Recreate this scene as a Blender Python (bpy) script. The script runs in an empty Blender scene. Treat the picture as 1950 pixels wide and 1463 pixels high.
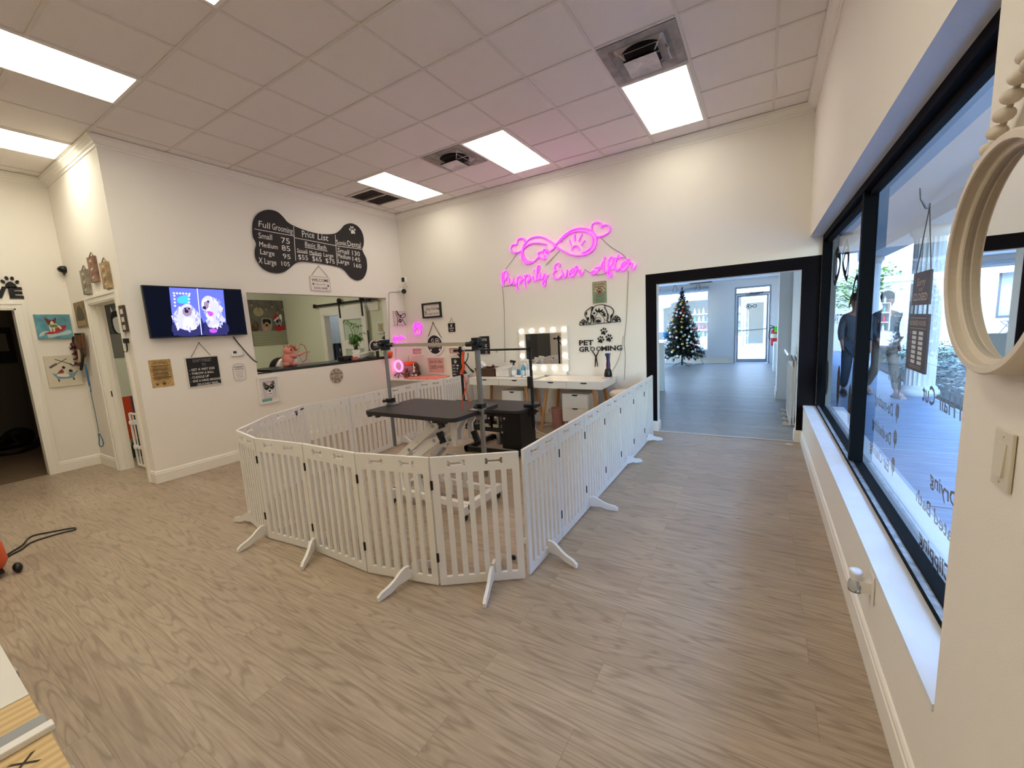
import bpy, math, random
from mathutils import Vector as V, Matrix
from mathutils.geometry import tessellate_polygon
random.seed(11)
SC = bpy.context.scene
COL = SC.collection
PI = math.pi
# ---- camera solved from the ceiling grid (0.61 m tiles), image taken as 1950 x 1463
CAM = V((3.0049, -1.5734, 1.4901)); FPX = 778.963
RX = V((0.8540208, 0.5171269, -0.0568180)); RD = V((0.0228758, -0.1464377, -0.9889554)); RF = V((-0.5197357, 0.8432887, -0.1368905))
XA, YB, XR, YA, XL, HC = -2.671, 3.988, 3.418, 0.058, -4.515, 3.594   # wall planes and ceiling height
XS, YS, XG, YF = -6.6, 3.99, 3.595, 12.77                            # service room west/north walls, window glass, far room end
def ray(x, y): return RX*((x-975)/FPX) + RD*((y-731.5)/FPX) + RF
def at_z(x, y, z): d = ray(x, y); return CAM + d*((z-CAM.z)/d.z)
def at_y(x, y, Y): d = ray(x, y); return CAM + d*((Y-CAM.y)/d.y)
def at_x(x, y, X): d = ray(x, y); return CAM + d*((X-CAM.x)/d.x)

class Frame:
    """a flat face in the room: origin o, right u, up v, outward normal n (as its viewer sees it)"""
    def __init__(s, o, u, v): s.o = V(o); s.u = V(u).normalized(); s.v = V(v).normalized(); s.n = s.u.cross(s.v)
    def pt(s, a, b, d=0): return s.o + s.u*a + s.v*b + s.n*d
    def px(s, x, y, d=0):
        r = ray(x, y); o = s.o + s.n*d
        p = CAM + r*((o-CAM).dot(s.n)/r.dot(s.n)) - o
        return (p.dot(s.u), p.dot(s.v))
FA = Frame((XA, 0, 0), (0, 1, 0), (0, 0, 1))
FB = Frame((0, YB, 0), (1, 0, 0), (0, 0, 1))
FR = Frame((XR, 0, 0), (0, -1, 0), (0, 0, 1))
FL = Frame((XL, 0, 0), (0, 1, 0), (0, 0, 1))
FY = Frame((0, YA, 0), (1, 0, 0), (0, 0, 1))

# ---- materials
def lin(h):
    if isinstance(h, str):
        h = h.lstrip('#'); c = [int(h[i:i+2], 16)/255 for i in (0, 2, 4)]
        return tuple(x/12.92 if x <= .04045 else ((x+.055)/1.055)**2.4 for x in c)
    return tuple(h)
MATS = {}
def mat(name, col='#ffffff', rough=.5, metal=0, emit=0, ecol=None, spec=.5, trans=0, bump=0, bscale=60, var=0):
    if name in MATS: return MATS[name]
    m = bpy.data.materials.new(name); m.use_nodes = True
    nt = m.node_tree; b = nt.nodes['Principled BSDF']
    c = lin(col)
    b.inputs['Base Color'].default_value = (*c, 1); b.inputs['Roughness'].default_value = rough
    b.inputs['Metallic'].default_value = metal; b.inputs['Specular IOR Level'].default_value = spec
    if trans: b.inputs['Transmission Weight'].default_value = trans
    if emit:
        b.inputs['Emission Color'].default_value = (*lin(ecol or col), 1); b.inputs['Emission Strength'].default_value = emit
    if bump or var:
        tc = nt.nodes.new('ShaderNodeTexCoord'); n = nt.nodes.new('ShaderNodeTexNoise')
        n.inputs['Scale'].default_value = bscale; n.inputs['Detail'].default_value = 4
        nt.links.new(tc.outputs['Object'], n.inputs['Vector'])
        if bump:
            bp = nt.nodes.new('ShaderNodeBump'); bp.inputs['Strength'].default_value = bump; bp.inputs['Distance'].default_value = .01
            nt.links.new(n.outputs['Fac'], bp.inputs['Height']); nt.links.new(bp.outputs['Normal'], b.inputs['Normal'])
        if var:
            r = nt.nodes.new('ShaderNodeValToRGB')
            r.color_ramp.elements[0].color = (*[x*(1-var) for x in c], 1); r.color_ramp.elements[1].color = (*[min(1, x*(1+var)) for x in c], 1)
            r.color_ramp.elements[0].position = .3; r.color_ramp.elements[1].position = .7
            nt.links.new(n.outputs['Fac'], r.inputs['Fac']); nt.links.new(r.outputs['Color'], b.inputs['Base Color'])
    MATS[name] = m
    return m
def glass(name, tint=(1, 1, 1), boost=1.0):
    """thin clear pane: Fresnel mirror over a straight-through pane"""
    if name in MATS: return MATS[name]
    m = bpy.data.materials.new(name); m.use_nodes = True; nt = m.node_tree
    nt.nodes.remove(nt.nodes['Principled BSDF'])
    out = nt.nodes['Material Output']; mx = nt.nodes.new('ShaderNodeMixShader')
    tr = nt.nodes.new('ShaderNodeBsdfTransparent'); tr.inputs['Color'].default_value = (*tint, 1)
    gl = nt.nodes.new('ShaderNodeBsdfGlossy'); gl.inputs['Roughness'].default_value = .0
    ge = nt.nodes.new('ShaderNodeNewGeometry'); dt = nt.nodes.new('ShaderNodeVectorMath'); dt.operation = 'DOT_PRODUCT'
    nt.links.new(ge.outputs['Incoming'], dt.inputs[0]); nt.links.new(ge.outputs['Normal'], dt.inputs[1])
    def M(op, x, y):
        n = nt.nodes.new('ShaderNodeMath'); n.operation = op
        for i, q in enumerate((x, y)):
            if q is None: continue
            if isinstance(q, (int, float)): n.inputs[i].default_value = q
            else: nt.links.new(q, n.inputs[i])
        return n.outputs[0]
    c = M('ABSOLUTE', dt.outputs['Value'], None); p = M('POWER', M('SUBTRACT', 1.0, c), 5.0)
    r1 = M('ADD', M('MULTIPLY', p, .96), .04); r2 = M('DIVIDE', M('MULTIPLY', r1, 2.0), M('ADD', r1, 1.0))   # both faces of the pane
    mu = M('MULTIPLY', r2, boost); nt.links.new(mu, mx.inputs[0])
    nt.links.new(tr.outputs[0], mx.inputs[1]); nt.links.new(gl.outputs[0], mx.inputs[2]); nt.links.new(mx.outputs[0], out.inputs[0])
    MATS[name] = m
    return m

# ---- mesh builder
ORG = {}
def pvec(p): return p if isinstance(p, V) else V(p)
def smooth(pts, k=4, closed=False):
    """Catmull-Rom through points of any dimension"""
    P = [tuple(p) for p in pts]; n = len(P); out = []
    rng = range(n if closed else n-1)
    for i in rng:
        g = (lambda j: P[j % n]) if closed else (lambda j: P[max(0, min(n-1, j))])
        a, b, c, d = g(i-1), g(i), g(i+1), g(i+2)
        for s in range(k):
            t = s/k
            out.append(tuple(.5*((2*b[q]) + (-a[q]+c[q])*t + (2*a[q]-5*b[q]+4*c[q]-d[q])*t*t + (-a[q]+3*b[q]-3*c[q]+d[q])*t**3) for q in range(len(b))))
    if not closed: out.append(P[-1])
    return out
def circ(a, b, r, n=20, sx=1, sy=1, rot=0):
    o = []
    for i in range(n):
        t = 2*PI*i/n; x, y = math.cos(t)*r*sx, math.sin(t)*r*sy
        o.append((a + x*math.cos(rot) - y*math.sin(rot), b + x*math.sin(rot) + y*math.cos(rot)))
    return o
def rrect(a0, a1, b0, b1, r, k=4):
    o = []
    for cx, cy, t0 in ((a1-r, b1-r, 0), (a0+r, b1-r, 90), (a0+r, b0+r, 180), (a1-r, b0+r, 270)):
        for i in range(k+1):
            t = math.radians(t0 + 90*i/k); o.append((cx + r*math.cos(t), cy + r*math.sin(t)))
    return o
def paw(a, b, s, rot=0):
    """five pads of a paw print, s = overall height"""
    o = []
    def R(x, y): return (a + (x*math.cos(rot) - y*math.sin(rot))*s, b + (x*math.sin(rot) + y*math.cos(rot))*s)
    pad = [(-.3, -.32), (-.24, -.1), (-.1, .06), (0, .1), (.1, .06), (.24, -.1), (.3, -.32), (.2, -.42), (0, -.36), (-.2, -.42)]
    o.append([R(*p) for p in smooth(pad, 2, True)])
    for x, y, t in ((-.36, .08, .4), (-.14, .34, .12), (.14, .34, -.12), (.36, .08, -.4)):
        o.append([R(*q) for q in circ(x, y, .1, 10, 1, 1.55, t)])
    return o
TXT = {}
def text2d(body, shear=0, bold=0, res=2):
    key = (body, shear, bold)
    if key in TXT: return TXT[key]
    cu = bpy.data.curves.new('lettering_curve', 'FONT'); cu.body = body; cu.shear = shear; cu.offset = bold; cu.resolution_u = res
    cu.size = 1; cu.fill_mode = 'FRONT'
    ob = bpy.data.objects.new('lettering_curve', cu)
    me = ob.to_mesh()
    vs = [(v.co.x, v.co.y) for v in me.vertices]; fs = [tuple(p.vertices) for p in me.polygons]
    ob.to_mesh_clear(); bpy.data.objects.remove(ob); bpy.data.curves.remove(cu)
    xs = [v[0] for v in vs]; x0, x1 = min(xs), max(xs)
    TXT[key] = (vs, fs, x0, x1)
    return TXT[key]
class MB:
    def __init__(s): s.v = []; s.f = []; s.mi = []; s.sm = []
    def add(s, vs, fs, mi=0, sm=False):
        k = len(s.v); s.v += [V(p) for p in vs]
        for f in fs: s.f.append(tuple(i+k for i in f)); s.mi.append(mi); s.sm.append(sm)
        return s
    def bx(s, x0, x1, y0, y1, z0, z1, mi=0):
        return s.add([(x0,y0,z0),(x1,y0,z0),(x1,y1,z0),(x0,y1,z0),(x0,y0,z1),(x1,y0,z1),(x1,y1,z1),(x0,y1,z1)],
            [(3,2,1,0),(4,5,6,7),(0,1,5,4),(1,2,6,5),(2,3,7,6),(3,0,4,7)], mi)
    def fbx(s, fr, a0, a1, b0, b1, d0, d1, mi=0):
        p = [fr.pt(a, b, d) for d in (d0, d1) for a, b in ((a0, b0), (a1, b0), (a1, b1), (a0, b1))]
        return s.add(p, [(3,2,1,0),(4,5,6,7),(0,1,5,4),(1,2,6,5),(2,3,7,6),(3,0,4,7)], mi)
    def bar(s, p0, p1, w, h, up=(0,0,1), mi=0):
        p0, p1 = V(p0), V(p1); d = (p1-p0).normalized(); up = V(up)
        if abs(d.dot(up)) > .98: up = V((1,0,0))
        a = d.cross(up).normalized()*w/2; b = a.cross(d).normalized()*h/2
        p = [q + x*a + y*b for q in (p0, p1) for x, y in ((-1,-1),(1,-1),(1,1),(-1,1))]
        return s.add(p, [(3,2,1,0),(4,5,6,7),(0,1,5,4),(1,2,6,5),(2,3,7,6),(3,0,4,7)], mi)
    def tube(s, pts, r, n=8, mi=0, closed=False, caps=True, sm=True):
        P = [V(p) for p in pts]; m = len(P); rs = r if isinstance(r, (list, tuple)) else [r]*m
        vs = []; prev = None
        for i in range(m):
            if closed: d = P[(i+1) % m] - P[i-1]
            else: d = P[min(i+1, m-1)] - P[max(i-1, 0)]
            if d.length < 1e-9: d = V((0,0,1))
            d.normalize()
            if prev is None:
                a = d.cross(V((0,0,1)))
                if a.length < .05: a = d.cross(V((1,0,0)))
                a.normalize()
            else:
                a = prev - d*prev.dot(d)
                if a.length < 1e-6: a = d.cross(V((0.3,.5,1)))
                a.normalize()
            prev = a; b = d.cross(a)
            for k in range(n):
                t = 2*PI*k/n; vs.append(P[i] + (a*math.cos(t) + b*math.sin(t))*rs[i])
        fs = []
        for i in range(m if closed else m-1):
            j = (i+1) % m
            for k in range(n): fs.append((i*n+k, i*n+(k+1) % n, j*n+(k+1) % n, j*n+k))
        s.add(vs, fs, mi, sm)
        if caps and not closed:
            s.add(vs[:n], [tuple(range(n))[::-1]], mi); s.add(vs[-n:], [tuple(range(n))], mi)
        return s
    def cyl(s, p0, p1, r0, r1=None, n=16, mi=0):
        return s.tube([p0, p1], [r0, r0 if r1 is None else r1], n, mi)
    def lathe(s, prof, c=(0,0,0), n=20, mi=0, ax=None, sm=True):
        c = V(c); ax = ax or Matrix.Identity(3); vs = []
        for r, z in prof:
            for k in range(n):
                t = 2*PI*k/n; vs.append(c + ax @ V((r*math.cos(t), r*math.sin(t), z)))
        fs = [(i*n+k, i*n+(k+1) % n, (i+1)*n+(k+1) % n, (i+1)*n+k) for i in range(len(prof)-1) for k in range(n)]
        s.add(vs, fs, mi, sm)
        if prof[0][0] > 1e-6: s.add(vs[:n], [tuple(range(n))[::-1]], mi)
        if prof[-1][0] > 1e-6: s.add(vs[-n:], [tuple(range(n))], mi)
        return s
    def ball(s, c, r, n=12, mi=0, sc=(1,1,1), rot=None):
        c = V(c); m = max(5, n//2+1); vs = []
        for i in range(m+1):
            f = PI*i/m
            for k in range(n):
                t = 2*PI*k/n; p = V((math.sin(f)*math.cos(t)*sc[0], math.sin(f)*math.sin(t)*sc[1], -math.cos(f)*sc[2]))*r
                vs.append(c + (rot @ p if rot else p))
        return s.add(vs, [(i*n+k, i*n+(k+1) % n, (i+1)*n+(k+1) % n, (i+1)*n+k) for i in range(m) for k in range(n)], mi, True)
    def flat(s, fr, out, d, mi=0, holes=()):
        loops = [[V((a, b, 0)) for a, b in out]] + [[V((a, b, 0)) for a, b in h] for h in holes]
        flatv = [q for l in loops for q in l]
        tr = tessellate_polygon(loops); fs = []
        for t in tr:
            a, b, c = (flatv[i] for i in t)
            ar = (b-a).cross(c-a).z
            if abs(ar) < 1e-12: continue
            fs.append(t if ar > 0 else t[::-1])
        return s.add([fr.pt(q.x, q.y, d) for q in flatv], fs, mi)
    def prism(s, fr, out, d0, d1, mi=0, holes=(), side=None):
        s.flat(fr, out, d1, mi, holes)
        k = len(s.f); s.flat(fr, out, d0, mi, holes)
        for i in range(k, len(s.f)): s.f[i] = s.f[i][::-1]
        for l, sg in [(out, 1)] + [(h, -1) for h in holes]:
            n = len(l); ar = sum(l[i][0]*l[(i+1) % n][1] - l[(i+1) % n][0]*l[i][1] for i in range(n))
            vs = [fr.pt(a, b, d) for d in (d0, d1) for a, b in l]
            fs = [(i, (i+1) % n, n+(i+1) % n, n+i) for i in range(n)]
            if ar*sg < 0: fs = [f[::-1] for f in fs]
            s.add(vs, fs, mi if side is None else side)
        return s
    def line(s, fr, pts, w, d, mi=0):
        """painted stroke of width w on a face"""
        for i in range(len(pts)-1):
            a, b = V((*pts[i], 0)), V((*pts[i+1], 0)); t = b-a
            if t.length < 1e-7: continue
            t.normalize(); nn = V((-t.y, t.x, 0))*w/2; a = a - t*w*.3; b = b + t*w*.3
            q = [a-nn, b-nn, b+nn, a+nn]
            s.add([fr.pt(p.x, p.y, d) for p in q], [(0,1,2,3)], mi)
        return s
    def text(s, fr, body, a, b, h, d, mi=0, w=None, align='C', shear=0, bold=0, rot=0, mirror=False):
        vs, fs, x0, x1 = text2d(body, shear, bold)
        k = h/.7; wd = (x1-x0)*k; kx = k if w is None else k*w/wd; wd = (x1-x0)*kx
        off = {'C': -wd/2, 'L': 0, 'R': -wd}[align]
        out = []
        for x, y in vs:
            X = (x-x0)*kx + off; Y = y*k
            if mirror: X = -X
            out.append(fr.pt(a + X*math.cos(rot) - Y*math.sin(rot), b + X*math.sin(rot) + Y*math.cos(rot), d))
        return s.add(out, [f[::-1] for f in fs] if mirror else fs, mi)
    def tpx(s, fr, body, bl, br, tl, d, mi=0, shear=0, bold=0):
        """text whose cap height and length run between three points of the face given as pixels"""
        o = V((*fr.px(*bl), 0)); r = V((*fr.px(*br), 0)); t = V((*fr.px(*tl), 0))
        e = (r-o); h = (t-o).length; ang = math.atan2(e.y, e.x)
        return s.text(fr, body, o.x, o.y, h, d, mi, e.length, 'L', shear, bold, ang)
    def leaf(s, p, d, w, l, up=(0,0,1), mi=0):
        p, d = V(p), V(d).normalized(); a = d.cross(V(up))
        if a.length < .01: a = V((1,0,0))
        a = a.normalized()*w/2; m = p + d*l*.5 + V((0,0,l*.05))
        return s.add([p, m-a, p+d*l, m+a], [(0,1,2,3)], mi)
    def build(s, name, mats, parent=None, org=None, **kw):
        me = bpy.data.meshes.new(name)
        if parent is not None: o = ORG[parent.name]
        elif org is not None: o = V(org)
        else:
            xs = [p.x for p in s.v]; ys = [p.y for p in s.v]; zs = [p.z for p in s.v]
            o = V(((min(xs)+max(xs))/2, (min(ys)+max(ys))/2, min(zs)))
        me.from_pydata([p-o for p in s.v], [], s.f)
        for m in (mats if isinstance(mats, (list, tuple)) else [mats]): me.materials.append(m)
        me.polygons.foreach_set('material_index', s.mi); me.polygons.foreach_set('use_smooth', s.sm)
        me.update()
        ob = bpy.data.objects.new(name, me); COL.objects.link(ob)
        ORG[ob.name] = o
        if parent is not None: ob.parent = parent
        else: ob.location = o
        if kw: tag(ob, **kw)
        return ob
def tag(o, label=None, cat=None, group=None, kind=None):
    if label: o['label'] = label
    if cat: o['category'] = cat
    if group: o['group'] = group
    if kind: o['kind'] = kind
    return o
def thing(name, label, cat, loc=(0,0,0), group=None, kind=None):
    o = bpy.data.objects.new(name, None); o.empty_display_size = .1; COL.objects.link(o); o.location = loc
    ORG[o.name] = V(loc); tag(o, label, cat, group, kind)
    return o
def dup(src, loc=None, rz=None, label=None, parent=None):
    c = src.copy(); COL.objects.link(c); ORG[c.name] = ORG.get(src.name, V((0,0,0)))
    if parent is not None: c.parent = parent
    if loc is not None: c.location = loc
    if rz is not None: c.rotation_euler = (0, 0, rz)
    if label: c['label'] = label
    for ch in list(src.children): dup(ch, parent=c)
    return c
def bevel(o, w, seg=2):
    m = o.modifiers.new('soft_edges', 'BEVEL'); m.width = w; m.segments = seg; m.limit_method = 'ANGLE'; m.angle_limit = .7
    return o
def struct(mb, name, m, parent=None, **kw):
    if parent is None: kw.setdefault('kind', 'structure')
    return mb.build(name, m, parent, **kw)

# ---- common materials
WALL = mat('wall_paint', '#ece6dc', .75, bump=.12, bscale=220)
TRIM = mat('white_trim_paint', '#efeae0', .45)
WHITE = mat('white_paint', '#e9e5df', .45)
GATEW = mat('white_gate_paint', '#e6e3de', .5)
BLACK = mat('black_plastic', '#0b0b0c', .4)
MBLACK = mat('matte_black', '#121113', .7)
STEEL = mat('brushed_steel', '#b9bbbc', .3, 1)
CHROME = mat('chrome', '#d8d8d8', .12, 1)
DKBRONZE = mat('dark_bronze', '#3a342c', .45, .8)
CORD = mat('grey_cord', '#8c8478', .6)
CREAM = mat('cream_paint', '#e3d9c4', .6)
PINK = mat('pale_pink', '#e8b6b0', .6)
OAK = mat('oak_wood', '#c08a50', .5, bump=.1, bscale=40, var=.12)
ORANGE = mat('orange_plastic', '#ee5a2a', .45)
MIRROR = mat('mirror_silver', '#e8e8e8', .01, 1)
CHALK = mat('chalk_white', '#e2ded8', .9)
INK = mat('black_ink', '#15120f', .8)
# ================= room shell
def floor_mat(name, c0, c1, dark, rough):
    m = bpy.data.materials.new(name); m.use_nodes = True; nt = m.node_tree; N = nt.nodes; L = nt.links
    b = N['Principled BSDF']; tc = N.new('ShaderNodeTexCoord')
    br = N.new('ShaderNodeTexBrick'); br.offset = .37; br.offset_frequency = 2
    for k, v in (('Color1', (0,0,0,1)), ('Color2', (1,1,1,1)), ('Mortar', (.5,.5,.5,1))): br.inputs[k].default_value = v
    br.inputs['Scale'].default_value = 1; br.inputs['Brick Width'].default_value = 1.22; br.inputs['Row Height'].default_value = .18
    br.inputs['Mortar Size'].default_value = .0012; br.inputs['Mortar Smooth'].default_value = 0
    L.new(tc.outputs['Object'], br.inputs['Vector'])
    sep = N.new('ShaderNodeSeparateXYZ'); L.new(tc.outputs['Object'], sep.inputs[0])
    rnd = N.new('ShaderNodeMath'); rnd.operation = 'MULTIPLY'; rnd.inputs[1].default_value = 37; L.new(br.outputs['Color'], rnd.inputs[0])
    def scaled(sx, sy):
        a = N.new('ShaderNodeMath'); a.operation = 'MULTIPLY'; a.inputs[1].default_value = sx; L.new(sep.outputs[0], a.inputs[0])
        c = N.new('ShaderNodeMath'); c.operation = 'MULTIPLY'; c.inputs[1].default_value = sy; L.new(sep.outputs[1], c.inputs[0])
        cb = N.new('ShaderNodeCombineXYZ'); L.new(a.outputs[0], cb.inputs[0]); L.new(c.outputs[0], cb.inputs[1]); L.new(rnd.outputs[0], cb.inputs[2])
        return cb
    n1 = N.new('ShaderNodeTexNoise'); n1.inputs['Scale'].default_value = 1; n1.inputs['Detail'].default_value = 2.5; n1.inputs['Roughness'].default_value = .45
    L.new(scaled(.6, 7).outputs[0], n1.inputs['Vector'])
    mu = N.new('ShaderNodeMath'); mu.operation = 'MULTIPLY'; mu.inputs[1].default_value = 17; L.new(n1.outputs['Fac'], mu.inputs[0])
    fr = N.new('ShaderNodeMath'); fr.operation = 'PINGPONG'; fr.inputs[1].default_value = .5; L.new(mu.outputs[0], fr.inputs[0])
    rp = N.new('ShaderNodeValToRGB'); rp.color_ramp.elements[0].position = .0; rp.color_ramp.elements[0].color = (0,0,0,1)
    rp.color_ramp.elements[1].position = .22; rp.color_ramp.elements[1].color = (1,1,1,1); L.new(fr.outputs[0], rp.inputs['Fac'])
    n2 = N.new('ShaderNodeTexNoise'); n2.inputs['Scale'].default_value = 1; n2.inputs['Detail'].default_value = 5; n2.inputs['Roughness'].default_value = .65
    L.new(scaled(6, 90).outputs[0], n2.inputs['Vector'])
    n3 = N.new('ShaderNodeTexNoise'); n3.inputs['Scale'].default_value = 1; n3.inputs['Detail'].default_value = 3
    L.new(scaled(1.2, 3).outputs[0], n3.inputs['Vector'])
    base = N.new('ShaderNodeMix'); base.data_type = 'RGBA'; base.inputs['A'].default_value = (*lin(c0), 1); base.inputs['B'].default_value = (*lin(c1), 1)
    ad = N.new('ShaderNodeMath'); ad.operation = 'MULTIPLY_ADD'; ad.inputs[1].default_value = .45; L.new(br.outputs['Color'], ad.inputs[0])
    sc3 = N.new('ShaderNodeMath'); sc3.operation = 'MULTIPLY'; sc3.inputs[1].default_value = .6; L.new(n3.outputs['Fac'], sc3.inputs[0]); L.new(sc3.outputs[0], ad.inputs[2])
    L.new(ad.outputs[0], base.inputs['Factor'])
    inv = N.new('ShaderNodeMath'); inv.operation = 'MULTIPLY_ADD'; inv.inputs[1].default_value = -.42; inv.inputs[2].default_value = .42; L.new(rp.outputs['Color'], inv.inputs[0])
    mx = N.new('ShaderNodeMix'); mx.data_type = 'RGBA'; mx.inputs['B'].default_value = (*lin(dark), 1)
    L.new(inv.outputs[0], mx.inputs['Factor']); L.new(base.outputs['Result'], mx.inputs['A'])
    r2 = N.new('ShaderNodeValToRGB'); r2.color_ramp.elements[0].position = .3; r2.color_ramp.elements[0].color = (.78,.78,.78,1)
    r2.color_ramp.elements[1].position = .72; r2.color_ramp.elements[1].color = (1.12,1.12,1.12,1); L.new(n2.outputs['Fac'], r2.inputs['Fac'])
    m2 = N.new('ShaderNodeMix'); m2.data_type = 'RGBA'; m2.blend_type = 'MULTIPLY'; m2.inputs['Factor'].default_value = 1
    L.new(mx.outputs['Result'], m2.inputs['A']); L.new(r2.outputs['Color'], m2.inputs['B'])
    m3 = N.new('ShaderNodeMix'); m3.data_type = 'RGBA'; m3.inputs['B'].default_value = (*[x*.6 for x in lin(dark)], 1)
    f3 = N.new('ShaderNodeMath'); f3.operation = 'MULTIPLY'; f3.inputs[1].default_value = .35; L.new(br.outputs['Fac'], f3.inputs[0])
    L.new(f3.outputs[0], m3.inputs['Factor']); L.new(m2.outputs['Result'], m3.inputs['A'])
    L.new(m3.outputs['Result'], b.inputs['Base Color']); b.inputs['Roughness'].default_value = rough
    bp = N.new('ShaderNodeBump'); bp.inputs['Strength'].default_value = .25; bp.inputs['Distance'].default_value = .002
    L.new(n2.outputs['Fac'], bp.inputs['Height']); L.new(bp.outputs['Normal'], b.inputs['Normal'])
    return m
FLOOR = floor_mat('oak_vinyl_planks', '#a18d78', '#b7a48e', '#6c5a48', .42)
FLOORG = floor_mat('grey_vinyl_planks', '#908d89', '#aaa7a3', '#55524f', .42)
Y0 = -4.6
struct(MB().bx(-8.4, XR+.12, Y0-.1, 4.03, -.12, 0), 'floor', FLOOR, org=(0,0,0))
struct(MB().bx(-4.3, XR+.12, 4.03, YF+.2, -.12, 0), 'floor', FLOORG, org=(0,0,0))
# --- ceiling: lay-in tiles with T bars, 0.61 m grid
TILE = mat('ceiling_tile', '#ece5df', .9, bump=.35, bscale=140)
TBAR = mat('ceiling_grid_paint', '#ddd6cd', .5)
mb = MB().bx(XL-.1, XR+.1, Y0-.1, YB+.1, HC+.006, HC+.1, 0)
T = .61
for k in range(-7, 6):
    x = k*T
    if XL < x < XR: mb.bx(x-.012, x+.012, (Y0 if x > XA else Y0), (YB if x > XA else YA), HC, HC+.0055, 1)
for k in range(-7, 7):
    y = k*T
    mb.bx((XL if y < YA else XA), XR, y-.012, y+.012, HC-.0004, HC+.005, 1)
struct(mb, 'ceiling', [TILE, TBAR])
# --- walls
mb = MB(); mb.prism(FA, [(YA, 0), (YB+.12, 0), (YB+.12, HC), (YA, HC)], -.12, 0, 0, [[(1.262, 1.065), (3.575, 1.065), (3.575, 2.13), (1.262, 2.13)]])
struct(mb, 'wall_left', WALL)
DX0, DX1, DZ = 1.832, 3.356, 1.933
mb = MB(); mb.prism(FB, [(XA, 0), (DX0, 0), (DX0, DZ), (DX1, DZ), (DX1, 0), (XR+.2, 0), (XR+.2, HC), (XA, HC)], -.14, 0)
struct(mb, 'wall_back', WALL)
WZ0, WZ1, WY0 = .43, 2.265, -.2
mb = MB(); mb.prism(FR, [(-YB, 0), (-Y0, 0), (-Y0, HC), (-YB, HC)], -.20, 0, 0, [[(-YB+.001, WZ0), (-WY0, WZ0), (-WY0, WZ1), (-YB+.001, WZ1)]])
struct(mb, 'wall_right', WALL)
RX0, RX1, RZ = -3.78, -2.89, 2.045
mb = MB(); mb.prism(FY, [(XL, 0), (RX0, 0), (RX0, RZ), (RX1, RZ), (RX1, 0), (XA-.12, 0), (XA-.12, HC), (XL, HC)], -.12, 0)
struct(mb, 'wall_return', WALL)
LY0, LY1, LZ = -1.25, -.405, 2.04
mb = MB(); mb.prism(FL, [(Y0, 0), (LY0, 0), (LY0, LZ), (LY1, LZ), (LY1, 0), (YA+.12, 0), (YA+.12, HC), (Y0, HC)], -.12, 0)
struct(mb, 'wall_far_left', WALL)
struct(MB().bx(XL-.1, XR+.1, Y0-.12, Y0, 0, HC), 'wall_front', WALL)
# --- swept trims following the walls
def sweep(path, prof, mi=0):
    """prof = (distance into the room, z); room on the right-hand side of the path"""
    mb = MB(); n = len(path); rows = []
    for i in range(n):
        p = V((*path[i], 0)); d0 = (V((*path[i], 0)) - V((*path[i-1], 0))).normalized() if i else None
        d1 = (V((*path[i+1], 0)) - p).normalized() if i < n-1 else None
        n0 = V((d0.y, -d0.x, 0)) if d0 else None; n1 = V((d1.y, -d1.x, 0)) if d1 else None
        if n0 is None: m = n1
        elif n1 is None: m = n0
        else: m = (n0+n1); m = m / (m.dot(n0))
        rows.append([p + m*a + V((0, 0, z)) for a, z in prof])
    k = len(prof)
    for i in range(n-1):
        mb.add(rows[i]+rows[i+1], [(j, k+j, k+(j+1) % k, (j+1) % k) for j in range(k)], mi)
    mb.add(rows[0], [tuple(range(k))], mi); mb.add(rows[-1], [tuple(range(k))[::-1]], mi)
    return mb
crown = [(0, HC-.093), (.008, HC-.093), (.012, HC-.082), (.012, HC-.072), (.022, HC-.066), (.03, HC-.052), (.05, HC-.032), (.062, HC-.024), (.064, HC-.014), (.073, HC-.012), (.073, HC-.001), (0, HC-.001)]
struct(sweep([(XL, Y0), (XL, YA), (XA, YA), (XA, YB), (XR, YB), (XR, Y0)], crown), 'trim_1', TRIM)
base = [(0, .002), (.015, .002), (.015, .108), (.011, .113), (.011, .128), (.006, .136), (.0, .14)]
struct(sweep([(XL, LY1+.075), (XL, YA), (RX0-.085, YA)], base), 'baseboard_far_left', TRIM)
struct(sweep([(RX1+.075, YA), (XA, YA), (XA, YB-.52)], base), 'baseboard_left', TRIM)
struct(sweep([(XA+.95, YB), (DX0+.001, YB), (DX0+.001, YB+.14)], base), 'baseboard_back', TRIM)
struct(sweep([(DX1-.001, YB+.14), (DX1-.001, YB), (XR, YB), (XR, Y0)], base), 'baseboard_right', TRIM)
# --- black painted surround of the wide opening
BLK = mat('black_trim_paint', '#120e12', .7, spec=.08)
mb = MB()
mb.fbx(FB, 1.697, 1.832, .137, 2.065, .0005, .004); mb.fbx(FB, 1.832, 3.356, 1.933, 2.065, .0005, .004); mb.fbx(FB, 3.356, XR-.001, .14, WZ0+.002, .0005, .004); mb.fbx(FB, 3.356, 3.527, WZ0+.002, 2.065, .0005, .004)
struct(mb, 'trim_2', BLK)
mb = MB().bx(DX0, DX1, YB-.02, YB+.02, 0.0005, .006)
struct(mb, 'trim_3', mat('aluminium_strip', '#c9c0b4', .4, .3))
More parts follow.
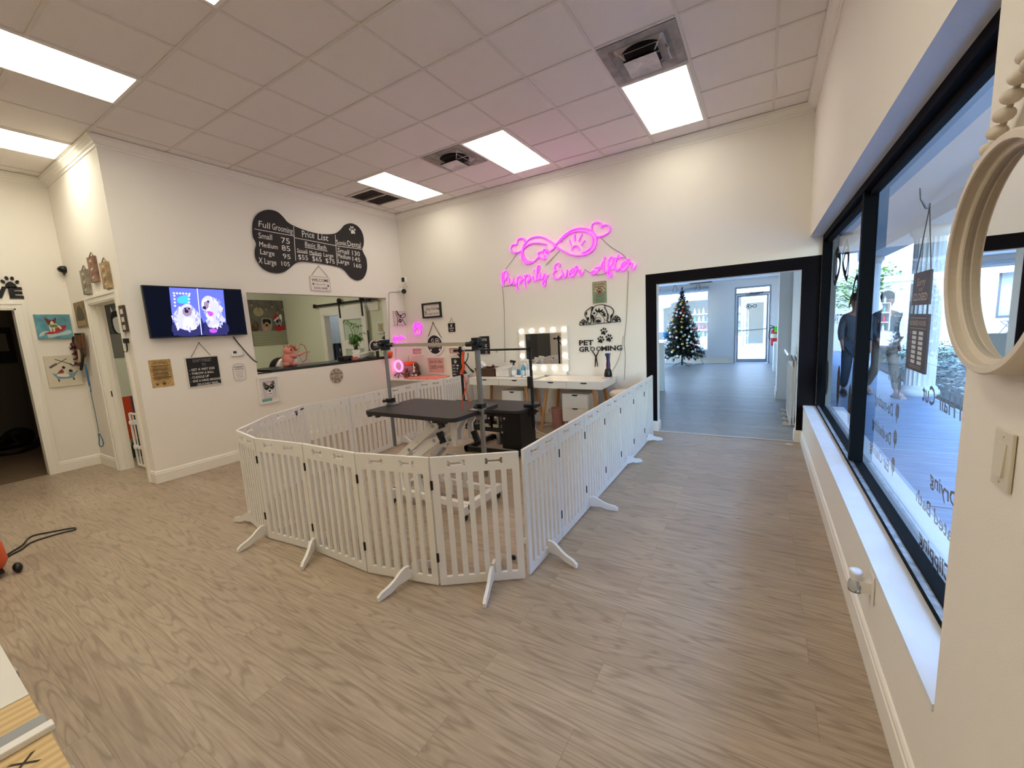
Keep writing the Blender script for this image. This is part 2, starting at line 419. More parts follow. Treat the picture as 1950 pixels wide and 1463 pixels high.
# door casings, return wall and far-left wall
def casing(fr, a0, a1, z, w, name, jamb, right=True):
    mb = MB()
    for d, ww in ((.018, 1.0), (.026, .35)):
        i_ = .001 if ww < 1 else 0; mb.fbx(fr, a0-w+i_, a0-w*(1-ww), .002, z+w-i_, .0005, d)
        if right: mb.fbx(fr, a1+w*(1-ww), a1+w-i_, .002, z+w-i_, .0005, d)
        mb.fbx(fr, a0-w*(1-ww), a1+w*(1-ww), z+w*(1-ww), z+w-i_, .0005, d-.0004)
    mb.fbx(fr, a0-.001, a0+.016, .002, z, -jamb, .012); mb.fbx(fr, a1-.016, a1+.001, .002, z, -jamb, .012); mb.fbx(fr, a0, a1, z-.016, z+.001, -jamb, .012)
    mb.fbx(fr, a0+.016, a0+.03, .002, z-.016, -jamb*.75, -jamb*.35)
    return struct(mb, name, TRIM)
CREAMT = mat('aged_white_paint', '#e6dcc6', .5)
casing(FY, RX0, RX1, RZ, .08, 'trim_4', .12)
casing(FL, LY0, LY1, LZ, .075, 'trim_5', .12)
# --- front window: bronze frame, two panes
WF = mat('bronze_aluminium', '#0b0c0e', .6, 0, spec=.04)
mb = MB(); y0, y1 = WY0, YB
mb.bx(3.527, 3.533, y0, y1, WZ0+.004, WZ0+.018); mb.bx(3.56, 3.61, y0, y1, WZ0+.004, WZ0+.022)
mb.bx(3.53, 3.61, y0, y1, WZ1-.05, WZ1-.001); mb.bx(3.565, 3.60, y0, y1, WZ1-.085, WZ1-.045)
mb.bx(3.53, 3.61, y1-.05, y1-.001, WZ0+.02, WZ1-.05); mb.bx(3.53, 3.61, y0+.001, y0+.05, WZ0+.02, WZ1-.05)
mb.bx(3.535, 3.608, 1.93, 1.985, WZ0+.02, WZ1-.05)
win = struct(mb, 'window_1', WF)
PANE = glass('window_glass', (.93, .97, .98), 1.0)
for a, b in ((y0+.05, 1.93), (1.985, y1-.05)):
    struct(MB().add([(XG, a, WZ0+.02), (XG, b, WZ0+.02), (XG, b, WZ1-.05), (XG, a, WZ1-.05)], [(0,1,2,3)]), 'pane', PANE, win)
mb = MB().bx(3.5335, 3.5595, WY0+.002, YB-.03, WZ0+.0035, WZ0+.016)
struct(mb, 'glazing_bead', mat('scratched_aluminium', '#b4bec8', .3, .6, var=.35, bscale=25), win)
struct(MB().bx(XR-.004, 3.617, WY0+.001, YB-.002, WZ0-.02, WZ0+.003), 'trim_6', mat('sill_paint', '#e4e3e0', .4, var=.05, bscale=6))

# --- ceiling lights
DIFF = mat('light_diffuser', '#fff6df', .5, emit=1, ecol=(1, .955, .78))
DIFFB = mat('light_diffuser_back', '#fff6df', .5, emit=1, ecol=(1, .955, .78))
def ceiling_light(c, l, label, frame_only=False):
    x0, x1, y0, y1 = c*T, (c+1)*T, l*T, (l+2)*T
    t = thing('ceiling_light', label, 'ceiling light', ((x0+x1)/2, (y0+y1)/2, HC), 'recessed ceiling lights'); DF = DIFFB if l == 4 else DIFF
    mb = MB()
    for a, b, cc, d in ((x0+.012, x1-.012, y0+.012, y0+.034), (x0+.012, x1-.012, y1-.034, y1-.012), (x0+.012, x0+.034, y0+.034, y1-.034), (x1-.034, x1-.012, y0+.034, y1-.034)):
        mb.bx(a, b, cc, d, HC-.006, HC+.004)
    mb.build('frame', TRIM, t)
    MB().bx(x0+.034, x1-.034, y0+.034, y1-.034, HC-.002, HC+.003).build('diffuser', DF, t)
    return t
ceiling_light(3, 4, 'lit ceiling panel nearest the window wall, in front of the wide doorway')
ceiling_light(0, 4, 'lit ceiling panel above the big pink neon sign, middle of the far row')
ceiling_light(-3, 4, 'lit ceiling panel beside the return grille at the far corner')
ceiling_light(-3, -2, 'large lit ceiling panel at the upper left of the picture')
ceiling_light(-6, -2, 'lit ceiling panel at the left edge, cut by the crown of the return wall')
ceiling_light(0, -2, 'lit ceiling panel whose corner just shows at the top edge')
ceiling_light(3, -2, 'lit ceiling panel overhead between the camera and the window', )
for c in (-3, 0):
    ceiling_light(c, -7, 'lit ceiling panel towards the rear of the shop')
# --- air diffusers
VENTW = mat('vent_white_dusty', '#d6cfc8', .6, var=.22, bscale=9)
VDARK = mat('vent_dark', '#151311', .9)
def square_ring(mb, cx, cy, s0, z0, s1, z1, mi=0):
    p = [(cx-s0, cy-s0, z0), (cx+s0, cy-s0, z0), (cx+s0, cy+s0, z0), (cx-s0, cy+s0, z0), (cx-s1, cy-s1, z1), (cx+s1, cy-s1, z1), (cx+s1, cy+s1, z1), (cx-s1, cy+s1, z1)]
    f = [(0,1,5,4), (1,2,6,5), (2,3,7,6), (3,0,4,7)]
    mb.add(p, f + [q[::-1] for q in f], mi)
def diffuser(c, l, label):
    cx, cy = (c+.5)*T, (l+.5)*T
    t = thing('air_diffuser', label, 'air vent', (cx, cy, HC), 'square ceiling air diffusers')
    mb = MB(); square_ring(mb, cx, cy, .292, HC+.003, .292, HC-.004); square_ring(mb, cx, cy, .292, HC-.004, .225, HC-.006)
    square_ring(mb, cx, cy, .225, HC-.006, .19, HC+.002); mb.build('frame', VENTW, t)
    mb = MB(); mb.cyl((cx, cy, HC+.001), (cx, cy, HC+.0045), .18, n=28); mb.build('duct_opening', VDARK, t)
    for s0, s1, z0, z1, nm in ((.19, .125, HC-.045, HC-.012, 'outer_cone'), (.125, .125, HC-.075, HC-.062, 'inner_cone')):
        mb = MB(); square_ring(mb, cx, cy, s0, z0, s1, z1)
        if nm == 'inner_cone':
            mb.add([(cx-.125, cy-.125, HC-.075), (cx+.125, cy-.125, HC-.075), (cx+.125, cy+.125, HC-.075), (cx-.125, cy+.125, HC-.075), (cx, cy, HC-.05)], [(0,1,4), (1,2,4), (2,3,4), (3,0,4)])
            for sx, sy in ((1,1), (1,-1), (-1,1), (-1,-1)): mb.bar((cx+sx*.1, cy+sy*.1, HC-.066), (cx+sx*.17, cy+sy*.17, HC+.002), .01, .004)
        else:
            mb.bx(cx-.2, cx+.2, cy-.006, cy+.006, HC-.012, HC-.004)
        mb.build(nm, VENTW, t)
    return t
diffuser(3, 3, 'dust-streaked square air diffuser beside the window-side ceiling light')
diffuser(-1, 4, 'square air diffuser left of the ceiling light above the neon sign')
t = thing('return_grille', 'grey louvred return air grille in the ceiling by the far corner', 'air vent', (-2.13, 3.08, HC))
mb = MB()
for a in ((-2.44, -1.84, 2.76, 2.80), (-2.44, -1.84, 3.36, 3.40), (-2.44, -2.39, 2.8, 3.36), (-1.89, -1.84, 2.8, 3.36), (-2.39, -1.89, 3.07, 3.09)): mb.bx(*a, HC-.009, HC+.001)
mb.build('frame', VENTW, t)
mb = MB()
for i in range(26):
    y = 2.805 + i*.0215
    mb.add([(-2.39, y, HC-.006), (-1.89, y, HC-.006), (-1.89, y+.0195, HC-.001), (-2.39, y+.0195, HC-.001)], [(0,1,2,3), (3,2,1,0)])
mb.build('louvre', mat('grille_grey', '#857972', .6), t)
MB().bx(-2.39, -1.89, 2.8, 3.36, HC+.004, HC+.0055).build('duct_opening', VDARK, t)

t = thing('rear_door_block', 'tall dark grey block for the rear door, seen in the lighted vanity mirror', 'cabinet', (-4.2, -4.1, 0)); GDOOR = mat('rear_door_grey', '#3b3d40', .5)  # boxed stand-in for the grey door that the vanity mirror reflects
bevel(MB().bx(-4.5, -3.86, -4.58, -3.55, .002, 2.5).build('cabinet_body', GDOOR, t), .004)
for a, b in ((-4.49, -4.185), (-4.178, -3.87)):
    d = bevel(MB().bx(a, b, -3.549, -3.53, .05, 2.47).build('door', GDOOR, t), .003); MB().cyl(((a if a > -4.3 else b)+(.03 if a > -4.3 else -.03), -3.51, 1.0), ((a if a > -4.3 else b)+(.03 if a > -4.3 else -.03), -3.51, 1.2), .008).build('handle', STEEL, d)
# ================= grooming pen: folding pet gates
GH = .79
def bone(a, b, w, h):
    r = h*.36
    o = []
    for i in range(5): t = -PI*.55 + PI*1.05*i/4; o.append((a+w/2-r*.6+math.cos(t)*r, b-h*.22+math.sin(t)*r)) if i < 3 else None
    o = [(a-w*.3, b-h*.2), (a+w*.3, b-h*.2), (a+w*.36, b-h*.46), (a+w*.45, b-h*.5), (a+w*.5, b-h*.32), (a+w*.47, b-h*.08), (a+w*.46, b), (a+w*.47, b+h*.08),
         (a+w*.5, b+h*.32), (a+w*.45, b+h*.5), (a+w*.36, b+h*.46), (a+w*.3, b+h*.2), (a-w*.3, b+h*.2), (a-w*.36, b+h*.46), (a-w*.45, b+h*.5), (a-w*.5, b+h*.32),
         (a-w*.47, b+h*.08), (a-w*.46, b), (a-w*.47, b-h*.08), (a-w*.5, b-h*.32), (a-w*.45, b-h*.5), (a-w*.36, b-h*.46)]
    return o
def gate(nodes, label, feet, hinge_side, ends=(0, 0)):
    cx = sum(p[0] for p in nodes)/len(nodes); cy = sum(p[1] for p in nodes)/len(nodes)
    t = thing('folding_pet_gate', label, 'pet gate', (cx, cy, 0), 'white bone-cutout pet gates around the grooming pen')
    for i in range(len(nodes)-1):
        p, q = V((*nodes[i], 0)), V((*nodes[i+1], 0)); d = (q-p); Ln = d.length; d.normalize()
        fr = Frame(p, d, (0, 0, 1)); g = .004
        z0 = .012
        holes = [bone(Ln*.29, GH-.045, .105, .042), bone(Ln*.71, GH-.045, .105, .042)]
        ns = 6; a0, a1 = .045, Ln-.045; sl = .031; gap = (a1-a0-ns*sl)/(ns+1)
        for k in range(ns+1):
            x = a0 + k*(gap+sl); holes.append([(x, .062), (x+gap, .062), (x+gap, GH-.098), (x, GH-.098)])
        mb = MB(); mb.prism(fr, [(g, z0), (Ln-g, z0), (Ln-g, GH), (g, GH)], -.009, .009, 0, holes)
        pn = mb.build('gate_panel', GATEW, t)
        if i:
            h = MB()
            for z in (.16, .60):
                h.cyl(p + V((0, 0, z)) + fr.n*hinge_side*.012, p + V((0, 0, z+.055)) + fr.n*hinge_side*.012, .0045, n=8)
                h.fbx(fr, .004, .010, z, z+.055, .009*hinge_side, .0105*hinge_side) if hinge_side > 0 else h.fbx(fr, .004, .010, z, z+.055, -.0105, -.009)
            h.build('hinge', DKBRONZE, t)
    prof = [(-.235, .004), (-.236, .028), (-.21, .045), (-.16, .056), (-.12, .072), (-.08, .098), (-.045, .112), (-.012, .108), (-.012, .07), (.012, .07), (.012, .108), (.045, .112), (.08, .098), (.12, .072), (.16, .056), (.21, .045), (.236, .028), (.235, .004), (.15, .012), (.1, .03), (-.1, .03), (-.15, .012)]
    for bx_, by_, dx, dy in feet:
        d = V((dx, dy, 0)).normalized(); fr = Frame((bx_, by_, 0), d, (0, 0, 1))
        MB().prism(fr, prof, -.009, .009).build('support_foot', GATEW, t)
    return t
N = [(-.635, .021), (-.173, -.067), (.354, -.021), (.906, -.030), (1.414, .071), (1.835, .358)]
def lerp(p, q, t): return (p[0]+(q[0]-p[0])*t, p[1]+(q[1]-p[1])*t)
def foot(p, q, t, tip):
    b = lerp(p, q, t); return (*b, tip[0]-b[0], tip[1]-b[1])
def tp(x, y): a = at_z(x, y, .02); return (a.x, a.y)
gate(N, 'white folding pet gate with bone cutouts along the near side of the pen', [
    foot(N[0], N[1], .22, tp(450, 990)), foot(N[0], N[1], .93, tp(475, 1037)), foot(N[1], N[2], .98, tp(578, 1077)), foot(N[3], N[4], .62, tp(738, 1130)), foot(N[4], N[5], .62, tp(927, 1139))], 1)
ys = [.385 + (3.735-.385)*i/7 for i in range(8)]
NR = [(1.838-.012*(i % 2)*0 - .002*i, y) for i, y in enumerate(ys)]
gate(NR, 'white folding pet gate with bone cutouts running along the walkway to the wide doorway', [
    foot(NR[0], NR[1], .55, tp(1085, 1071)), foot(NR[2], NR[3], .1, tp(1167, 969)), foot(NR[4], NR[5], .35, tp(1235, 873)), foot(NR[6], NR[7], .25, tp(1256, 837))], 1)
NL = [(-.645, .03), (-1.03, .5), (-1.20, .93), (-1.11, 1.45), (-1.16, 2.05), (-1.18, 2.62), (-1.03, 3.03), (-1.02, 3.42), (-1.10, 3.84)]
gate(NL, 'white folding pet gate with bone cutouts along the far, service window side of the pen', [
    (-1.16, 2.25, 1, .05), (-1.02, 3.3, 1, -.35), (-1.17, 2.5, 1, 0)], -1)
tag(MB().tube([(-1.17, .93, GH-.03), (-1.20, .86, GH-.05), (-1.15, .82, GH-.075)], [.006, .016, .02], 8).build('gate_strap', mat('navy_strap', '#2b2a4a', .7)), 'navy fabric strap tied on the far pet gate near its left corner', 'strap')

# ================= white electric grooming table
RUB = mat('black_rubber_top', '#191617', .5, bump=.15, bscale=300)
GT = (.585, 1.015)
t = thing('grooming_table', 'large grooming table with black top on a white scissor lift', 'grooming table', (*GT, 0))
FZ = Frame((0, 0, 0), (1, 0, 0), (0, 1, 0))
mb = MB(); mb.prism(FZ, rrect(.08, 1.09, .70, 1.33, .06), .818, .85)
bevel(mb.build('table_top', RUB, t), .006)
mb = MB()
for y in (.84, 1.2):
    mb.bar((.2, y, .11), (1.06, y, .11), .045, .05)
mb.bx(.21, .26, .77, 1.28, .085, .135); mb.bx(1.01, 1.06, .77, 1.31, .055, .125)
mb.bx(.21, .26, .77, .82, .05, .09); mb.bx(.21, .26, 1.23, 1.28, .05, .09)
bevel(mb.build('base_frame', WHITE, t), .003)
for x, y in ((.235, .795), (.235, 1.255), (1.035, .8), (1.035, 1.28)):
    mb = MB(); mb.cyl((x-.012, y, .027), (x+.012, y, .027), .025, n=14, mi=1); mb.bar((x, y, .03), (x, y, .075), .034, .008, mi=0); mb.bar((x, y, .05), (x, y, .09), .018, .018)
    mb.build('caster', [STEEL, BLACK], t)
mb = MB()
for y in (.86, 1.16):
    mb.bar((.24, y, .37), (.785, y, .76), .045, .062); mb.bar((.42, y, .39), (.785, y, .635), .045, .055)
mb.bar((.24, .83, .38), (.24, 1.2, .38), .03, .03); mb.bar((.55, .83, .59), (.55, 1.2, .59), .025, .025)
mb.build('lift_arm', WHITE, t)
mb = MB()
for y in (.88, 1.14): mb.bar((.26, y, .38), (.30, y, .12), .05, .07); mb.bar((.44, y, .40), (.50, y, .12), .04, .05)
mb.build('lower_linkage', WHITE, t)
mb = MB()
for y in (.90, 1.12):
    mb.bx(.745, .81, y-.012, y+.012, .55, .80); mb.bx(.885, .93, y-.012, y+.012, .57, .81); mb.bar((.80, y, .66), (.90, y, .80), .03, .04)
    mb.bar((.585, y-.02, .818), (.70, y-.02, .715), .022, .026); mb.bar((1.0, y, .818), (.91, y, .71), .022, .03)
mb.bar((.78, .9, .58), (.92, 1.1, .58), .012, .012)
mb.bx(.3, .95, .84, .87, .785, .818); mb.bx(.3, .95, 1.17, 1.2, .785, .818)
mb.build('upper_linkage', WHITE, t)
mb = MB()
for x, y, z in ((.80, .86, .765), (.80, .86, .64), (.80, 1.16, .765), (.95, 1.12, .60)):
    mb.bar((x-.014, y, z+.044), (x+.022, y, z-.044), .05, .026, up=(0, 1, 0))
mb.build('rubber_bumper', BLACK, t)
mb = MB()
for x, z in ((.74, .735), (.745, .615), (.45, .505)): mb.cyl((x, .832, z), (x, .86, z), .014, n=12)
mb.build('pivot_bolt', STEEL, t)
mb = MB()
for y in (.93, 1.12):
    mb.tube([(.58, y, .36), (.64, y, .40), (.72, y, .40), (.78, y, .34), (.80, y, .24), (.80, y, .13)], .017, 8)
mb.build('spring_arc', WHITE, t)
mb = MB().cyl((.4, 1.0, .2), (.7, 1.0, .5), .02); mb.cyl((.62, 1.0, .42), (.78, 1.0, .58), .011)
mb.build('actuator', STEEL, t)
mb = MB()
for x in (.12, .22, .86, .96): mb.bx(x, x+.03, .71, .74, .8, .818)
mb.build('edge_clip', BLACK, t)
# H-shaped grooming arm clamped to it
t = thing('grooming_arm_frame', 'steel grooming arm frame clamped to both ends of the white scissor-lift table', 'grooming arm', (.585, 1.0, .85))
GALV = mat('galvanised_post', '#8f8d8b', .4, .75)
xl, xr, yc = .075, 1.105, 1.02
MB().cyl((xl, yc, .45), (xl, yc, 1.41), .0165, n=14).build('post', GALV, t)
MB().bar((xr, yc, .30), (xr, yc, 1.40), .03, .03, up=(0,1,0)).build('post', GALV, t)
MB().bar((xl, yc, 1.395), (xr, yc, 1.378), .012, .028).build('crossbar', mat('pale_aluminium', '#b5ab9b', .45, .5), t)
for x in (xl, xr):
    s = -1 if x == xl else 1
    mb = MB(); mb.bx(x-.07*(s > 0)-.02, x+.07*(s < 0)+.02, yc-.045, yc+.045, .851, .859); mb.bx(x-.03, x+.03, yc-.03, yc+.03, .775, .812); mb.bx(x-.028, x+.028, yc-.028, yc+.028, .86, .90)
    mb.cyl((x-s*.05, yc, .74), (x-s*.05, yc, .815), .007); mb.cyl((x-s*.05, yc, .735), (x-s*.05, yc, .745), .02)
    bevel(mb.build('clamp', GALV, t), .003)
    mb = MB(); mb.cyl((x, yc-.02, .88), (x, yc-.07, .89), .008); mb.ball((x, yc-.075, .892), .016); mb.bx(x-.03, x+.03, yc-.032, yc+.032, .87, .905)
    mb.build('clamp_knob', BLACK, t)
    z = 1.395 if s < 0 else 1.378
    mb = MB(); mb.bx(x-.03, x+.03, yc-.032, yc+.032, z-.045, z+.05); mb.cyl((x-s*.03, yc, z), (x-s*.10, yc, z), .02, n=10); mb.cyl((x+s*.03, yc, z-.01), (x+s*.06, yc, z-.01), .018, n=10); mb.cyl((x, yc-.03, z+.01), (x, yc-.075, z+.012), .016, n=10)
    bevel(mb.build('corner_joint', BLACK, t), .004)
# ================= black hydraulic grooming table behind it
BM = mat('black_metal', '#09090a', .42, .2)
t = thing('grooming_table', 'black grooming table with rounded top and thick black column', 'grooming table', (.26, 2.5, 0))
mb = MB(); mb.prism(FZ, rrect(-.22, .75, 2.21, 2.79, .11), .54, .57); bevel(mb.build('table_top', RUB, t), .006)
mb = MB()
mb.bx(-.11, .64, 2.27, 2.31, .02, .075); mb.bx(-.11, .64, 2.84, 2.88, .02, .075); mb.bx(-.11, -.06, 2.27, 2.88, .02, .075); mb.bx(.6, .66, 2.27, 2.88, .02, .075)
for x in (-.09, .63):
    for y in (2.29, 2.86): mb.cyl((x, y, 0), (x, y, .03), .02)
mb.build('base_frame', BM, t)
mb = MB(); mb.bx(.40, .66, 2.36, 2.72, .075, .50); bevel(mb.build('column_cover', BM, t), .006)
mb = MB(); mb.bx(-.14, .06, 2.36, 2.40, .27, .515); mb.bx(-.14, .06, 2.68, 2.72, .27, .515); mb.bx(.0, .42, 2.365, 2.395, .265, .31); mb.bx(.0, .42, 2.365, 2.395, .455, .5); mb.bx(.0, .42, 2.69, 2.72, .265, .31)
mb.bx(.22, .25, 2.36, 2.40, .3, .46); mb.bx(-.15, .68, 2.34, 2.74, .505, .54)
mb.build('lift_linkage', BM, t)
mb = MB(); mb.cyl((.24, 2.55, .06), (.24, 2.55, .27), .04, n=18); mb.cyl((.24, 2.55, .27), (.24, 2.55, .5), .024, n=14); mb.build('hydraulic_cylinder', STEEL, t)
mb = MB()
for x, z in ((-.02, .485), (-.1, .30), (.23, .43), (.235, .33), (.45, .44), (.41, .27)): mb.cyl((x, 2.352, z), (x, 2.362, z), .013, n=12)
mb.build('pivot_bolt', STEEL, t)
t = thing('grooming_arm_frame', 'black grooming arm frame clamped to the lower black table', 'grooming arm', (.26, 2.5, .57))  # grooming arm of the black table
xl, xr, yc = -.235, .765, 2.49
MB().cyl((xl, yc, .3), (xl, yc, 1.29), .017, n=12).build('post', BM, t)
MB().cyl((xr, yc, .33), (xr, yc, 1.27), .017, n=12).build('post', BM, t)
MB().cyl((xl-.05, yc, 1.238), (xr+.02, yc, 1.238), .012, n=10).build('crossbar', BM, t)
mb = MB().cyl((xl-.03, yc-.02, 1.2), (xl+.16, yc-.02, 1.0), .009, n=8); mb.cyl((xl+.16, yc-.02, 1.0), (xl+.2, yc-.02, .97), .014, n=8)
mb.cyl((xl-.06, yc, 1.238), (xl-.1, yc, 1.238), .018, n=8); mb.build('brace', BM, t)
for x in (xl, xr):
    mb = MB(); mb.bx(x-.05, x+.03, yc-.04, yc+.04, .571, .60); mb.bx(x-.04, x+.028, yc-.03, yc+.03, .48, .54); mb.cyl((x+.02, yc-.02, .52), (x+.075, yc-.03, .53), .014); mb.cyl((x-.04, yc, .45), (x-.04, yc, .5), .022)
    mb.cyl((x-.02, yc-.03, .59), (x-.09, yc-.05, .592), .02); mb.build('clamp', BM, t)
    MB().bx(x-.022, x+.022, yc-.022, yc+.022, 1.215, 1.265).build('corner_joint', BM, t)
MB().lathe([(.006, 0), (.012, .01), (.006, .02)], (.31, yc, 1.205), 8).build('hanging_ring', STEEL, t)
t = thing('remote_holder', 'black hand remote strapped to the right post of the black grooming arm', 'remote control', (.77, 2.46, .84))
mb = MB(); mb.bx(.735, .80, 2.435, 2.47, .80, .93); bevel(mb.build('remote_body', BLACK, t), .008)
MB().bx(.733, .7345, 2.44, 2.465, .82, .89).build('remote_label', CHALK, t)
# orange leash looped on the steel crossbar
t = thing('grooming_loop', 'bright orange grooming loop hanging from the steel crossbar', 'leash', (.85, 1.0, 1.3))
LS = mat('orange_webbing', '#e8552a', .7)
def pcyl(x, y, Y=1.0): p = at_y(x, y, Y); return p
mb = MB(); pts = [pcyl(*q) for q in ((882, 670), (881, 688), (883, 700), (878, 712))]
mb.tube(smooth(pts, 4), [.012]*13, 6); mb.build('webbing', LS, t)
mb = MB(); pts = [pcyl(*q) for q in ((881, 708), (886, 728), (888, 745), (892, 762), (894, 775), (891, 785), (886, 789), (881, 783), (881, 765), (885, 745), (889, 728))]
mb.tube(smooth(pts, 4), .004, 6); mb.build('loop', LS, t)
mb = MB(); mb.tube(smooth([pcyl(*q) for q in ((883, 657), (879, 662), (881, 667), (885, 665), (882, 672))], 3), .003, 6); mb.build('clip', STEEL, t)
mb = MB(); mb.tube(smooth([pcyl(*q) for q in ((891, 672), (891, 680), (887, 690), (882, 695), (878, 699))], 3), .004, 6); mb.build('strap_tail', MBLACK, t)
MB().ball(at_z(978, 1062, .02), .018, 10, sc=(1, .8, .9)).build('rubber_foot_cap', MBLACK, label='small black rubber cap lying on the floor inside the pen', cat='rubber cap')
# ================= neon signs
NEON = mat('neon_pink_tube', '#d040b0', .4, emit=1, ecol=(.95, .03, .85))
HOUS = mat('neon_silicone_housing', '#b0289f', .5)
ACR = mat('clear_pink_acrylic', '#e7a9d2', .3)
def crop(x0, y0, k): return lambda pts: [(x0 + a/k, y0 + b/k) for a, b in pts]
c1, c2, c3 = crop(940, 480, 13.93), crop(1080, 470, 13.93), crop(960, 410, 8.864)
def neon(fr, strokes, r, name, parent, off=.022, k=4):
    mb, m2 = MB(), MB()
    for st in strokes:
        q = [fr.px(x, y, off) for x, y in st]
        L = smooth(q, k) if len(q) > 2 else q
        mb.tube([fr.pt(a, b, off) for a, b in L], r*.78, 6); m2.tube([fr.pt(a, b, off-.011) for a, b in L], r, 6)
    o = mb.build(name, NEON, parent); m2.build('tube_housing', HOUS, o)
    return o
ns = thing('neon_sign', 'big pink neon sign reading Puppily Ever After under an infinity loop with hearts', 'neon sign', (.53, YB, 2.05))
neon(FB, [c1(s) for s in (
 [(222,545),(212,650),(222,780),(250,890),(262,800),(255,650),(262,550),(310,500),(355,545),(368,620),(335,690),(272,755)],
 [(400,680),(405,780),(420,860),(455,850),(500,790),(520,700),(517,790),(540,850),(590,820)],
 [(625,660),(612,800),(615,940),(655,1020)], [(610,760),(640,670),(700,640),(745,690),(735,780),(690,825),(680,795),(760,740),(800,710)],
 [(810,610),(820,700),(830,880),(855,970)], [(815,720),(850,630),(910,600),(960,650),(950,750),(905,795),(890,770),(960,710),(1010,690)],
 [(1040,640),(1045,700),(1080,760),(1120,740),(1130,690)], [(1068,470),(1062,530)],
 [(1130,690),(1135,560),(1160,400),(1190,350),(1220,390),(1200,470),(1150,550),(1140,680),(1165,740),(1210,710),(1235,600)],
 [(1225,545),(1225,650),(1250,720),(1300,690),(1340,570)], [(1345,570),(1365,700),(1370,850),(1335,905),(1295,860),(1310,790),(1370,720),(1420,650),(1440,600)])], .0075, 'word_puppily', ns)
neon(FB, [c1(s) for s in (
 [(1725,395),(1765,330),(1720,290),(1650,320),(1610,400),(1620,470),(1665,490),(1610,520),(1575,590),(1590,660),(1650,710),(1720,700),(1790,640),(1830,570)],
 [(1795,470),(1825,560),(1860,680),(1910,640),(1940,540),(1940,460)])] + [c2(
 [(60,700),(130,680),(180,620),(165,570),(110,600),(60,680),(55,760),(100,800),(165,770),(220,690),(260,600),(265,540),(240,510),(215,545),(235,590),(300,600),(335,620),(320,700),(330,760),(370,750),(410,690),(440,640)])], .0075, 'word_ever', ns)
neon(FB, [c2(s) for s in (
 [(740,640),(680,640),(630,680),(640,730),(700,730),(780,680),(860,560),(930,430),(980,330),(990,260)], [(985,300),(965,450),(965,600),(1000,670),(1050,660),(1080,640)], [(710,560),(850,535),(975,535)],
 [(1075,575),(1180,480),(1215,380),(1200,290),(1165,265),(1120,310),(1090,420),(1080,600),(1075,740),(1110,790),(1160,790),(1180,750),(1130,660),(1080,580),(1180,600),(1260,570)],
 [(1370,190),(1320,300),(1280,430),(1275,570),(1295,630),(1350,610),(1410,550)], [(1215,300),(1330,290),(1500,270)],
 [(1410,540),(1500,500),(1545,430),(1530,390),(1480,420),(1430,500),(1415,580),(1460,635),(1530,610),(1590,540),(1640,430),(1650,350),(1620,320),(1585,360),(1610,410),(1680,415),(1720,450),(1705,540),(1730,595),(1790,560),(1835,470)])], .0075, 'word_after', ns)
neon(FB, [c3(s) for s in (
 [(765,610),(830,565),(860,510),(930,420),(1030,320),(1160,240),(1310,215),(1430,235),(1520,310),(1555,420),(1530,540),(1460,620),(1360,665),(1230,680),(1110,655),(1000,600),(870,520),(800,455),(700,390),(600,360),(500,365),(410,410),(340,490),(300,590),(290,700),(330,785),(400,815),(480,795),(540,740),(590,690)],
 [(935,450),(1010,370),(1130,290),(1270,265),(1390,280),(1470,340),(1495,430),(1470,530),(1400,595),(1310,635)],
 [(715,490),(620,470),(500,465),(400,500),(330,560),(310,630),(330,700),(380,765),(450,785)])], .0085, 'infinity_loop', ns)
neon(FB, [c3([(1475,240),(1475,170),(1520,125),(1590,115),(1635,150),(1635,200),(1680,165),(1740,160),(1785,210),(1770,280),(1700,330),(1620,355),(1560,360)])], .0085, 'heart', ns)
neon(FB, [c3([(345,450),(335,400),(290,385),(235,405),(215,450),(210,490),(150,495),(115,540),(120,600),(170,630),(240,620),(300,595)])], .0085, 'heart', ns)
neon(FB, [c3([(580,690),(570,640),(610,615),(650,610),(670,575),(720,580),(745,620)]), c3([(590,700),(640,725),(700,735)])], .008, 'heart', ns)
neon(FB, [c3(s) for s in ([(1095,410),(1125,510)], [(1185,320),(1188,435)], [(1310,320),(1250,440)], [(1358,420),(1295,510)], [(1130,590),(1165,530),(1205,510),(1245,530),(1275,590)])], .0075, 'paw_symbol', ns)
neon(FB, [c3(s) for s in ([(690,600),(690,640)], [(722,608),(705,645)], [(748,635),(725,655)], [(655,645),(670,670)], [(665,700),(690,680),(715,700)])], .006, 'paw_symbol', ns)
mb = MB()
for st in ([(985, 483), (975, 497), (963, 513)], [(1144, 453), (1163, 470), (1185, 484), (1193, 493)], [(957, 546), (960, 580), (961, 620), (962, 690)], [(1197, 516), (1195, 560), (1193, 610), (1189, 650), (1191, 680), (1189, 724)],
           [(1113, 513), (1125, 520), (1140, 524), (1155, 520)], [(960, 546), (975, 543), (985, 546)], [(1040, 505), (1052, 492), (1066, 478)]):
    mb.tube([FB.pt(*FB.px(x, y), .006) for x, y in smooth(st, 4)], .0035, 5)
mb.build('power_cable', CORD, ns)
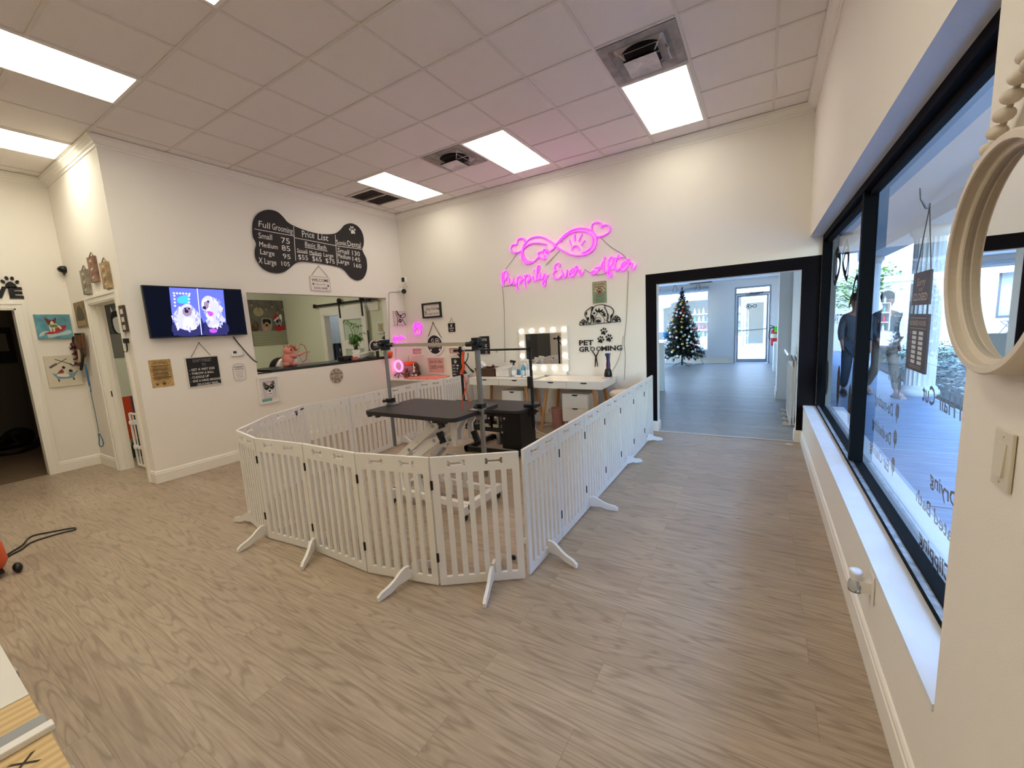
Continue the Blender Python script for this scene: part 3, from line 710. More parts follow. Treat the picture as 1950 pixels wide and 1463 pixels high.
# small neon paw on the back wall, small neon word on the left wall
np_ = thing('neon_sign', 'small pink neon paw print on the back wall near the corner', 'neon sign', (-2.38, YB, 1.46))
k4 = crop(740, 580, 10.45)
neon(FB, [k4(s) for s in ([(510,520),(525,490),(545,470),(572,440),(600,470),(625,495),(640,530),(630,580),(600,590),(572,580),(545,590),(515,575),(510,520)],
  [(495,460),(485,430),(500,410),(520,440),(515,475),(495,460)], [(535,420),(520,385),(540,360),(560,390),(555,425),(535,420)], [(590,420),(585,385),(600,360),(620,385),(612,420),(590,420)], [(635,460),(632,430),(650,405),(665,435),(650,470),(635,460)])], .0055, 'neon_tube', np_)
nw = thing('neon_sign', 'small pink neon lettering on the left wall under the dog line drawing', 'neon sign', (XA, 3.8, 1.3))
neon(FA, [k4(s) for s in ([(100,640),(110,690),(125,640),(130,690),(120,730)], [(140,640),(135,680),(160,690),(165,640),(165,720),(150,760),(135,740)], [(180,640),(190,690),(215,650),(220,690),(235,615),(240,680)], [(255,640),(250,680),(275,680),(280,640),(290,690),(315,650),(320,690)],
  [(130,760),(135,830),(140,790),(160,770)], [(180,790),(185,830),(205,780),(215,810)], [(240,770),(245,820),(270,770),(285,810)])], .005, 'neon_tube', nw, k=3)
mb = MB()
for st in ([(753, 662), (754, 690), (756, 712)], [(778, 660), (778, 690)]): mb.tube([FA.pt(*FA.px(x, y), .004) for x, y in st], .003, 5)
mb.build('power_cable', CORD, nw)

# ================= wall A (left wall with the service window)
def A(pts): return [FA.px(*p) for p in pts]
k3 = crop(240, 360, 3.75)
SL = mat('slate_board', '#241f1f', .75)
t = thing('price_board', 'black bone-shaped chalk price list high on the left wall', 'price board', (XA, 2.3, 2.4))
out = smooth(A(k3([(900,290),(905,230),(930,185),(970,158),(1020,150),(1075,165),(1115,200),(1150,240),(1200,268),(1270,295),(1340,315),(1420,325),(1490,318),(1530,290),(1560,257),(1605,247),(1650,268),(1680,310),(1692,360),(1690,405),(1681,432),(1692,462),(1710,500),(1716,560),(1705,610),(1680,645),(1640,652),(1600,630),(1570,595),(1535,565),(1480,550),(1400,535),(1320,525),(1250,520),(1205,532),(1160,570),(1120,595),(1070,602),(1010,590),(960,555),(925,500),(918,440),(927,390),(905,345)])), 3, True)
bevel(MB().prism(FA, out, .004, .022).build('board', SL, t), .003)
mb = MB(); D = .0225
def bt(s, bl, br, tl, **k): mb.tpx(FA, s, *k3([bl, br, tl]), D, 0, **k)
bt('Full', (940,270), (1025,290), (940,226), shear=.1); bt('Grooming', (1038,290), (1185,325), (1038,245), shear=.1)
for s, a, b, tl, n, na, nb, nt in (('Small', (940,352), (1040,368), (940,312), '75', (1103,386), (1165,396), (1103,346)), ('Medium', (945,412), (1078,434), (945,376), '85', (1107,440), (1168,448), (1107,402)),
        ('Large', (952,466), (1055,482), (952,428), '95', (1115,496), (1170,504), (1115,462)), ('X Large', (940,530), (1068,548), (940,488), '105', (1105,548), (1165,556), (1105,516))):
    bt(s, a, b, tl, shear=.1); bt(n, na, nb, nt)
bt('Price', (1252,345), (1340,354), (1252,298), shear=.15); bt('List', (1362,362), (1440,374), (1362,318), shear=.15)
bt('Basic Bath', (1272,410), (1425,438), (1272,376), shear=.1)
for s, a, b, tl in (('Small', (1215,452), (1290,462), (1215,426)), ('Medium', (1305,468), (1390,478), (1305,440)), ('Large', (1405,484), (1475,492), (1405,456))): bt(s, a, b, tl, shear=.1)
for s, a, b, tl in (('$55', (1225,503), (1295,512), (1225,468)), ('$65', (1325,514), (1392,522), (1325,480)), ('$75', (1420,528), (1485,536), (1420,496))): bt(s, a, b, tl)
bt('Sonic', (1497,398), (1570,408), (1497,364)); bt('Dental', (1578,410), (1672,424), (1578,370))
for s, a, b, tl, n, na, nb, nt in (('Small', (1503,452), (1588,472), (1503,418), '130', (1610,474), (1665,482), (1610,442)), ('Medium', (1505,492), (1598,508), (1505,458), '145', (1612,514), (1667,524), (1612,484)), ('Large', (1507,530), (1588,542), (1507,498), '160', (1622,560), (1675,568), (1622,530))):
    bt(s, a, b, tl, shear=.08); bt(n, na, nb, nt)
for a, b in (((912,288),(1195,338)), ((1190,270),(1205,512)), ((1487,330),(1502,545)), ((1198,350),(1490,406)), ((1272,418),(1432,446)), ((1500,408),(1678,432)), ((1215,452),(1290,462)), ((1305,470),(1390,480))):
    mb.line(FA, A(k3([a, b])), .008, D)
for p in paw(*FA.px(*k3([(1611, 297)])[0]), .13, .12): mb.flat(FA, p, D)
mb.build('chalk_lettering', CHALK, t)

t = thing('television', 'wall-mounted flat television showing two white fluffy dogs before and after grooming', 'television', (XA, .71, 1.59))
TVO = .075
tv = [FA.px(x, y, TVO) for x, y in ((271.5, 542), (462, 552), (469, 638), (285, 644.5))]
a0, a1, b0, b1 = (tv[0][0]+tv[3][0])/2, (tv[1][0]+tv[2][0])/2, (tv[2][1]+tv[3][1])/2, (tv[0][1]+tv[1][1])/2
bevel(MB().fbx(FA, a0, a1, b0, b1, .035, TVO).build('casing', BLACK, t), .004)
MB().fbx(FA, a0+.3, a1-.3, b0+.12, b1-.12, .0005, .035).build('wall_bracket', BLACK, t)
SCR = mat('screen_black', '#010206', .35, spec=.1, emit=.12, ecol=(.02, .03, .10))
MB().fbx(FA, a0+.008, a1-.008, b0+.014, b1-.008, TVO, TVO+.0012).build('screen', SCR, t)
TV = [mat('screen_'+n, c, .3, emit=1.15, ecol=lin(c)) for n, c in (('blue', '#5a68f0'), ('pale', '#b9bdf6'), ('shade', '#8a90e8'), ('navy', '#20215c'), ('face', '#8c7a9c'), ('dark', '#141232'), ('violet', '#b04be0'), ('teal', '#3fb2e8'), ('white', '#d8d8ff'))]
k1 = crop(0, 380, 4.0625)
mb = MB(); dd = TVO+.0016
def S(pts): return [FA.px(x, y, dd) for x, y in k1(pts)]
mb.flat(FA, S([(1307,680),(1727,700),(1757,1043),(1347,1050)]), dd, 0)
def blob(pts, mi, lv): mb.flat(FA, smooth(S(pts), 3, True), dd + lv*.0004, mi)
blob([(1345,940),(1450,900),(1560,920),(1560,1045),(1350,1048)], 3, 1); blob([(1566,960),(1650,940),(1755,960),(1756,1040),(1562,1044)], 3, 1)
blob([(1400,830),(1450,805),(1500,840),(1535,900),(1545,960),(1500,1000),(1430,1010),(1360,970),(1340,900),(1370,850)], 1, 2)
blob([(1415,850),(1450,830),(1480,850),(1480,890),(1445,905),(1415,885)], 4, 3)
for q in ((1432, 845, 5), (1462, 845, 5)): mb.flat(FA, circ(*S([q[:2]])[0], .012, 8), dd+.0016, 5)
mb.flat(FA, circ(*S([(1443, 865)])[0], .02, 10), dd+.0016, 5)
blob([(1420,930),(1460,915),(1500,940),(1520,1000),(1430,1008)], 8, 3)
blob([(1575,760),(1610,745),(1660,770),(1700,830),(1720,900),(1745,930),(1730,950),(1690,930),(1700,980),(1620,990),(1600,940),(1610,880),(1565,850),(1560,790)], 1, 2)
blob([(1565,780),(1600,775),(1625,800),(1615,860),(1585,860),(1560,830)], 8, 3); blob([(1575,800),(1605,790),(1615,830),(1590,850)], 4, 4)
mb.flat(FA, circ(*S([(1580, 838)])[0], .02, 10), dd+.002, 5); mb.flat(FA, circ(*S([(1610, 790)])[0], .013, 10), dd+.002, 5)
blob([(1600,865),(1640,870),(1650,890),(1625,905)], 6, 4); blob([(1620,1005),(1650,1000),(1680,1010),(1670,1030),(1630,1030)], 6, 4)
blob([(1375,760),(1450,740),(1460,800),(1380,800)], 7, 1)
for i in range(6): mb.flat(FA, circ(*S([(1345+i*24, 725+i*1)])[0], .011, 8), dd+.001, 8)
for i in range(4): mb.flat(FA, circ(*S([(1348+i*2, 745+i*26)])[0], .011, 8), dd+.001, 8); mb.flat(FA, circ(*S([(1462, 745+i*26)])[0], .011, 8), dd+.001, 8)
mb.line(FA, S([(1525,690),(1560,1046)]), .008, dd+.0012, 8)
rnd = random.Random(2)
for cx_, cy_, rx, ry, n in ((1440, 920, 98, 95, 70), (1650, 850, 70, 85, 45), (1660, 950, 60, 40, 25)):
    for i in range(n):
        a_ = rnd.uniform(0, 6.28); q = .72+.3*rnd.random(); c_ = S([(cx_+rx*q*math.cos(a_), cy_+ry*q*math.sin(a_))])[0]
        if abs(cx_+rx*q*math.cos(a_)-1443) < 40 and abs(cy_+ry*q*math.sin(a_)-860) < 42: continue
        mb.flat(FA, circ(c_[0], c_[1], .011+.006*rnd.random(), 7, .6, 1.7, rnd.uniform(-.6, .6)), dd+.0013+i*.000004, (1, 2, 8)[i % 3])
mb.build('screen_picture', TV, t)
mb = MB().tube([FA.pt(*FA.px(x, y), .012) for x, y in smooth([(443, 641), (458, 660), (480, 684), (489, 690)], 3)], .006, 6); mb.build('power_cable', BLACK, t)

def hung(t, fr, apex, l, r, col=None, rad=.004, d=.01):
    mb = MB(); mb.tube([fr.pt(*fr.px(*p), d) for p in (l, apex, r)], rad, 5); mb.ball(fr.pt(*fr.px(*apex), d), rad*1.8, 6); return mb.build('hanging_cord', col or mat('jute_cord', '#7d6a58', .9), t)
def rect(fr, tl, tr, br, bl):
    P = [fr.px(*q) for q in (tl, tr, br, bl)]
    return ((P[0][0]+P[3][0])/2, (P[1][0]+P[2][0])/2, (P[2][1]+P[3][1])/2, (P[0][1]+P[1][1])/2)
# welcome sign
t = thing('welcome_sign', 'white hanging sign reading Welcome hope you like dog hair', 'sign', (XA, 2.33, 2.18))
a0, a1, b0, b1 = rect(FA, (588, 525), (627, 528), (630, 557), (591, 553))
MB().prism(FA, rrect(a0, a1, b0, b1, .03), .004, .012).build('board', mat('sign_white', '#e8ddd6', .6), t)
mb = MB(); w, h = a1-a0, b1-b0; ca = (a0+a1)/2
o = rrect(a0+.008, a1-.008, b0+.008, b1-.008, .025); mb.line(FA, o+[o[0]], .004, .0125)
mb.text(FA, 'WELCOME', ca, b0+h*.64, .042, .0125, 0, w*.84, bold=.012); mb.text(FA, 'hope you like', ca, b0+h*.42, .026, .0125, 0, w*.5, shear=.25); mb.text(FA, 'DOG HAIR', ca, b0+h*.13, .036, .0125, 0, w*.66, bold=.012)
for x, y in ((a0+.05, b0+h*.48), (a1-.045, b0+h*.4)):
    for p in paw(x, y, .045, .3): mb.flat(FA, p, .0125)
mb.build('lettering', INK, t)
hung(t, FA, (606, 507), (593, 524), (623, 527))
# brown laws poster
t = thing('laws_poster', 'small aged brown poster of printed dog grooming laws', 'poster', (XA, .26, 1.06))
a0, a1, b0, b1 = rect(FA, (282, 687), (325, 683), (331, 735), (290, 739))
MB().prism(FA, rrect(a0, a1, b0, b1, .006), .001, .004).build('sheet', mat('aged_paper', '#b8965e', .8, var=.3, bscale=14), t)
mb = MB(); w, h = a1-a0, b1-b0; ca = (a0+a1)/2
mb.text(FA, 'THE LAWS OF', ca, b0+h*.90, .013, .0045, 0, w*.6, bold=.02); mb.text(FA, 'DOG GROOMING', ca, b0+h*.835, .016, .0045, 0, w*.72, bold=.02)
for i in range(15):
    y = b0+h*(.78-.036*i); L0 = w*(.36 if i % 3 else .42); mb.line(FA, [(ca-L0, y), (ca+L0*(1-.3*((i*7) % 3)/3), y)], .0042 if i % 4 else .007, .0045)
for p in paw(a0+w*.24, b0+h*.12, .035): mb.flat(FA, p, .0045)
for p in paw(ca+.01, b0+h*.14, .045): mb.flat(FA, p, .0045)
mb.line(FA, [(a1-w*.3, b0+h*.08), (a1-w*.14, b0+h*.18)], .004, .0045)
mb.build('printing', mat('brown_ink', '#2c1c0c', .8), t)
# don't forget board
t = thing('message_board', "black chalk message board reading Don't Forget below the television", 'sign', (XA, .66, 1.0))
a0, a1, b0, b1 = rect(FA, (349, 681), (414, 677), (422, 732), (360, 738.5))
MB().fbx(FA, a0, a1, b0, b1, .002, .012).build('frame', mat('frame_white', '#d9d3cc', .5), t); MB().fbx(FA, a0+.012, a1-.008, b0+.012, b1-.012, .012, .0135).build('panel', MBLACK, t)
mb = MB(); w, h = a1-a0, b1-b0; ca = (a0+a1)/2
mb.text(FA, "DON'T FORGET", ca, b0+h*.82, .036, .014, 1, w*.55); mb.text(FA, 'TO', ca+.01, b0+h*.69, .028, .014, 1, w*.12)
for i, s in enumerate(('- GET A WET KISS', '- THROW A BALL', '- CUDDLE UP', '- GIVE A HAND MASSAGE', '  ON A DAILY BASIS...')):
    mb.text(FA, s.strip(), a0+(.028 if i < 4 else .085), b0+h*(.545-.125*i), .026, .014, 0, w*(.76, .72, .55, .9, .68)[i], 'L', bold=.008)
mb.build('chalk_lettering', [CHALK, mat('chalk_grey', '#8f8d8c', .9)], t)
hung(t, FA, (378, 653), (363, 681), (400, 677))
# thermostat
t = thing('thermostat', 'small white wall thermostat beneath the right end of the television', 'thermostat', (XA, 1.04, 1.32))
a0, a1, b0, b1 = rect(FA, (438, 666), (460, 664.5), (460.5, 677.5), (440, 679.5))
bevel(MB().fbx(FA, a0, a1, b0, b1, .001, .024).build('case', WHITE, t), .005); MB().fbx(FA, a0+.02, a0+.06, b0+.035, b1-.022, .024, .0255).build('display', mat('lcd', '#39423f', .3), t)
# white house sign
t = thing('doggie_sign', 'white shaped tin sign with small printed text under the thermostat', 'sign', (XA, 1.05, 1.02))
a0, a1, b0, b1 = rect(FA, (441, 694), (467, 692), (469, 724), (445, 727)); w, h = a1-a0, b1-b0; ca = (a0+a1)/2
out = [(a0+.02, b0), (ca, b0-.008), (a1-.02, b0), (a1-.012, b0+.02), (a1, b0+.03), (a1, b1-.03), (a1-.012, b1-.02), (a1-.02, b1), (ca, b1+.008), (a0+.02, b1), (a0+.012, b1-.02), (a0, b1-.03), (a0, b0+.03), (a0+.012, b0+.02)]
MB().prism(FA, out, .001, .005).build('plate', mat('tin_white', '#e4ddd8', .5), t)
mb = MB(); ins = [(ca+(x-ca)*.93, (b0+b1)/2+(y-(b0+b1)/2)*.95) for x, y in out]; mb.line(FA, ins+[ins[0]], .003, .0055)
mb.text(FA, "DODA'S", ca, b0+h*.77, .02, .0055, 0, w*.66, bold=.03); mb.text(FA, 'WASHROOM', ca, b0+h*.66, .014, .0055, 0, w*.66, bold=.02)
for i, s in enumerate(('wash your paws', 'use the soap', 'shake dry', 'no licking')): mb.text(FA, s, ca, b0+h*(.53-.105*i), .011, .0055, 0, w*(.58, .5, .46, .5)[i])
mb.text(FA, 'THANK YOU', ca, b0+h*.07, .009, .0055, 0, w*.4)
mb.build('lettering', mat('grey_ink', '#4a4540', .8), t)
# framed dog with sunglasses
t = thing('framed_print', 'white framed print of a dog in dark sunglasses below the service window', 'picture', (XA, 1.38, .67))
a0, a1, b0, b1 = rect(FA, (487.5, 720), (530, 714), (534, 764), (495, 771)); w, h = a1-a0, b1-b0
mb = MB()
for q in ((a0, a1, b0, b0+.02), (a0, a1, b1-.02, b1), (a0, a0+.02, b0+.02, b1-.02), (a1-.02, a1, b0+.02, b1-.02)): mb.fbx(FA, *q, .002, .022)
mb.build('frame', WHITE, t); MB().fbx(FA, a0+.02, a1-.02, b0+.02, b1-.02, .002, .014).build('mount', mat('mount_white', '#ddd6d0', .8), t)
mb = MB(); p0, p1, q0, q1 = a0+w*.21, a1-w*.2, b0+h*.19, b1-h*.17; pw, ph = p1-p0, q1-q0
U = lambda x, y: (p0+pw*x, q0+ph*y)
mb.flat(FA, [U(0,0), U(1,0), U(1,1), U(0,1)], .0145, 0)
mb.flat(FA, smooth([U(.1,0),U(.05,.4),U(.18,.75),U(.5,.9),U(.82,.75),U(.95,.4),U(.9,0)], 3, True), .0149, 1)
mb.flat(FA, [U(.03,.72), U(.1,.98), U(.35,.82)], .0152, 2); mb.flat(FA, [U(.97,.75), U(.88,1.0), U(.65,.84)], .0152, 2)
for x in (.3, .7): mb.flat(FA, [U(*q) for q in circ(x, .64, .2, 14, 1, .8)], .0156, 3)
mb.line(FA, [U(.4, .68), U(.6, .68)], .012, .0156, 3)
for x in (.26, .66): mb.flat(FA, [U(*q) for q in circ(x, .68, .06, 8, 1.3, .5)], .016, 0)
mb.flat(FA, [U(*q) for q in circ(.5, .36, .2, 12, 1, 1.1)], .0153, 4); mb.flat(FA, [U(*q) for q in circ(.5, .42, .08, 10, 1.2, .9)], .0157, 3); mb.line(FA, [U(.4, .26), U(.5, .23), U(.62, .27)], .008, .0157, 3)
mb.flat(FA, [(p0-.03, b0+.028), (p0+.10, b0+.028), (p0+.10, b0+.066), (p0-.03, b0+.066)], .0152, 5)
mb.build('print', [mat('p_grey', '#b9b4b4', .8), mat('p_light', '#cfc8c6', .8), mat('p_dark', '#5b5553', .8), mat('p_black', '#1d1a1a', .6), mat('p_white', '#e5e0de', .8), mat('p_teal', '#6fa39f', .7)], t)
# round wipe your paws sign
t = thing('round_sign', 'round speckled sign reading Wipe Your Paws on the half wall', 'sign', (XA, 2.42, .78))
ca, cb = FA.px(640.5, 715.7); R_ = .117
MB().prism(FA, circ(ca, cb, R_, 32), .002, .012).build('disc', mat('stone_disc', '#b8a898', .8, var=.12, bscale=70), t)
mb = MB(); mb.text(FA, 'Wipe', ca, cb+.025, .034, .0125, 0, shear=.25, bold=.01); mb.text(FA, 'your', ca, cb-.015, .026, .0125, 0, shear=.25, bold=.01); mb.text(FA, 'Paws', ca, cb-.062, .034, .0125, 0, shear=.25, bold=.01)
for i in range(8):
    a = PI/8 + i*PI/4
    for p in paw(ca+math.cos(a)*.088, cb+math.sin(a)*.09, .034, a-PI/2): mb.flat(FA, p, .0125)
mb.build('lettering', INK, t)
# canvas with dog line drawing at the right end of wall A
t = thing('dog_canvas', 'square canvas line drawing of a dog with pointed ears beside the corner', 'picture', (XA, 3.83, 1.65))
CF = .035
a0, a1, b0, b1 = rect(FA, (749, 592), (771, 593), (771, 619), (750, 619)); a1 = min(a1, YB-.02); a0 = a1-.27
MB().fbx(FA, a0, a1, b0, b1, .002, CF).build('canvas', mat('canvas_side', '#d8c8c2', .8), t)
mb = MB(); w, h = a1-a0, b1-b0; U = lambda x, y: (a0+w*x, b0+h*y)
for st in ([(.25,.55),(.15,.8),(.2,.98),(.32,.9),(.42,.62)], [(.62,.62),(.8,.78),(.98,.78),(.95,.62),(.78,.5)], [(.42,.64),(.5,.72),(.62,.66)], [(.25,.55),(.28,.35),(.4,.2),(.55,.22),(.68,.38),(.74,.52)], [(.28,.35),(.2,.1),(.2,.0)], [(.7,.38),(.85,.12),(.95,.0)], [(.4,.4),(.42,.26),(.55,.26),(.56,.38)], [(.33,.5),(.36,.55)], [(.58,.52),(.62,.5)]):
    mb.line(FA, smooth([U(*p) for p in st], 3), .014, CF+.0006)
mb.flat(FA, [U(*q) for q in circ(.48, .38, .07, 10, 1.2, .8)], CF+.001); mb.flat(FA, smooth([U(.3,.7),U(.24,.9),U(.36,.84),U(.4,.66)], 2, True), CF+.0008)
mb.flat(FA, smooth([U(.42,.45),U(.5,.7),U(.62,.6),U(.6,.48),U(.5,.5)], 2, True), CF+.0008, 1)
mb.build('ink_drawing', [INK, mat('ink_grey', '#5a4a55', .8)], t)
# security cameras in the corner
t = thing('security_camera', 'small square black-faced camera high in the far corner', 'security camera', at_y(768, 540, YB-.03))
p = at_y(767.5, 533, YB-.12)
mb = MB().bx(p.x-.045, p.x+.045, p.y, p.y+.05, p.z-.045, p.z+.05); bevel(mb.build('housing', WHITE, t), .01); MB().bx(p.x-.036, p.x+.036, p.y-.003, p.y, p.z-.036, p.z+.04).build('lens', BLACK, t)
MB().cyl((p.x, p.y+.03, p.z-.045), (p.x, YB-.001, p.z-.12), .014).build('mount', WHITE, t)
t = thing('security_camera', 'white bullet camera with round black lens lower in the far corner', 'security camera', at_y(765, 555, YB-.06))
p = at_y(769, 555, YB-.16); q = at_y(763, 552, YB-.03)
mb = MB().cyl(q, p, .045, n=18); mb.build('housing', WHITE, t); d = (p-q).normalized(); MB().cyl(p, p+d*.01, .042, n=18).build('lens', BLACK, t)
MB().cyl(q+V((-.02, .0, .0)), V((q.x-.02, YB-.001, q.z+.02)), .035, n=14).build('mount', WHITE, t)
mb = MB().tube([FA.pt(*FA.px(x, y), .006) for x, y in smooth([(762, 556), (752, 556.5), (742, 557), (740, 566), (740.5, 600), (741, 640), (741.5, 655)], 3)], .004, 5); mb.build('cable', CORD, t)

# ================= wall B (back wall)
def B(pts): return [FB.px(*p) for p in pts]
t = thing('framed_sign', 'black framed sign reading dog kisses fix bad days', 'sign', (-1.99, YB, 1.73))
a0, a1, b0, b1 = rect(FB, (804, 578.5), (840, 575), (842.5, 603.5), (808, 607)); w, h = a1-a0, b1-b0; ca = (a0+a1)/2
mb = MB()
for q in ((a0, a1, b0, b0+.028), (a0, a1, b1-.028, b1), (a0, a0+.028, b0+.028, b1-.028), (a1-.028, a1, b0+.028, b1-.028)): mb.fbx(FB, *q, .002, .035)
mb.build('frame', MBLACK, t); MB().fbx(FB, a0+.028, a1-.028, b0+.028, b1-.028, .002, .015).build('panel', mat('sign_cream', '#e6d9d2', .8), t)
mb = MB(); mb.text(FB, 'dog kisses', ca+.01, b0+h*.52, .055, .0155, 0, w*.68, shear=.3); mb.text(FB, 'FIX BAD DAYS', ca, b0+h*.2, .035, .0155, 0, w*.74)
for x, y in ((a0+.07, b0+h*.42), (a1-.06, b0+h*.56)):
    for p in paw(x, y, .045, .3): mb.flat(FB, p, .0155)
mb.build('lettering', INK, t)
t = thing('oval_sign', 'oval black board with Go lettering hung by a rope loop on the back wall', 'sign', (-1.98, YB, 1.07))
ca, cb = FB.px(829, 656.5); ra, rb = .205, .195
MB().prism(FB, circ(ca, cb, 1, 36, ra, rb), .002, .022, 0, [circ(ca, cb, 1, 36, ra-.03, rb-.03)]).build('rim', WHITE, t); MB().prism(FB, circ(ca, cb, 1, 36, ra-.03, rb-.03), .002, .012).build('board', MBLACK, t)
mb = MB(); mb.text(FB, 'G', ca-.05, cb+.04, .07, .0125, 0); o = circ(ca+.06, cb+.067, .042, 16); mb.line(FB, o+[o[0]], .012, .0125); mb.flat(FB, circ(ca+.06, cb+.067, .018, 10), .0125)
mb.text(FB, 'do your thing', ca, cb-.05, .045, .0125, 0, .27, shear=.25)
for x in (-.105, .105): mb.flat(FB, [(ca+x+q[0], cb-.095+q[1]) for q in ((0, -.025), (.022, .002), (.018, .018), (.006, .02), (0, .01), (-.006, .02), (-.018, .018), (-.022, .002))], .0125)
mb.build('lettering', CHALK, t)
hung(t, FB, (825, 615), (815, 645), (842, 645), rad=.008)
t = thing('hanging_sign', 'little black hanging sign with a white paw and two lines of text', 'sign', (-1.57, YB, 1.46))
a0, a1, b0, b1 = rect(FB, (854, 616), (866.5, 615.5), (867.5, 632), (854.5, 632.5)); ca = (a0+a1)/2; h = b1-b0
MB().fbx(FB, a0, a1, b0, b1, .002, .012).build('board', MBLACK, t); mb = MB()
for p in paw(ca, b1-h*.27, h*.36): mb.flat(FB, p, .0125)
mb.text(FB, 'DOGS', ca, b0+h*.34, .026, .0125, 0, .1, bold=.01); mb.text(FB, 'RULE', ca, b0+h*.12, .02, .0125, 0, .065, bold=.01); mb.build('lettering', CHALK, t)
hung(t, FB, (860, 606), (856, 616), (864.5, 615.5), rad=.003)
def pinkframe(label, q, word):
    a0, a1, b0, b1 = rect(FB, *q); t = thing('word_sign', label, 'sign', ((a0+a1)/2, YB, b0), 'pink framed word signs')
    mb = MB()
    for r in ((a0, a1, b0, b0+.025), (a0, a1, b1-.025, b1), (a0, a0+.025, b0+.025, b1-.025), (a1-.025, a1, b0+.025, b1-.025)): mb.fbx(FB, *r, .002, .03)
    mb.build('frame', WHITE, t); MB().fbx(FB, a0+.025, a1-.025, b0+.025, b1-.025, .002, .012).build('panel', mat('blush_panel', '#cf9590', .8), t)
    mb = MB(); mb.text(FB, word, (a0+a1)/2, b0+(b1-b0)*.3, (b1-b0)*.4, .0125, 0, (a1-a0)*.62); mb.build('lettering', CHALK, t)
pinkframe('small pink framed word sign left of the oval black board', ((785, 662), (806, 661), (806.5, 676.5), (786.5, 677.5)), 'WASH')
pinkframe('small pink framed word sign right of the oval black board', ((854.5, 660.5), (876, 660), (876.5, 676), (855.5, 676.5)), 'GROOM')
t = thing('pretty_sign', "pink square framed sign reading you're like really pretty", 'sign', (-1.98, YB, .73))
a0, a1, b0, b1 = rect(FB, (814.5, 681), (848, 679.5), (850, 711.5), (816, 712.5)); w, h = a1-a0, b1-b0; ca = (a0+a1)/2
mb = MB()
for r in ((a0, a1, b0, b0+.018), (a0, a1, b1-.018, b1), (a0, a0+.018, b0+.018, b1-.018), (a1-.018, a1, b0+.018, b1-.018)): mb.fbx(FB, *r, .002, .028)
mb.build('frame', mat('frame_blush_white', '#e9d8d2', .5), t); MB().fbx(FB, a0+.018, a1-.018, b0+.018, b1-.018, .002, .012).build('panel', mat('blush_panel_light', '#dba7a0', .8), t)
mb = MB(); mb.text(FB, "you're like", ca-.01, b0+h*.66, .055, .0125, 0, w*.7, shear=.25); mb.text(FB, 'really', ca-.07, b0+h*.38, .055, .0125, 0, w*.36, shear=.25); mb.text(FB, 'pretty', ca+.09, b0+h*.36, .055, .0125, 0, w*.36, shear=.25); mb.line(FB, [(ca-.14, b0+h*.31), (ca, b0+h*.33)], .007, .0125)
mb.build('lettering', INK, t)
t = thing('open_sign', 'upright black plaque behind the steel grooming post', 'sign', (-.9, YB, 1.08))
a0, a1, b0, b1 = rect(FB, (914, 641), (932, 640), (933, 673.5), (915, 675))
bevel(MB().fbx(FB, a0, a1, b0, b1, .002, .015).build('board', MBLACK, t), .003)
mb = MB(); mb.text(FB, 'COME IN', (a0+a1)/2+.05, b0+.06, .04, .0155, 0, .2, rot=PI/2); mb.text(FB, "WE'RE", (a0+a1)/2, b1-.075, .04, .0155, 0, .11); mb.build('lettering', CHALK, t)
t = thing('rules_poster', 'green and brown tin dog-rules poster above the dog wall art', 'poster', (1.08, YB, 1.75))
a0, a1, b0, b1 = rect(FB, (1128, 537.5), (1155, 534.5), (1155.5, 577), (1129, 578.5)); w, h = a1-a0, b1-b0; ca = (a0+a1)/2
MB().prism(FB, rrect(a0, a1, b0, b1, .01), .001, .004).build('plate', mat('tin_green', '#7f8f72', .6, var=.12, bscale=12), t)
mb = MB(); mb.flat(FB, [(a0+.012, b1-.055), (a1-.012, b1-.055), (a1-.012, b1-.012), (a0+.012, b1-.012)], .0045, 2); mb.flat(FB, [(a0+.012, b1-.135), (a1-.012, b1-.135), (a1-.012, b1-.06), (a0+.012, b1-.06)], .0045, 2)
mb.text(FB, 'DOG BUSINESS', ca, b1-.05, .026, .005, 1, w*.8, bold=.02); mb.line(FB, [(a0+.03, b1-.072), (a1-.05, b1-.072)], .01, .005, 1)
P_ = paw(ca, b1-.125, .085)
for i, p in enumerate(P_): mb.flat(FB, p, .005, 3 if i == 0 else 0)
for i in range(7): mb.line(FB, [(ca-w*(.3 if i % 2 else .26), b0+.122-.017*i), (ca+w*(.32 if i % 2 else .27), b0+.122-.017*i)], .005, .0045, 4)
for x, y, r in ((a0+.03, b1-.10, .4), (a1-.025, b1-.105, -.7), (a1-.04, b1-.085, .8)): mb.line(FB, [(x-.01*math.cos(r), y-.01*math.sin(r)), (x+.012*math.cos(r), y+.012*math.sin(r))], .007, .005, 0)
mb.build('printing', [INK, mat('rust_ink', '#6b3322', .8), mat('poster_cream', '#b4aa8a', .8), mat('paw_red', '#8e1f1c', .7), mat('dark_green_ink', '#3d4a38', .8)], t)
# dog cut-out wall art
t = thing('dog_wall_art', 'black metal outline of a dog peeking over a ledge with two paws', 'wall art', (1.07, YB, 1.45))
k9 = crop(1090, 570, 9.75)
def D9(pts): return [FB.px(*p) for p in k9(pts)]
mb = MB(); dd = .012
def ln(pts, w=.008, sm=True):
    q = D9(pts); q = smooth(q, 3) if sm and len(q) > 2 else q; mb.line(FB, q, w, dd)
def fl_(pts): mb.prism(FB, smooth(D9(pts), 2, True), .008, dd)
ln([(145,487),(400,462),(650,440),(905,412)], .009); ln([(370,145),(300,190),(245,240),(240,300),(270,350),(290,420),(330,455),(355,420),(350,340),(355,260),(390,160),(370,145)], .013)
ln([(390,160),(450,115),(520,105),(590,105),(620,150)], .01); ln([(590,105),(650,125),(720,150),(770,210),(755,280),(720,330),(720,400),(685,425),(650,390),(660,300),(640,220),(600,150)], .013)
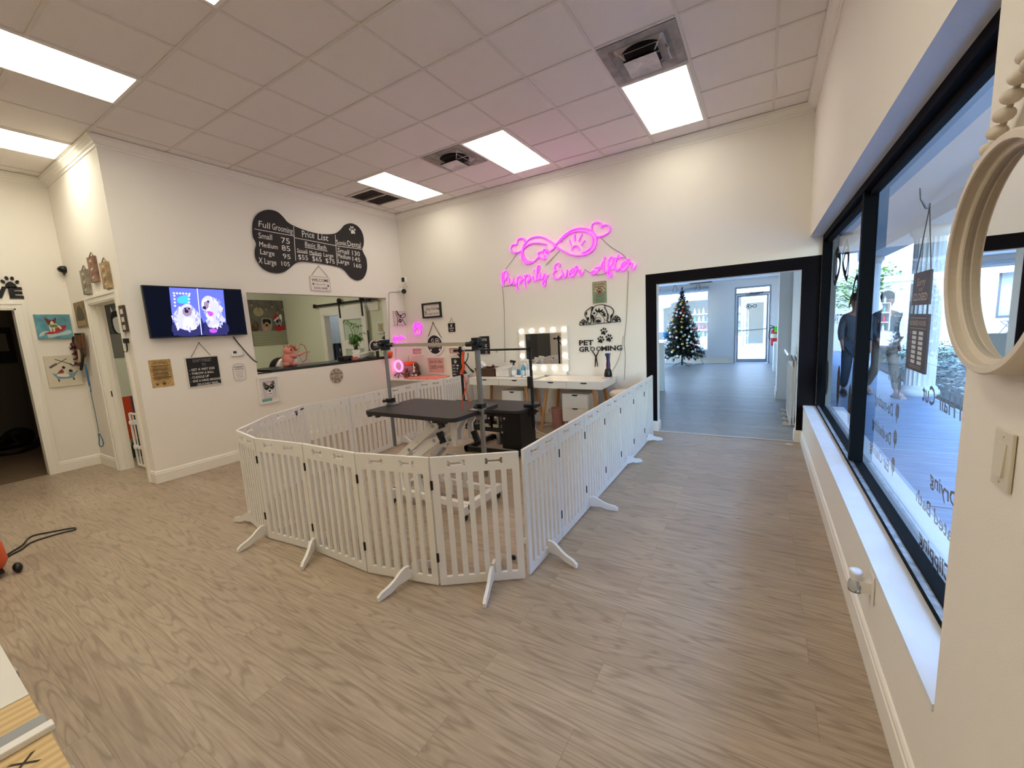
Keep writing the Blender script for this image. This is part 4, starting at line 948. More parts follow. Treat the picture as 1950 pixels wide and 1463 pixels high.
ln([(430,450),(410,400),(430,340),(460,270),(480,240)], .008); ln([(590,440),(600,380),(560,310),(510,250)], .008); ln([(435,430),(440,360),(480,345),(530,355),(535,430)], .007)
ln([(650,440),(640,400),(600,380)], .006); ln([(655,260),(680,300),(665,380)], .008)
fl_([(345,300),(385,290),(415,340),(405,400),(400,445),(385,440),(380,380),(355,340)]); fl_([(440,170),(475,215),(500,150),(520,210),(570,180),(560,230),(520,245),(480,245),(430,220)]); fl_([(560,280),(610,250),(620,320),(590,320)])
fl_([(445,395),(485,375),(525,395),(520,430),(450,435)]); fl_([(385,260),(420,240),(430,265),(400,280)]); fl_([(545,240),(590,225),(600,245),(560,262)]); fl_([(350,200),(375,150),(395,160),(365,240)]); fl_([(275,350),(300,330),(320,360),(300,400)]); fl_([(705,320),(745,270),(755,300),(730,350)]); fl_([(255,250),(280,235),(275,290),(258,300)])
for px_, py_, s in ((210, 437, 1.0), (822, 375, 1.15)):
    ln([(px_-65*s, py_+45*s), (px_-65*s, py_-5*s), (px_-35*s, py_-35*s), (px_-5*s, py_-60*s), (px_+25*s, py_-45*s), (px_+55*s, py_-20*s), (px_+68*s, py_+38*s)], .011)
    for dx, dy, r in ((0, 12, 24), (-38, -2, 13), (-10, -30, 13), (22, -28, 13), (45, 0, 13)): mb.prism(FB, circ(*D9([(px_+dx*s, py_+dy*s)])[0], r*s/9.75*.0085, 10), .008, dd)
mb.build('metal_outline', MBLACK, t, label='thin black metal outline')
t = thing('pet_grooming_sign', 'black cut-out words PET GROOMING with three paw prints and scissors', 'wall art', (1.07, YB, .88))
mb = MB(); dd = .01
LB = .035
mb.tpx(FB, 'PET', *k9([(130, 855), (395, 848), (130, 765)]), dd, bold=LB); mb.tpx(FB, 'GR', *k9([(130, 975), (325, 968), (130, 888)]), dd, bold=LB); mb.tpx(FB, 'MING', *k9([(540, 958), (935, 942), (540, 872)]), dd, bold=LB)
mb.build('lettering', MBLACK, t)
mb = MB()
for x, y in ((585, 600), (528, 752), (680, 722)):
    for p in paw(*D9([(x, y)])[0], .105, -.25): mb.prism(FB, p, .001, dd)
mb.build('paw_print', MBLACK, t)
mb = MB()
for x, y in ((378, 925), (490, 918)):
    o = circ(*D9([(x, y)])[0], .032, 18); i_ = circ(*D9([(x, y)])[0], .023, 18); mb.prism(FB, o, .001, dd, 0, [i_])
mb.prism(FB, D9([(370,970),(385,968),(450,1060),(480,1250),(470,1248),(435,1080)]), .001, dd); mb.prism(FB, D9([(498,960),(485,955),(425,1080),(418,1260),(428,1255),(452,1070)]), .001, dd); mb.line(FB, D9([(325,875),(355,895)]), .008, dd)
mb.prism(FB, circ(*D9([(440, 1060)])[0], .012, 10), .001, dd+.002)
mb.build('scissors', MBLACK, t)
# ================= vanity desks, corner bench and what stands on them
DESK = mat('desk_white', '#ece7dd', .35)
def leg_taper(mb, p, q, r0, r1): mb.tube([p, q], [r0, r1], 12)
def half_moon(fr, a, b, w, h):
    return [(a-w/2, b), (a-w*.42, b-h*.7), (a-w*.3, b-h), (a+w*.3, b-h), (a+w*.42, b-h*.7), (a+w/2, b)]
def desk(label, x0, x1, y0, y1, zt):
    t = thing('vanity_desk', label, 'desk', ((x0+x1)/2, (y0+y1)/2, 0), 'white vanity desks on oak legs')
    zb = zt-.105; mb = MB().bx(x0, x1, y0, y1, zt-.016, zt); mb.bx(x0, x1, y0+.02, y1, zb, zb+.01); mb.bx(x0, x0+.016, y0+.001, y1, zb, zt-.016); mb.bx(x1-.016, x1, y0+.001, y1, zb, zt-.016); mb.bx(x0, x1, y1-.014, y1, zb, zt-.016)
    bevel(mb.build('carcass', DESK, t), .002)
    fr = Frame((0, y0, 0), (1, 0, 0), (0, 0, 1)); xm = (x0+x1)/2
    for a, b in ((x0+.018, xm-.003), (xm+.003, x1-.018)):
        hm = half_moon(fr, (a+b)/2, zt-.018, .10, .018)
        o = [(a, zb+.002), (b, zb+.002), (b, zt-.018)] + hm[::-1] + [(a, zt-.018)]
        d = MB().prism(fr, o, -.018, 0).build('drawer', DESK, t)
        MB().flat(fr, half_moon(fr, (a+b)/2, zt-.0165, .105, .02), -.021).build('handle_recess', MBLACK, d)
    for sx, x in ((-1, x0+.17), (1, x1-.17)):
        for sy, y in ((-1, y0+.10), (1, y1-.08)):
            mb = MB(); leg_taper(mb, (x+sx*.02, y, zb), (x+sx*.11, y+sy*.05, 0), .026, .015); mb.build('leg', OAK, t)
    return t
desk('white vanity desk holding the baskets and spray bottles, left of the pair', -.90, .205, 3.49, 3.97, .745)
desk('white vanity desk under the lighted mirror and clipper, right of the pair', .30, 1.285, 3.39, 3.97, .742)
def nightstand(label, x0, x1, y0, y1, zb, zt, n):
    t = thing('drawer_unit', label, 'drawer unit', ((x0+x1)/2, (y0+y1)/2, 0), 'white two-drawer units under the desks')
    bevel(MB().bx(x0, x1, y0+.02, y1, zb, zt).build('cabinet_body', DESK, t), .003)
    fr = Frame((0, y0, 0), (1, 0, 0), (0, 0, 1)); h = (zt-zb-.02)/n
    for i in range(n):
        b0 = zb+.01+i*h; hm = half_moon(fr, (x0+x1)/2, b0+h-.003, .09, .018)
        d = MB().prism(fr, [(x0+.012, b0), (x1-.012, b0), (x1-.012, b0+h-.003)] + hm[::-1] + [(x0+.012, b0+h-.003)], -.018, 0).build('drawer', DESK, t)
        MB().flat(fr, half_moon(fr, (x0+x1)/2, b0+h-.001, .095, .02), -.0185).build('handle_recess', MBLACK, d)
    for x in (x0+.05, x1-.05):
        for y in (y0+.06, y1-.05): MB().tube([(x, y, zb), (x, y, 0)], [.018, .012], 8).build('leg', OAK, t)
nightstand('white drawer unit under the left desk, partly behind the black grooming table', -.36, .0, 3.56, 3.9, .17, .55, 2)
nightstand('white two-drawer unit under the right desk beside the pink bin', .66, 1.05, 3.5, 3.9, .16, .55, 2)
# lighted mirror
t = thing('lighted_mirror', 'white rectangular vanity mirror with glowing round bulbs leaning on the back wall', 'mirror', (.08, 3.95, .86))
FM = Frame((0, YB-.03, 0), (1, 0, 0), (0, .0, 1))
a0, a1, b0, b1 = rect(FM, (988.5, 624), (1081.5, 621.5), (1083, 699), (992, 702)); b0 = .80
i0, i1, j0, j1 = a0+.1, a1-.1, b0+.115, b1-.095
mb = MB(); mb.prism(FM, rrect(a0, a1, b0, b1, .015), -.025, .02, 0, [[(i0, j0), (i1, j0), (i1, j1), (i0, j1)]]); mb.fbx(FM, i0, i1, j0, j1, -.025, -.004)
bevel(mb.build('frame', WHITE, t), .003)
MB().fbx(FM, i0+.001, i1-.001, j0+.001, j1-.001, -.0035, .0).build('mirror_glass', MIRROR, t)
BULB = mat('vanity_bulb', '#fff3dc', .3, emit=1, ecol=(1, .86, .62))
mb_ = [(k, b1-.05) for k in [a0+.05+i*(a1-a0-.1)/4 for i in range(5)]] + [(a0+.05, b1-.05-(b1-b0-.1)*q/3) for q in (1, 2)] + [(a1-.05, b1-.05-(b1-b0-.1)*q/3) for q in (1, 2, 3)] + [(a0+.05+i*(a1-a0-.1)/4, b0+.055) for i in (1, 2, 3)]
for a, b in mb_:
    mb = MB().ball(FM.pt(a, b, .045), .028, 14); mb.build('bulb', BULB, t)
mb = MB()
for a, b in mb_: mb.cyl(FM.pt(a, b, .018), FM.pt(a, b, .03), .018, n=10)
mb.build('bulb_socket', WHITE, t)
MB().fbx(FM, a0+.04, a1-.04, .746, b0, -.02, .02).build('stand', WHITE, t)
MB().cyl((a1+.01, YB-.02, .98), (a1+.01, YB-.06, .98), .012).build('touch_switch', WHITE, t)
# baskets
YD = 3.68
p, q = at_y(906, 716, YD), at_y(943, 716, YD); ZD = .745
def rimbox(mb, x0, x1, y0, y1, z0, z1, fl, th, mi=0):
    lo = [(x0, y0), (x1, y0), (x1, y1), (x0, y1)]; hi = [(x0-fl, y0-fl), (x1+fl, y0-fl), (x1+fl, y1+fl), (x0-fl, y1+fl)]
    def sh(L, k): cx = (x0+x1)/2; cy = (y0+y1)/2; return [(x-th*(1 if x > cx else -1)*k, y-th*(1 if y > cy else -1)*k) for x, y in L]
    vs = [(*a, z0) for a in lo] + [(*a, z1) for a in hi] + [(*a, z1) for a in sh(hi, 1)] + [(*a, z0+th) for a in sh(lo, 1)]
    fs = [(3,2,1,0)] + [(i, (i+1) % 4, 4+(i+1) % 4, 4+i) for i in range(4)] + [(4+i, 4+(i+1) % 4, 8+(i+1) % 4, 8+i) for i in range(4)] + [(8+i, 8+(i+1) % 4, 12+(i+1) % 4, 12+i) for i in range(4)] + [(12, 13, 14, 15)]
    return mb.add(vs, fs, mi)
WIC = bpy.data.materials.new('brown_wicker'); WIC.use_nodes = True
_n = WIC.node_tree; _b = _n.nodes['Principled BSDF']; _t = _n.nodes.new('ShaderNodeTexCoord'); _w = _n.nodes.new('ShaderNodeTexBrick'); _w.inputs['Scale'].default_value = 1; _w.inputs['Brick Width'].default_value = .03; _w.inputs['Row Height'].default_value = .009; _w.inputs['Mortar Size'].default_value = .0016
_w.inputs['Color1'].default_value = (*lin('#6b4630'), 1); _w.inputs['Color2'].default_value = (*lin('#54341f'), 1); _w.inputs['Mortar'].default_value = (*lin('#22140b'), 1)
_m = _n.nodes.new('ShaderNodeMapping'); _m.inputs['Rotation'].default_value = (PI/2, 0, 0); _n.links.new(_t.outputs['Object'], _m.inputs['Vector']); _n.links.new(_m.outputs[0], _w.inputs['Vector']); _n.links.new(_w.outputs['Color'], _b.inputs['Base Color']); _b.inputs['Roughness'].default_value = .7
t = thing('wicker_basket', 'brown woven basket on the left desk holding odds and ends', 'basket', ((p.x+q.x)/2, YD+.1, ZD))
rimbox(MB(), p.x+.02, q.x-.02, YD, YD+.22, ZD+.001, ZD+.125, .018, .012).build('basket_body', WIC, t)
mb = MB(); mb.tube([(p.x+.005, YD-.015, ZD+.125), (q.x-.005, YD-.015, ZD+.125), (q.x-.005, YD+.235, ZD+.125), (p.x+.005, YD+.235, ZD+.125)], .011, 8, closed=True); mb.build('rim', WIC, t)
t2 = at_y(918, 705, YD+.08)
mb = MB(); mb.bar((t2.x-.06, YD+.09, ZD+.10), (t2.x+.03, YD+.09, ZD+.20), .12, .10, up=(0, 1, 0)); bevel(mb.build('tissue_pack', mat('tissue_white', '#e8e2da', .7), label='white tissue pack with dark edge tilted up in the brown woven basket', cat='tissue pack'), .01)
mb = MB().tube([(q.x-.14, YD+.08, ZD+.09), (q.x-.09, YD+.1, ZD+.17), (q.x-.04, YD+.09, ZD+.13)], [.012, .018, .01], 8); mb.build('comb_handle', mat('dark_red_plastic', '#4a2420', .5), label='dark red curved handle poking out of the brown woven basket', cat='grooming tool')
p, q = at_y(944, 715, YD), at_y(970, 715, YD)
t = thing('plastic_basket', 'white perforated plastic basket on the left desk next to the brown one', 'basket', ((p.x+q.x)/2, YD+.1, ZD))
fr = Frame((0, YD, 0), (1, 0, 0), (0, 0, 1))
holes = []
for r in range(3):
    for c in range(6):
        x = p.x+.045+c*(q.x-p.x-.09)/5; z = ZD+.04+r*.032
        if (r+c) % 3: holes.append([(x-.012, z-.008), (x+.012, z-.008), (x+.012, z+.008), (x-.012, z+.008)])
mb = MB(); mb.prism(fr, rrect(p.x, q.x, ZD+.001, ZD+.14, .01), -.004, 0, 0, holes); mb.bx(p.x, q.x, YD+.17, YD+.174, ZD+.001, ZD+.14); mb.bx(p.x, p.x+.004, YD, YD+.17, ZD+.001, ZD+.14); mb.bx(q.x-.004, q.x, YD, YD+.17, ZD+.001, ZD+.14); mb.bx(p.x, q.x, YD, YD+.17, ZD+.001, ZD+.005)
mb.build('basket_body', WHITE, t)
MB().tube([(p.x-.004, YD-.006, ZD+.14), (q.x+.004, YD-.006, ZD+.14), (q.x+.004, YD+.18, ZD+.14), (p.x-.004, YD+.18, ZD+.14)], .008, 6, closed=True).build('rim', WHITE, t)
# spray bottles
CLR = mat('clear_plastic', '#dfe9ee', .15, trans=.35); BLUEL = mat('blue_liquid', '#2f86b8', .2); LABEL = mat('bottle_label', '#e9ecef', .5); LBL2 = mat('bottle_label_blue', '#4a90c0', .5)
def spray(label, x, y, h, liquid, head, px_label):
    t = thing('spray_bottle', label, 'spray bottle', (x, y, ZD), 'spray bottles on the left desk'); z = ZD+.001
    MB().lathe([(.0, 0), (.036, 0), (.039, .01), (.039, h*.42), (.034, h*.56), (.018, h*.66), (.014, h*.72)], (x, y, z), 18).build('bottle', CLR if not liquid else mat('blue_bottle', '#57a5cf', .2), t)
    MB().lathe([(.0395, h*.12), (.0395, h*.40)], (x, y, z), 18).build('printed_label', LABEL if not liquid else mat('label_red_white', '#dfe4ea', .5), t)
    MB().lathe([(.0, h*.72), (.017, h*.72), (.017, h*.79), (.012, h*.80), (0, h*.8)], (x, y, z), 12).build('collar', head, t)
    mb = MB(); mb.bar((x-.055, y, z+h*.95), (x+.035, y, z+h*.90), .024, .034); mb.tube([(x-.03, y, z+h*.9), (x-.045, y, z+h*.84), (x-.04, y, z+h*.76)], .005, 6); mb.cyl((x, y, z+h*.78), (x, y, z+h*.92), .012); bevel(mb.build('trigger_head', head, t), .003)
for lab, px_, h, lq, hd in (('clear spray bottle with black trigger, leftmost beside the white basket', 979, .25, 0, BLACK), ('spray bottle of blue liquid with white trigger, middle of the desk bottles', 997, .25, 1, WHITE), ('clear spray bottle with white trigger next to the black grooming post', 1006, .27, 0, WHITE)):
    p = at_y(px_, 714, 3.72); spray(lab, p.x, 3.72, h, lq, hd, 0)
for lab, px_, h, r in (('white round pump bottle behind the leftmost spray bottle', 974, .15, .03), ('short blue bottle between the desk spray bottles', 988, .12, .028)):
    p = at_y(px_, 712, 3.80); t = thing('bottle', lab, 'bottle', (p.x, 3.8, ZD)); MB().lathe([(0, 0), (r, 0), (r, h*.75), (r*.5, h*.86)], (p.x, 3.8, ZD+.001), 14).build('bottle_body', WHITE if px_ < 980 else BLUEL, t); MB().cyl((p.x, 3.8, ZD+h*.86), (p.x, 3.8, ZD+h), r*.45, n=10).build('cap', WHITE, t)
for lab, px_, y in (('white tube lying on the left desk in front of the bottles', 987, 3.60), ('white tube with grey spiral lying on the left desk near its right end', 1001, 3.57)):
    p = at_y(px_, 716, y); t = thing('ointment_tube', lab, 'tube', (p.x, y, ZD)); MB().cyl((p.x-.05, y, ZD+.021), (p.x+.05, y+.01, ZD+.021), .019, .017, 14).build('tube_body', WHITE, t); MB().cyl((p.x+.05, y+.01, ZD+.021), (p.x+.075, y+.012, ZD+.021), .012).build('cap', mat('cap_blue', '#3f7fb5', .5) if px_ < 990 else WHITE, t)
# clipper on charger
p = at_y(1158, 711, 3.72)
t = thing('pet_clipper', 'dark purple pet clipper standing in its black charger on the right desk', 'clipper', (p.x, 3.72, .742)); z = .743
MB().bx(p.x-.06, p.x+.045, 3.66, 3.78, z, z+.022).build('charger_foot', mat('blush_box', '#d9b9ab', .6), t)
bevel(MB().lathe([(.0, .022), (.05, .022), (.054, .05), (.045, .10), (.034, .13), (0, .13)], (p.x, 3.72, z), 16).build('charger_base', BLACK, t), .003)
MB().lathe([(.026, .12), (.028, .18), (.022, .24), (.027, .28), (.026, .30)], (p.x+.004, 3.72, z), 14).build('clipper_body', mat('purple_metal', '#4a2f57', .3, .4), t)
MB().bx(p.x-.026, p.x+.03, 3.69, 3.75, z+.30, z+.335).build('blade_head', mat('blue_steel', '#3f5f8a', .3, .6), t)
mb = MB().tube([FB.pt(*FB.px(x, y), .01) for x, y in smooth([(1166, 708), (1176, 690), (1184, 665), (1187, 640)], 4)], .003, 5); mb.build('charger_cord', CORD, t)
# stool, bin, outlet, cables
p = at_z(1181, 742, .55)
t = thing('stool', 'cream round cushioned stool behind the pet gate at the right desk', 'stool', (1.52, 3.55, 0)); x, y = 1.52, 3.55
MB().lathe([(0, .54), (.17, .54), (.185, .56), (.185, .585), (.17, .605), (.12, .615), (0, .618)], (x, y, 0), 28).build('seat', mat('cream_vinyl', '#e0d2bd', .5), t)
mb = MB().lathe([(.165, .50), (.172, .50), (.172, .54), (.165, .54)], (x, y, 0), 24)
mb.build('seat_ring', BM, t)
for k in range(4):
    a = PI/4+k*PI/2; MB().cyl((x+.13*math.cos(a), y+.13*math.sin(a), .53), (x+.19*math.cos(a), y+.19*math.sin(a), 0), .011, n=8).build('leg', BM, t)
p = at_z(1064, 815, 0)
tag(bevel(MB().lathe([(.0, .0), (.083, .0), (.10, .29), (.104, .29), (.104, .3), (.096, .3), (.08, .012), (0, .012)], (p.x, p.y, .001), 26).build('waste_bin', mat('dusty_pink_plastic', '#b8837c', .55)), .002), 'dusty pink round waste bin on the floor under the right desk', 'waste bin')
t = thing('wall_outlet', 'white wall outlet with a plug between the two desks', 'outlet', (.25, YB, .3))
a, b = FB.px(1043, 775); bevel(MB().fbx(FB, a-.04, a+.04, b-.06, b+.06, .001, .007).build('cover_plate', WHITE, t), .002); bevel(MB().fbx(FB, a-.03, a+.035, b-.10, b-.02, .007, .05).build('plug_adapter', WHITE, t), .006)
mb = MB()
for st in ([(1023, 800), (1020, 818), (1034, 826), (1050, 832)], [(1030, 812), (1040, 809), (1052, 808), (1058, 812), (1066, 820), (1078, 822), (1083, 812), (1072, 808), (1060, 815)]):
    mb.tube([at_z(x, y, .008) for x, y in smooth(st, 4)], .006, 6)
mb.build('white_cable', WHITE, label='white cables tangled on the floor under the desks', cat='cable')
# corner bench
BX0, BX1, BY0, BZ = XA+.002, -1.28, 3.47, .705
t = thing('corner_bench', 'low white bench in the corner under the pink-lit signs', 'bench', (-2, 3.72, 0))
bevel(MB().bx(BX0, BX1, BY0-.012, YB-.002, BZ-.03, BZ).build('bench_top', WHITE, t), .003)
mb = MB().bx(BX0, BX1, BY0+.01, BY0+.028, .0, BZ-.03); mb.bx(BX1-.02, BX1-.002, BY0+.028, YB-.02, 0, BZ-.03); mb.build('front_panel', mat('bench_front_shaded', '#b5aca6', .6), t)  # the front's shadow is put into its grey
TOW = mat('pink_towel', '#f08f83', .95, bump=.5, bscale=160)
pts = [at_z(x, y, BZ) for x, y in ((769, 722), (786, 712), (856, 711), (858, 717), (822, 722))]
mb = MB(); nx, ny = 26, 10
for i in range(nx+1):
    for j in range(ny+1):
        x = -2.32 + .72*i/nx; y = BY0+.02 + .42*j/ny; z = BZ+.014 + .006*math.sin(i*1.1+j*.6) + .004*math.sin(i*.5-j*1.3)
        mb.v.append(V((x + .03*math.sin(j*1.2), y + .02*math.sin(i*.9), z)))
for i in range(nx):
    for j in range(ny): k = i*(ny+1)+j; mb.f.append((k, k+ny+1, k+ny+2, k+1)); mb.mi.append(0); mb.sm.append(True)
o = mb.build('pink_towel', TOW, label='rumpled salmon pink towel spread on the corner bench', cat='towel'); s = o.modifiers.new('thickness', 'SOLIDIFY'); s.thickness = .012
# ring light on mini tripod
c = at_y(759, 697.5, 3.62)
t = thing('ring_light', 'small ring light glowing pink on a mini tripod on the corner bench', 'ring light', (c.x, 3.62, BZ))
fr = Frame((c.x, 3.62, c.z), (1, 0, 0), (0, 0, 1)); ro = .115
mb = MB(); mb.tube([fr.pt(a, b, 0) for a, b in circ(0, 0, .095, 32)], .02, 10, closed=True); mb.build('light_ring', mat('pink_ring', '#ff5fb8', .4, emit=1.0, ecol=(1, .18, .55)), t)
mb = MB(); mb.cyl((c.x, 3.625, c.z-.115), (c.x-.005, 3.63, BZ+.1), .008)
for dx, dy in ((-.16, -.04), (.05, -.09), (.1, .07)): mb.cyl((c.x, 3.63, BZ+.11), (c.x+dx, 3.63+dy, BZ+.008), .009, n=8)
mb.ball((c.x, 3.63, BZ+.11), .022, 10); mb.build('tripod', BLACK, t)
# figurines
def figurine(name, label, x, y, z, s, body, parts, cat='figurine'):
    t = thing(name, label, cat, (x, y, z)); B_ = MB()
    for c, r, sc in body[1]: B_.ball((x+c[0]*s, y+c[1]*s, z+c[2]*s), r*s, 14, sc=sc)
    B_.build(body[2] if len(body) > 2 else 'figure_body', body[0], t)
    for nm, m, L in parts:
        mb = MB()
        for c, r, sc in L: mb.ball((x+c[0]*s, y+c[1]*s, z+c[2]*s), r*s, 10, sc=sc)
        mb.build(nm, m, t)
    return t
p = at_y(793, 712, 3.72)
HB, HW, HG = mat('hound_brown', '#5a2e1d', .6), mat('hound_white', '#ead9cf', .6), mat('hound_green', '#2c3224', .7)
figurine('dog_figurine', 'brown and white basset hound figurine sitting on the pink towel', p.x, 3.72, BZ+.02, .26, (HB, [((0, 0, .3), .27, (1, .9, 1.1)), ((0, -.02, .72), .22, (1.05, 1, 1.05))]), [
    ('ear', HB, [((-.24, -.03, .6), .11, (.7, .8, 2.1)), ((.24, -.03, .6), .11, (.7, .8, 2.1))]), ('white_markings', HW, [((0, -.16, .74), .11, (.55, .8, 1.7)), ((0, -.2, .62), .13, (1.1, .9, .9)), ((0, -.2, .38), .12, (.9, .6, 1.2))]),
    ('nose', INK, [((0, -.33, .66), .045, (1.2, .8, .9))]), ('eye', INK, [((-.1, -.2, .8), .03, (1, 1, 1)), ((.1, -.2, .8), .03, (1, 1, 1))]), ('paw', HW, [((-.14, -.2, .1), .09, (1, 1.2, 1)), ((.14, -.2, .1), .09, (1, 1.2, 1))]), ('coat', HG, [((0, .02, .2), .285, (1.05, 1, .7))])])
p = at_y(772, 714, 3.64)
BRZ = mat('bronze_brown', '#7a4a35', .45, .2)
figurine('dog_figurine', 'brown bulldog-like figurine with a raised arm behind the ring light', p.x, 3.68, BZ+.001, .19, (BRZ, [((0, 0, .3), .26, (1.1, .9, 1.1)), ((-.03, -.05, .66), .2, (1.1, 1, .95)), ((-.12, -.1, .1), .12, (1.2, 1.4, .8)), ((.14, -.1, .1), .12, (1.2, 1.4, .8)), ((.25, -.03, .45), .09, (1.6, .8, .8)), ((.4, -.03, .55), .08, (.8, .8, 1.6))]), [
    ('ear', BRZ, [((-.2, 0, .8), .07, (1, .6, 1.4)), ((.13, 0, .82), .07, (1, .6, 1.4))]), ('face_patch', mat('tan_patch', '#b98a6b', .6), [((-.03, -.22, .6), .09, (1.1, .7, .8))])])
p = at_y(782, 702, 3.86); bevel(MB().bx(p.x-.12, p.x+.16, 3.80, 3.95, BZ+.001, BZ+.19).build('grey_box', mat('storage_grey', '#9c8f8b', .6), label='grey storage box behind the figurines on the corner bench', cat='box'), .01)
def tray(label, c, w, d, h):
    mb = MB().lathe([(0, .01), (w*.32, .01), (w*.36, 0), (w*.4, 0), (w*.5, h*.7), (w*.46, h), (w*.2, h*1.02), (0, h)], c, 22); o = mb.build('orange_bowl', ORANGE, label=label, cat='bowl'); o.scale = (1, d/w, 1); return o
p = at_y(781, 694, 3.87); tray('bright orange upturned bowl on the grey box in the corner', (p.x, 3.87, BZ+.193), .24, .16, .075)
# upright black menu and stand at the bench end
p = at_y(869, 714, 3.80)
t = thing('message_stand', 'upright black lettered plaque at the right end of the corner bench', 'sign', (p.x, 3.8, BZ)); fr = Frame((p.x, 3.8, BZ), (1, 0, 0), (0, 0, 1))
MB().fbx(fr, -.085, .085, .001, .33, -.02, 0).build('board', MBLACK, t)
mb = MB()
for p_ in paw(.0, .27, .07): mb.flat(fr, p_, .001)
for i in range(4):
    mb.text(fr, ('SIT', 'STAY', 'PLAY', 'BATH')[i], -.035, .19-.05*i, .026, .001, 0, .06, bold=.01); mb.fbx(fr, .02, .065, .19-.05*i, .215-.05*i, .0, .001)
mb.build('lettering', CHALK, t)
p = at_y(880, 713, 3.74); mb = MB(); mb.add([(p.x-.1, 3.7, BZ+.001), (p.x+.13, 3.7, BZ+.001), (p.x+.13, 3.8, BZ+.001), (p.x-.1, 3.8, BZ+.001), (p.x-.05, 3.73, BZ+.22), (p.x-.02, 3.77, BZ+.2)], [(3,2,1,0), (0,1,4), (1,2,5,4), (2,3,5), (3,0,4,5)]); mb.build('black_pouch', MBLACK, label='black soft pouch slumped beside the lettered plaque on the bench', cat='pouch')
# ================= room behind the service window
SW = mat('service_wall_paint', '#dfe0c9', .8)
CZ = 3.0
FN = Frame((0, YS, 0), (1, 0, 0), (0, 0, 1)); FS = Frame((XS, 0, 0), (0, 1, 0), (0, 0, 1))
def nx(x, y): return FN.px(x, y)
k2 = crop(590, 560, 9.14)
dl, dr = nx(*k2([(240, 375)])[0])[0], nx(*k2([(560, 350)])[0])[0]+.35; dtop = nx(*k2([(240, 375)])[0])[1]
mb = MB().prism(FN, [(XS-.1, 0), (dl, 0), (dl, dtop), (dr, dtop), (dr, 0), (XA-.12, 0), (XA-.12, CZ), (XS-.1, CZ)], -.1, 0)
struct(mb, 'wall_service_north', SW)
struct(MB().bx(XS-.1, XS, YA+.12, YS-.0005, 0, CZ), 'wall_service_west', SW)
struct(MB().bx(XS, XA-.12, YA+.12, YS, CZ, CZ+.1), 'ceiling', TILE)
mb = MB().fbx(FN, dl-.005, dl+.02, 0, dtop, -.12, .012); mb.fbx(FN, dl, dr, dtop-.02, dtop+.005, -.12, .012); mb.fbx(FN, dl-.09, dl, .002, dtop+.24, .0005, .02); mb.fbx(FN, dl, nx(720, 570)[0], dtop, dtop+.24, .0005, .02)
struct(mb, 'trim_7', TRIM)
# worktop
WT = mat('black_worktop', '#0e0d0e', .25)
tag(bevel(MB().bx(XA-.62, XA-.006, 1.45, 3.57, 1.07, 1.105).build('worktop', WT, None), .003), 'black worktop running along the sill of the service window', 'worktop')
mb = MB().bx(XA-.125, XA-.002, 1.262, 1.45, 1.066, 1.078); struct(mb, 'trim_8', WT)
t = thing('sill_finial', 'small white turned finial at the right end of the service window sill', 'finial', (XA-.05, 3.53, 1.066))
MB().lathe([(0, 0), (.07, 0), (.07, .02), (.03, .035), (.02, .055), (.034, .075), (.02, .095), (.03, .115), (.018, .13), (.026, .15), (.02, .17), (0, .178)], (XA-.065, 3.49, 1.106), 16).build('turned_post', WHITE, t)
# lamp of that room
t = thing('ceiling_light', 'ceiling panel lighting the room behind the service window', 'ceiling light', (-4.6, 2.0, CZ)); MB().bx(-4.9, -4.3, 1.4, 2.6, CZ-.012, CZ-.003).build('diffuser', mat('light_diffuser_service', '#fff6df', .5, emit=1, ecol=(1, .97, .82)), t)
# dog poster
def FSpx(x, y): return FS.px(x, y)
a0, a1, b0, b1 = rect(FS, (470, 571), (537.5, 573), (546.5, 655), (483, 658))
kp = crop(460, 550, 8.606)
t = thing('dog_poster', 'large dark canvas of three dogs above a plank under hanging bulbs', 'picture', (XS, (a0+a1)/2, b0))
MB().fbx(FS, a0, a1, b0, b1, .002, .03).build('canvas', mat('canvas_dark', '#6a6458', .8, var=.3, bscale=5), t)
mb = MB(); dd = .0306
def Z(pts): return [FS.px(*q) for q in kp(pts)]
hz = FS.px(*kp([(165, 700)])[0])[1]
mb.flat(FS, [(a0, b0), (a1, b0), (a1, hz), (a0, hz)], dd, 0)
for i in range(5): y = b0 + (hz-b0)*(.15+.18*i); mb.line(FS, [(a0+.02, y), (a0+.5, y+.008), (a1-.02, y-.004)], .006, dd+.0004, 1)
mb.flat(FS, circ(*Z([(265, 380)])[0], .11, 18, 1, .9), dd, 6)
for x, y in ((150, 275), (265, 360), (392, 345), (487, 300), (655, 345), (575, 395)):
    c = Z([(x, y)])[0]; mb.line(FS, [(c[0], c[1]+.05), (c[0], b1-.005)], .005, dd+.0004, 2); mb.flat(FS, circ(*c, .028, 10, .85, 1.3), dd+.0006, 7); mb.flat(FS, circ(c[0], c[1]+.05, .012, 8), dd+.0008, 2)
mb.flat(FS, smooth(Z([(150,690),(165,600),(200,545),(250,560),(275,620),(255,695)]), 3, True), dd+.001, 3); mb.flat(FS, smooth(Z([(185,560),(230,570),(240,640),(200,620)]), 3, True), dd+.0012, 8)
mb.flat(FS, smooth(Z([(345,695),(310,540),(330,480),(400,485),(470,490),(490,560),(470,690)]), 3, True), dd+.001, 9); mb.flat(FS, smooth(Z([(330,530),(345,500),(400,500),(455,510),(470,560),(440,590),(360,600)]), 3, True), dd+.0012, 2)
mb.flat(FS, smooth(Z([(355,590),(400,545),(445,590),(430,640),(420,690),(370,690)]), 3, True), dd+.0014, 10); mb.flat(FS, circ(*Z([(400, 600)])[0], .028, 10), dd+.0017, 2); mb.flat(FS, smooth(Z([(365,640),(415,640),(415,690),(368,690)]), 3, True), dd+.0018, 5)
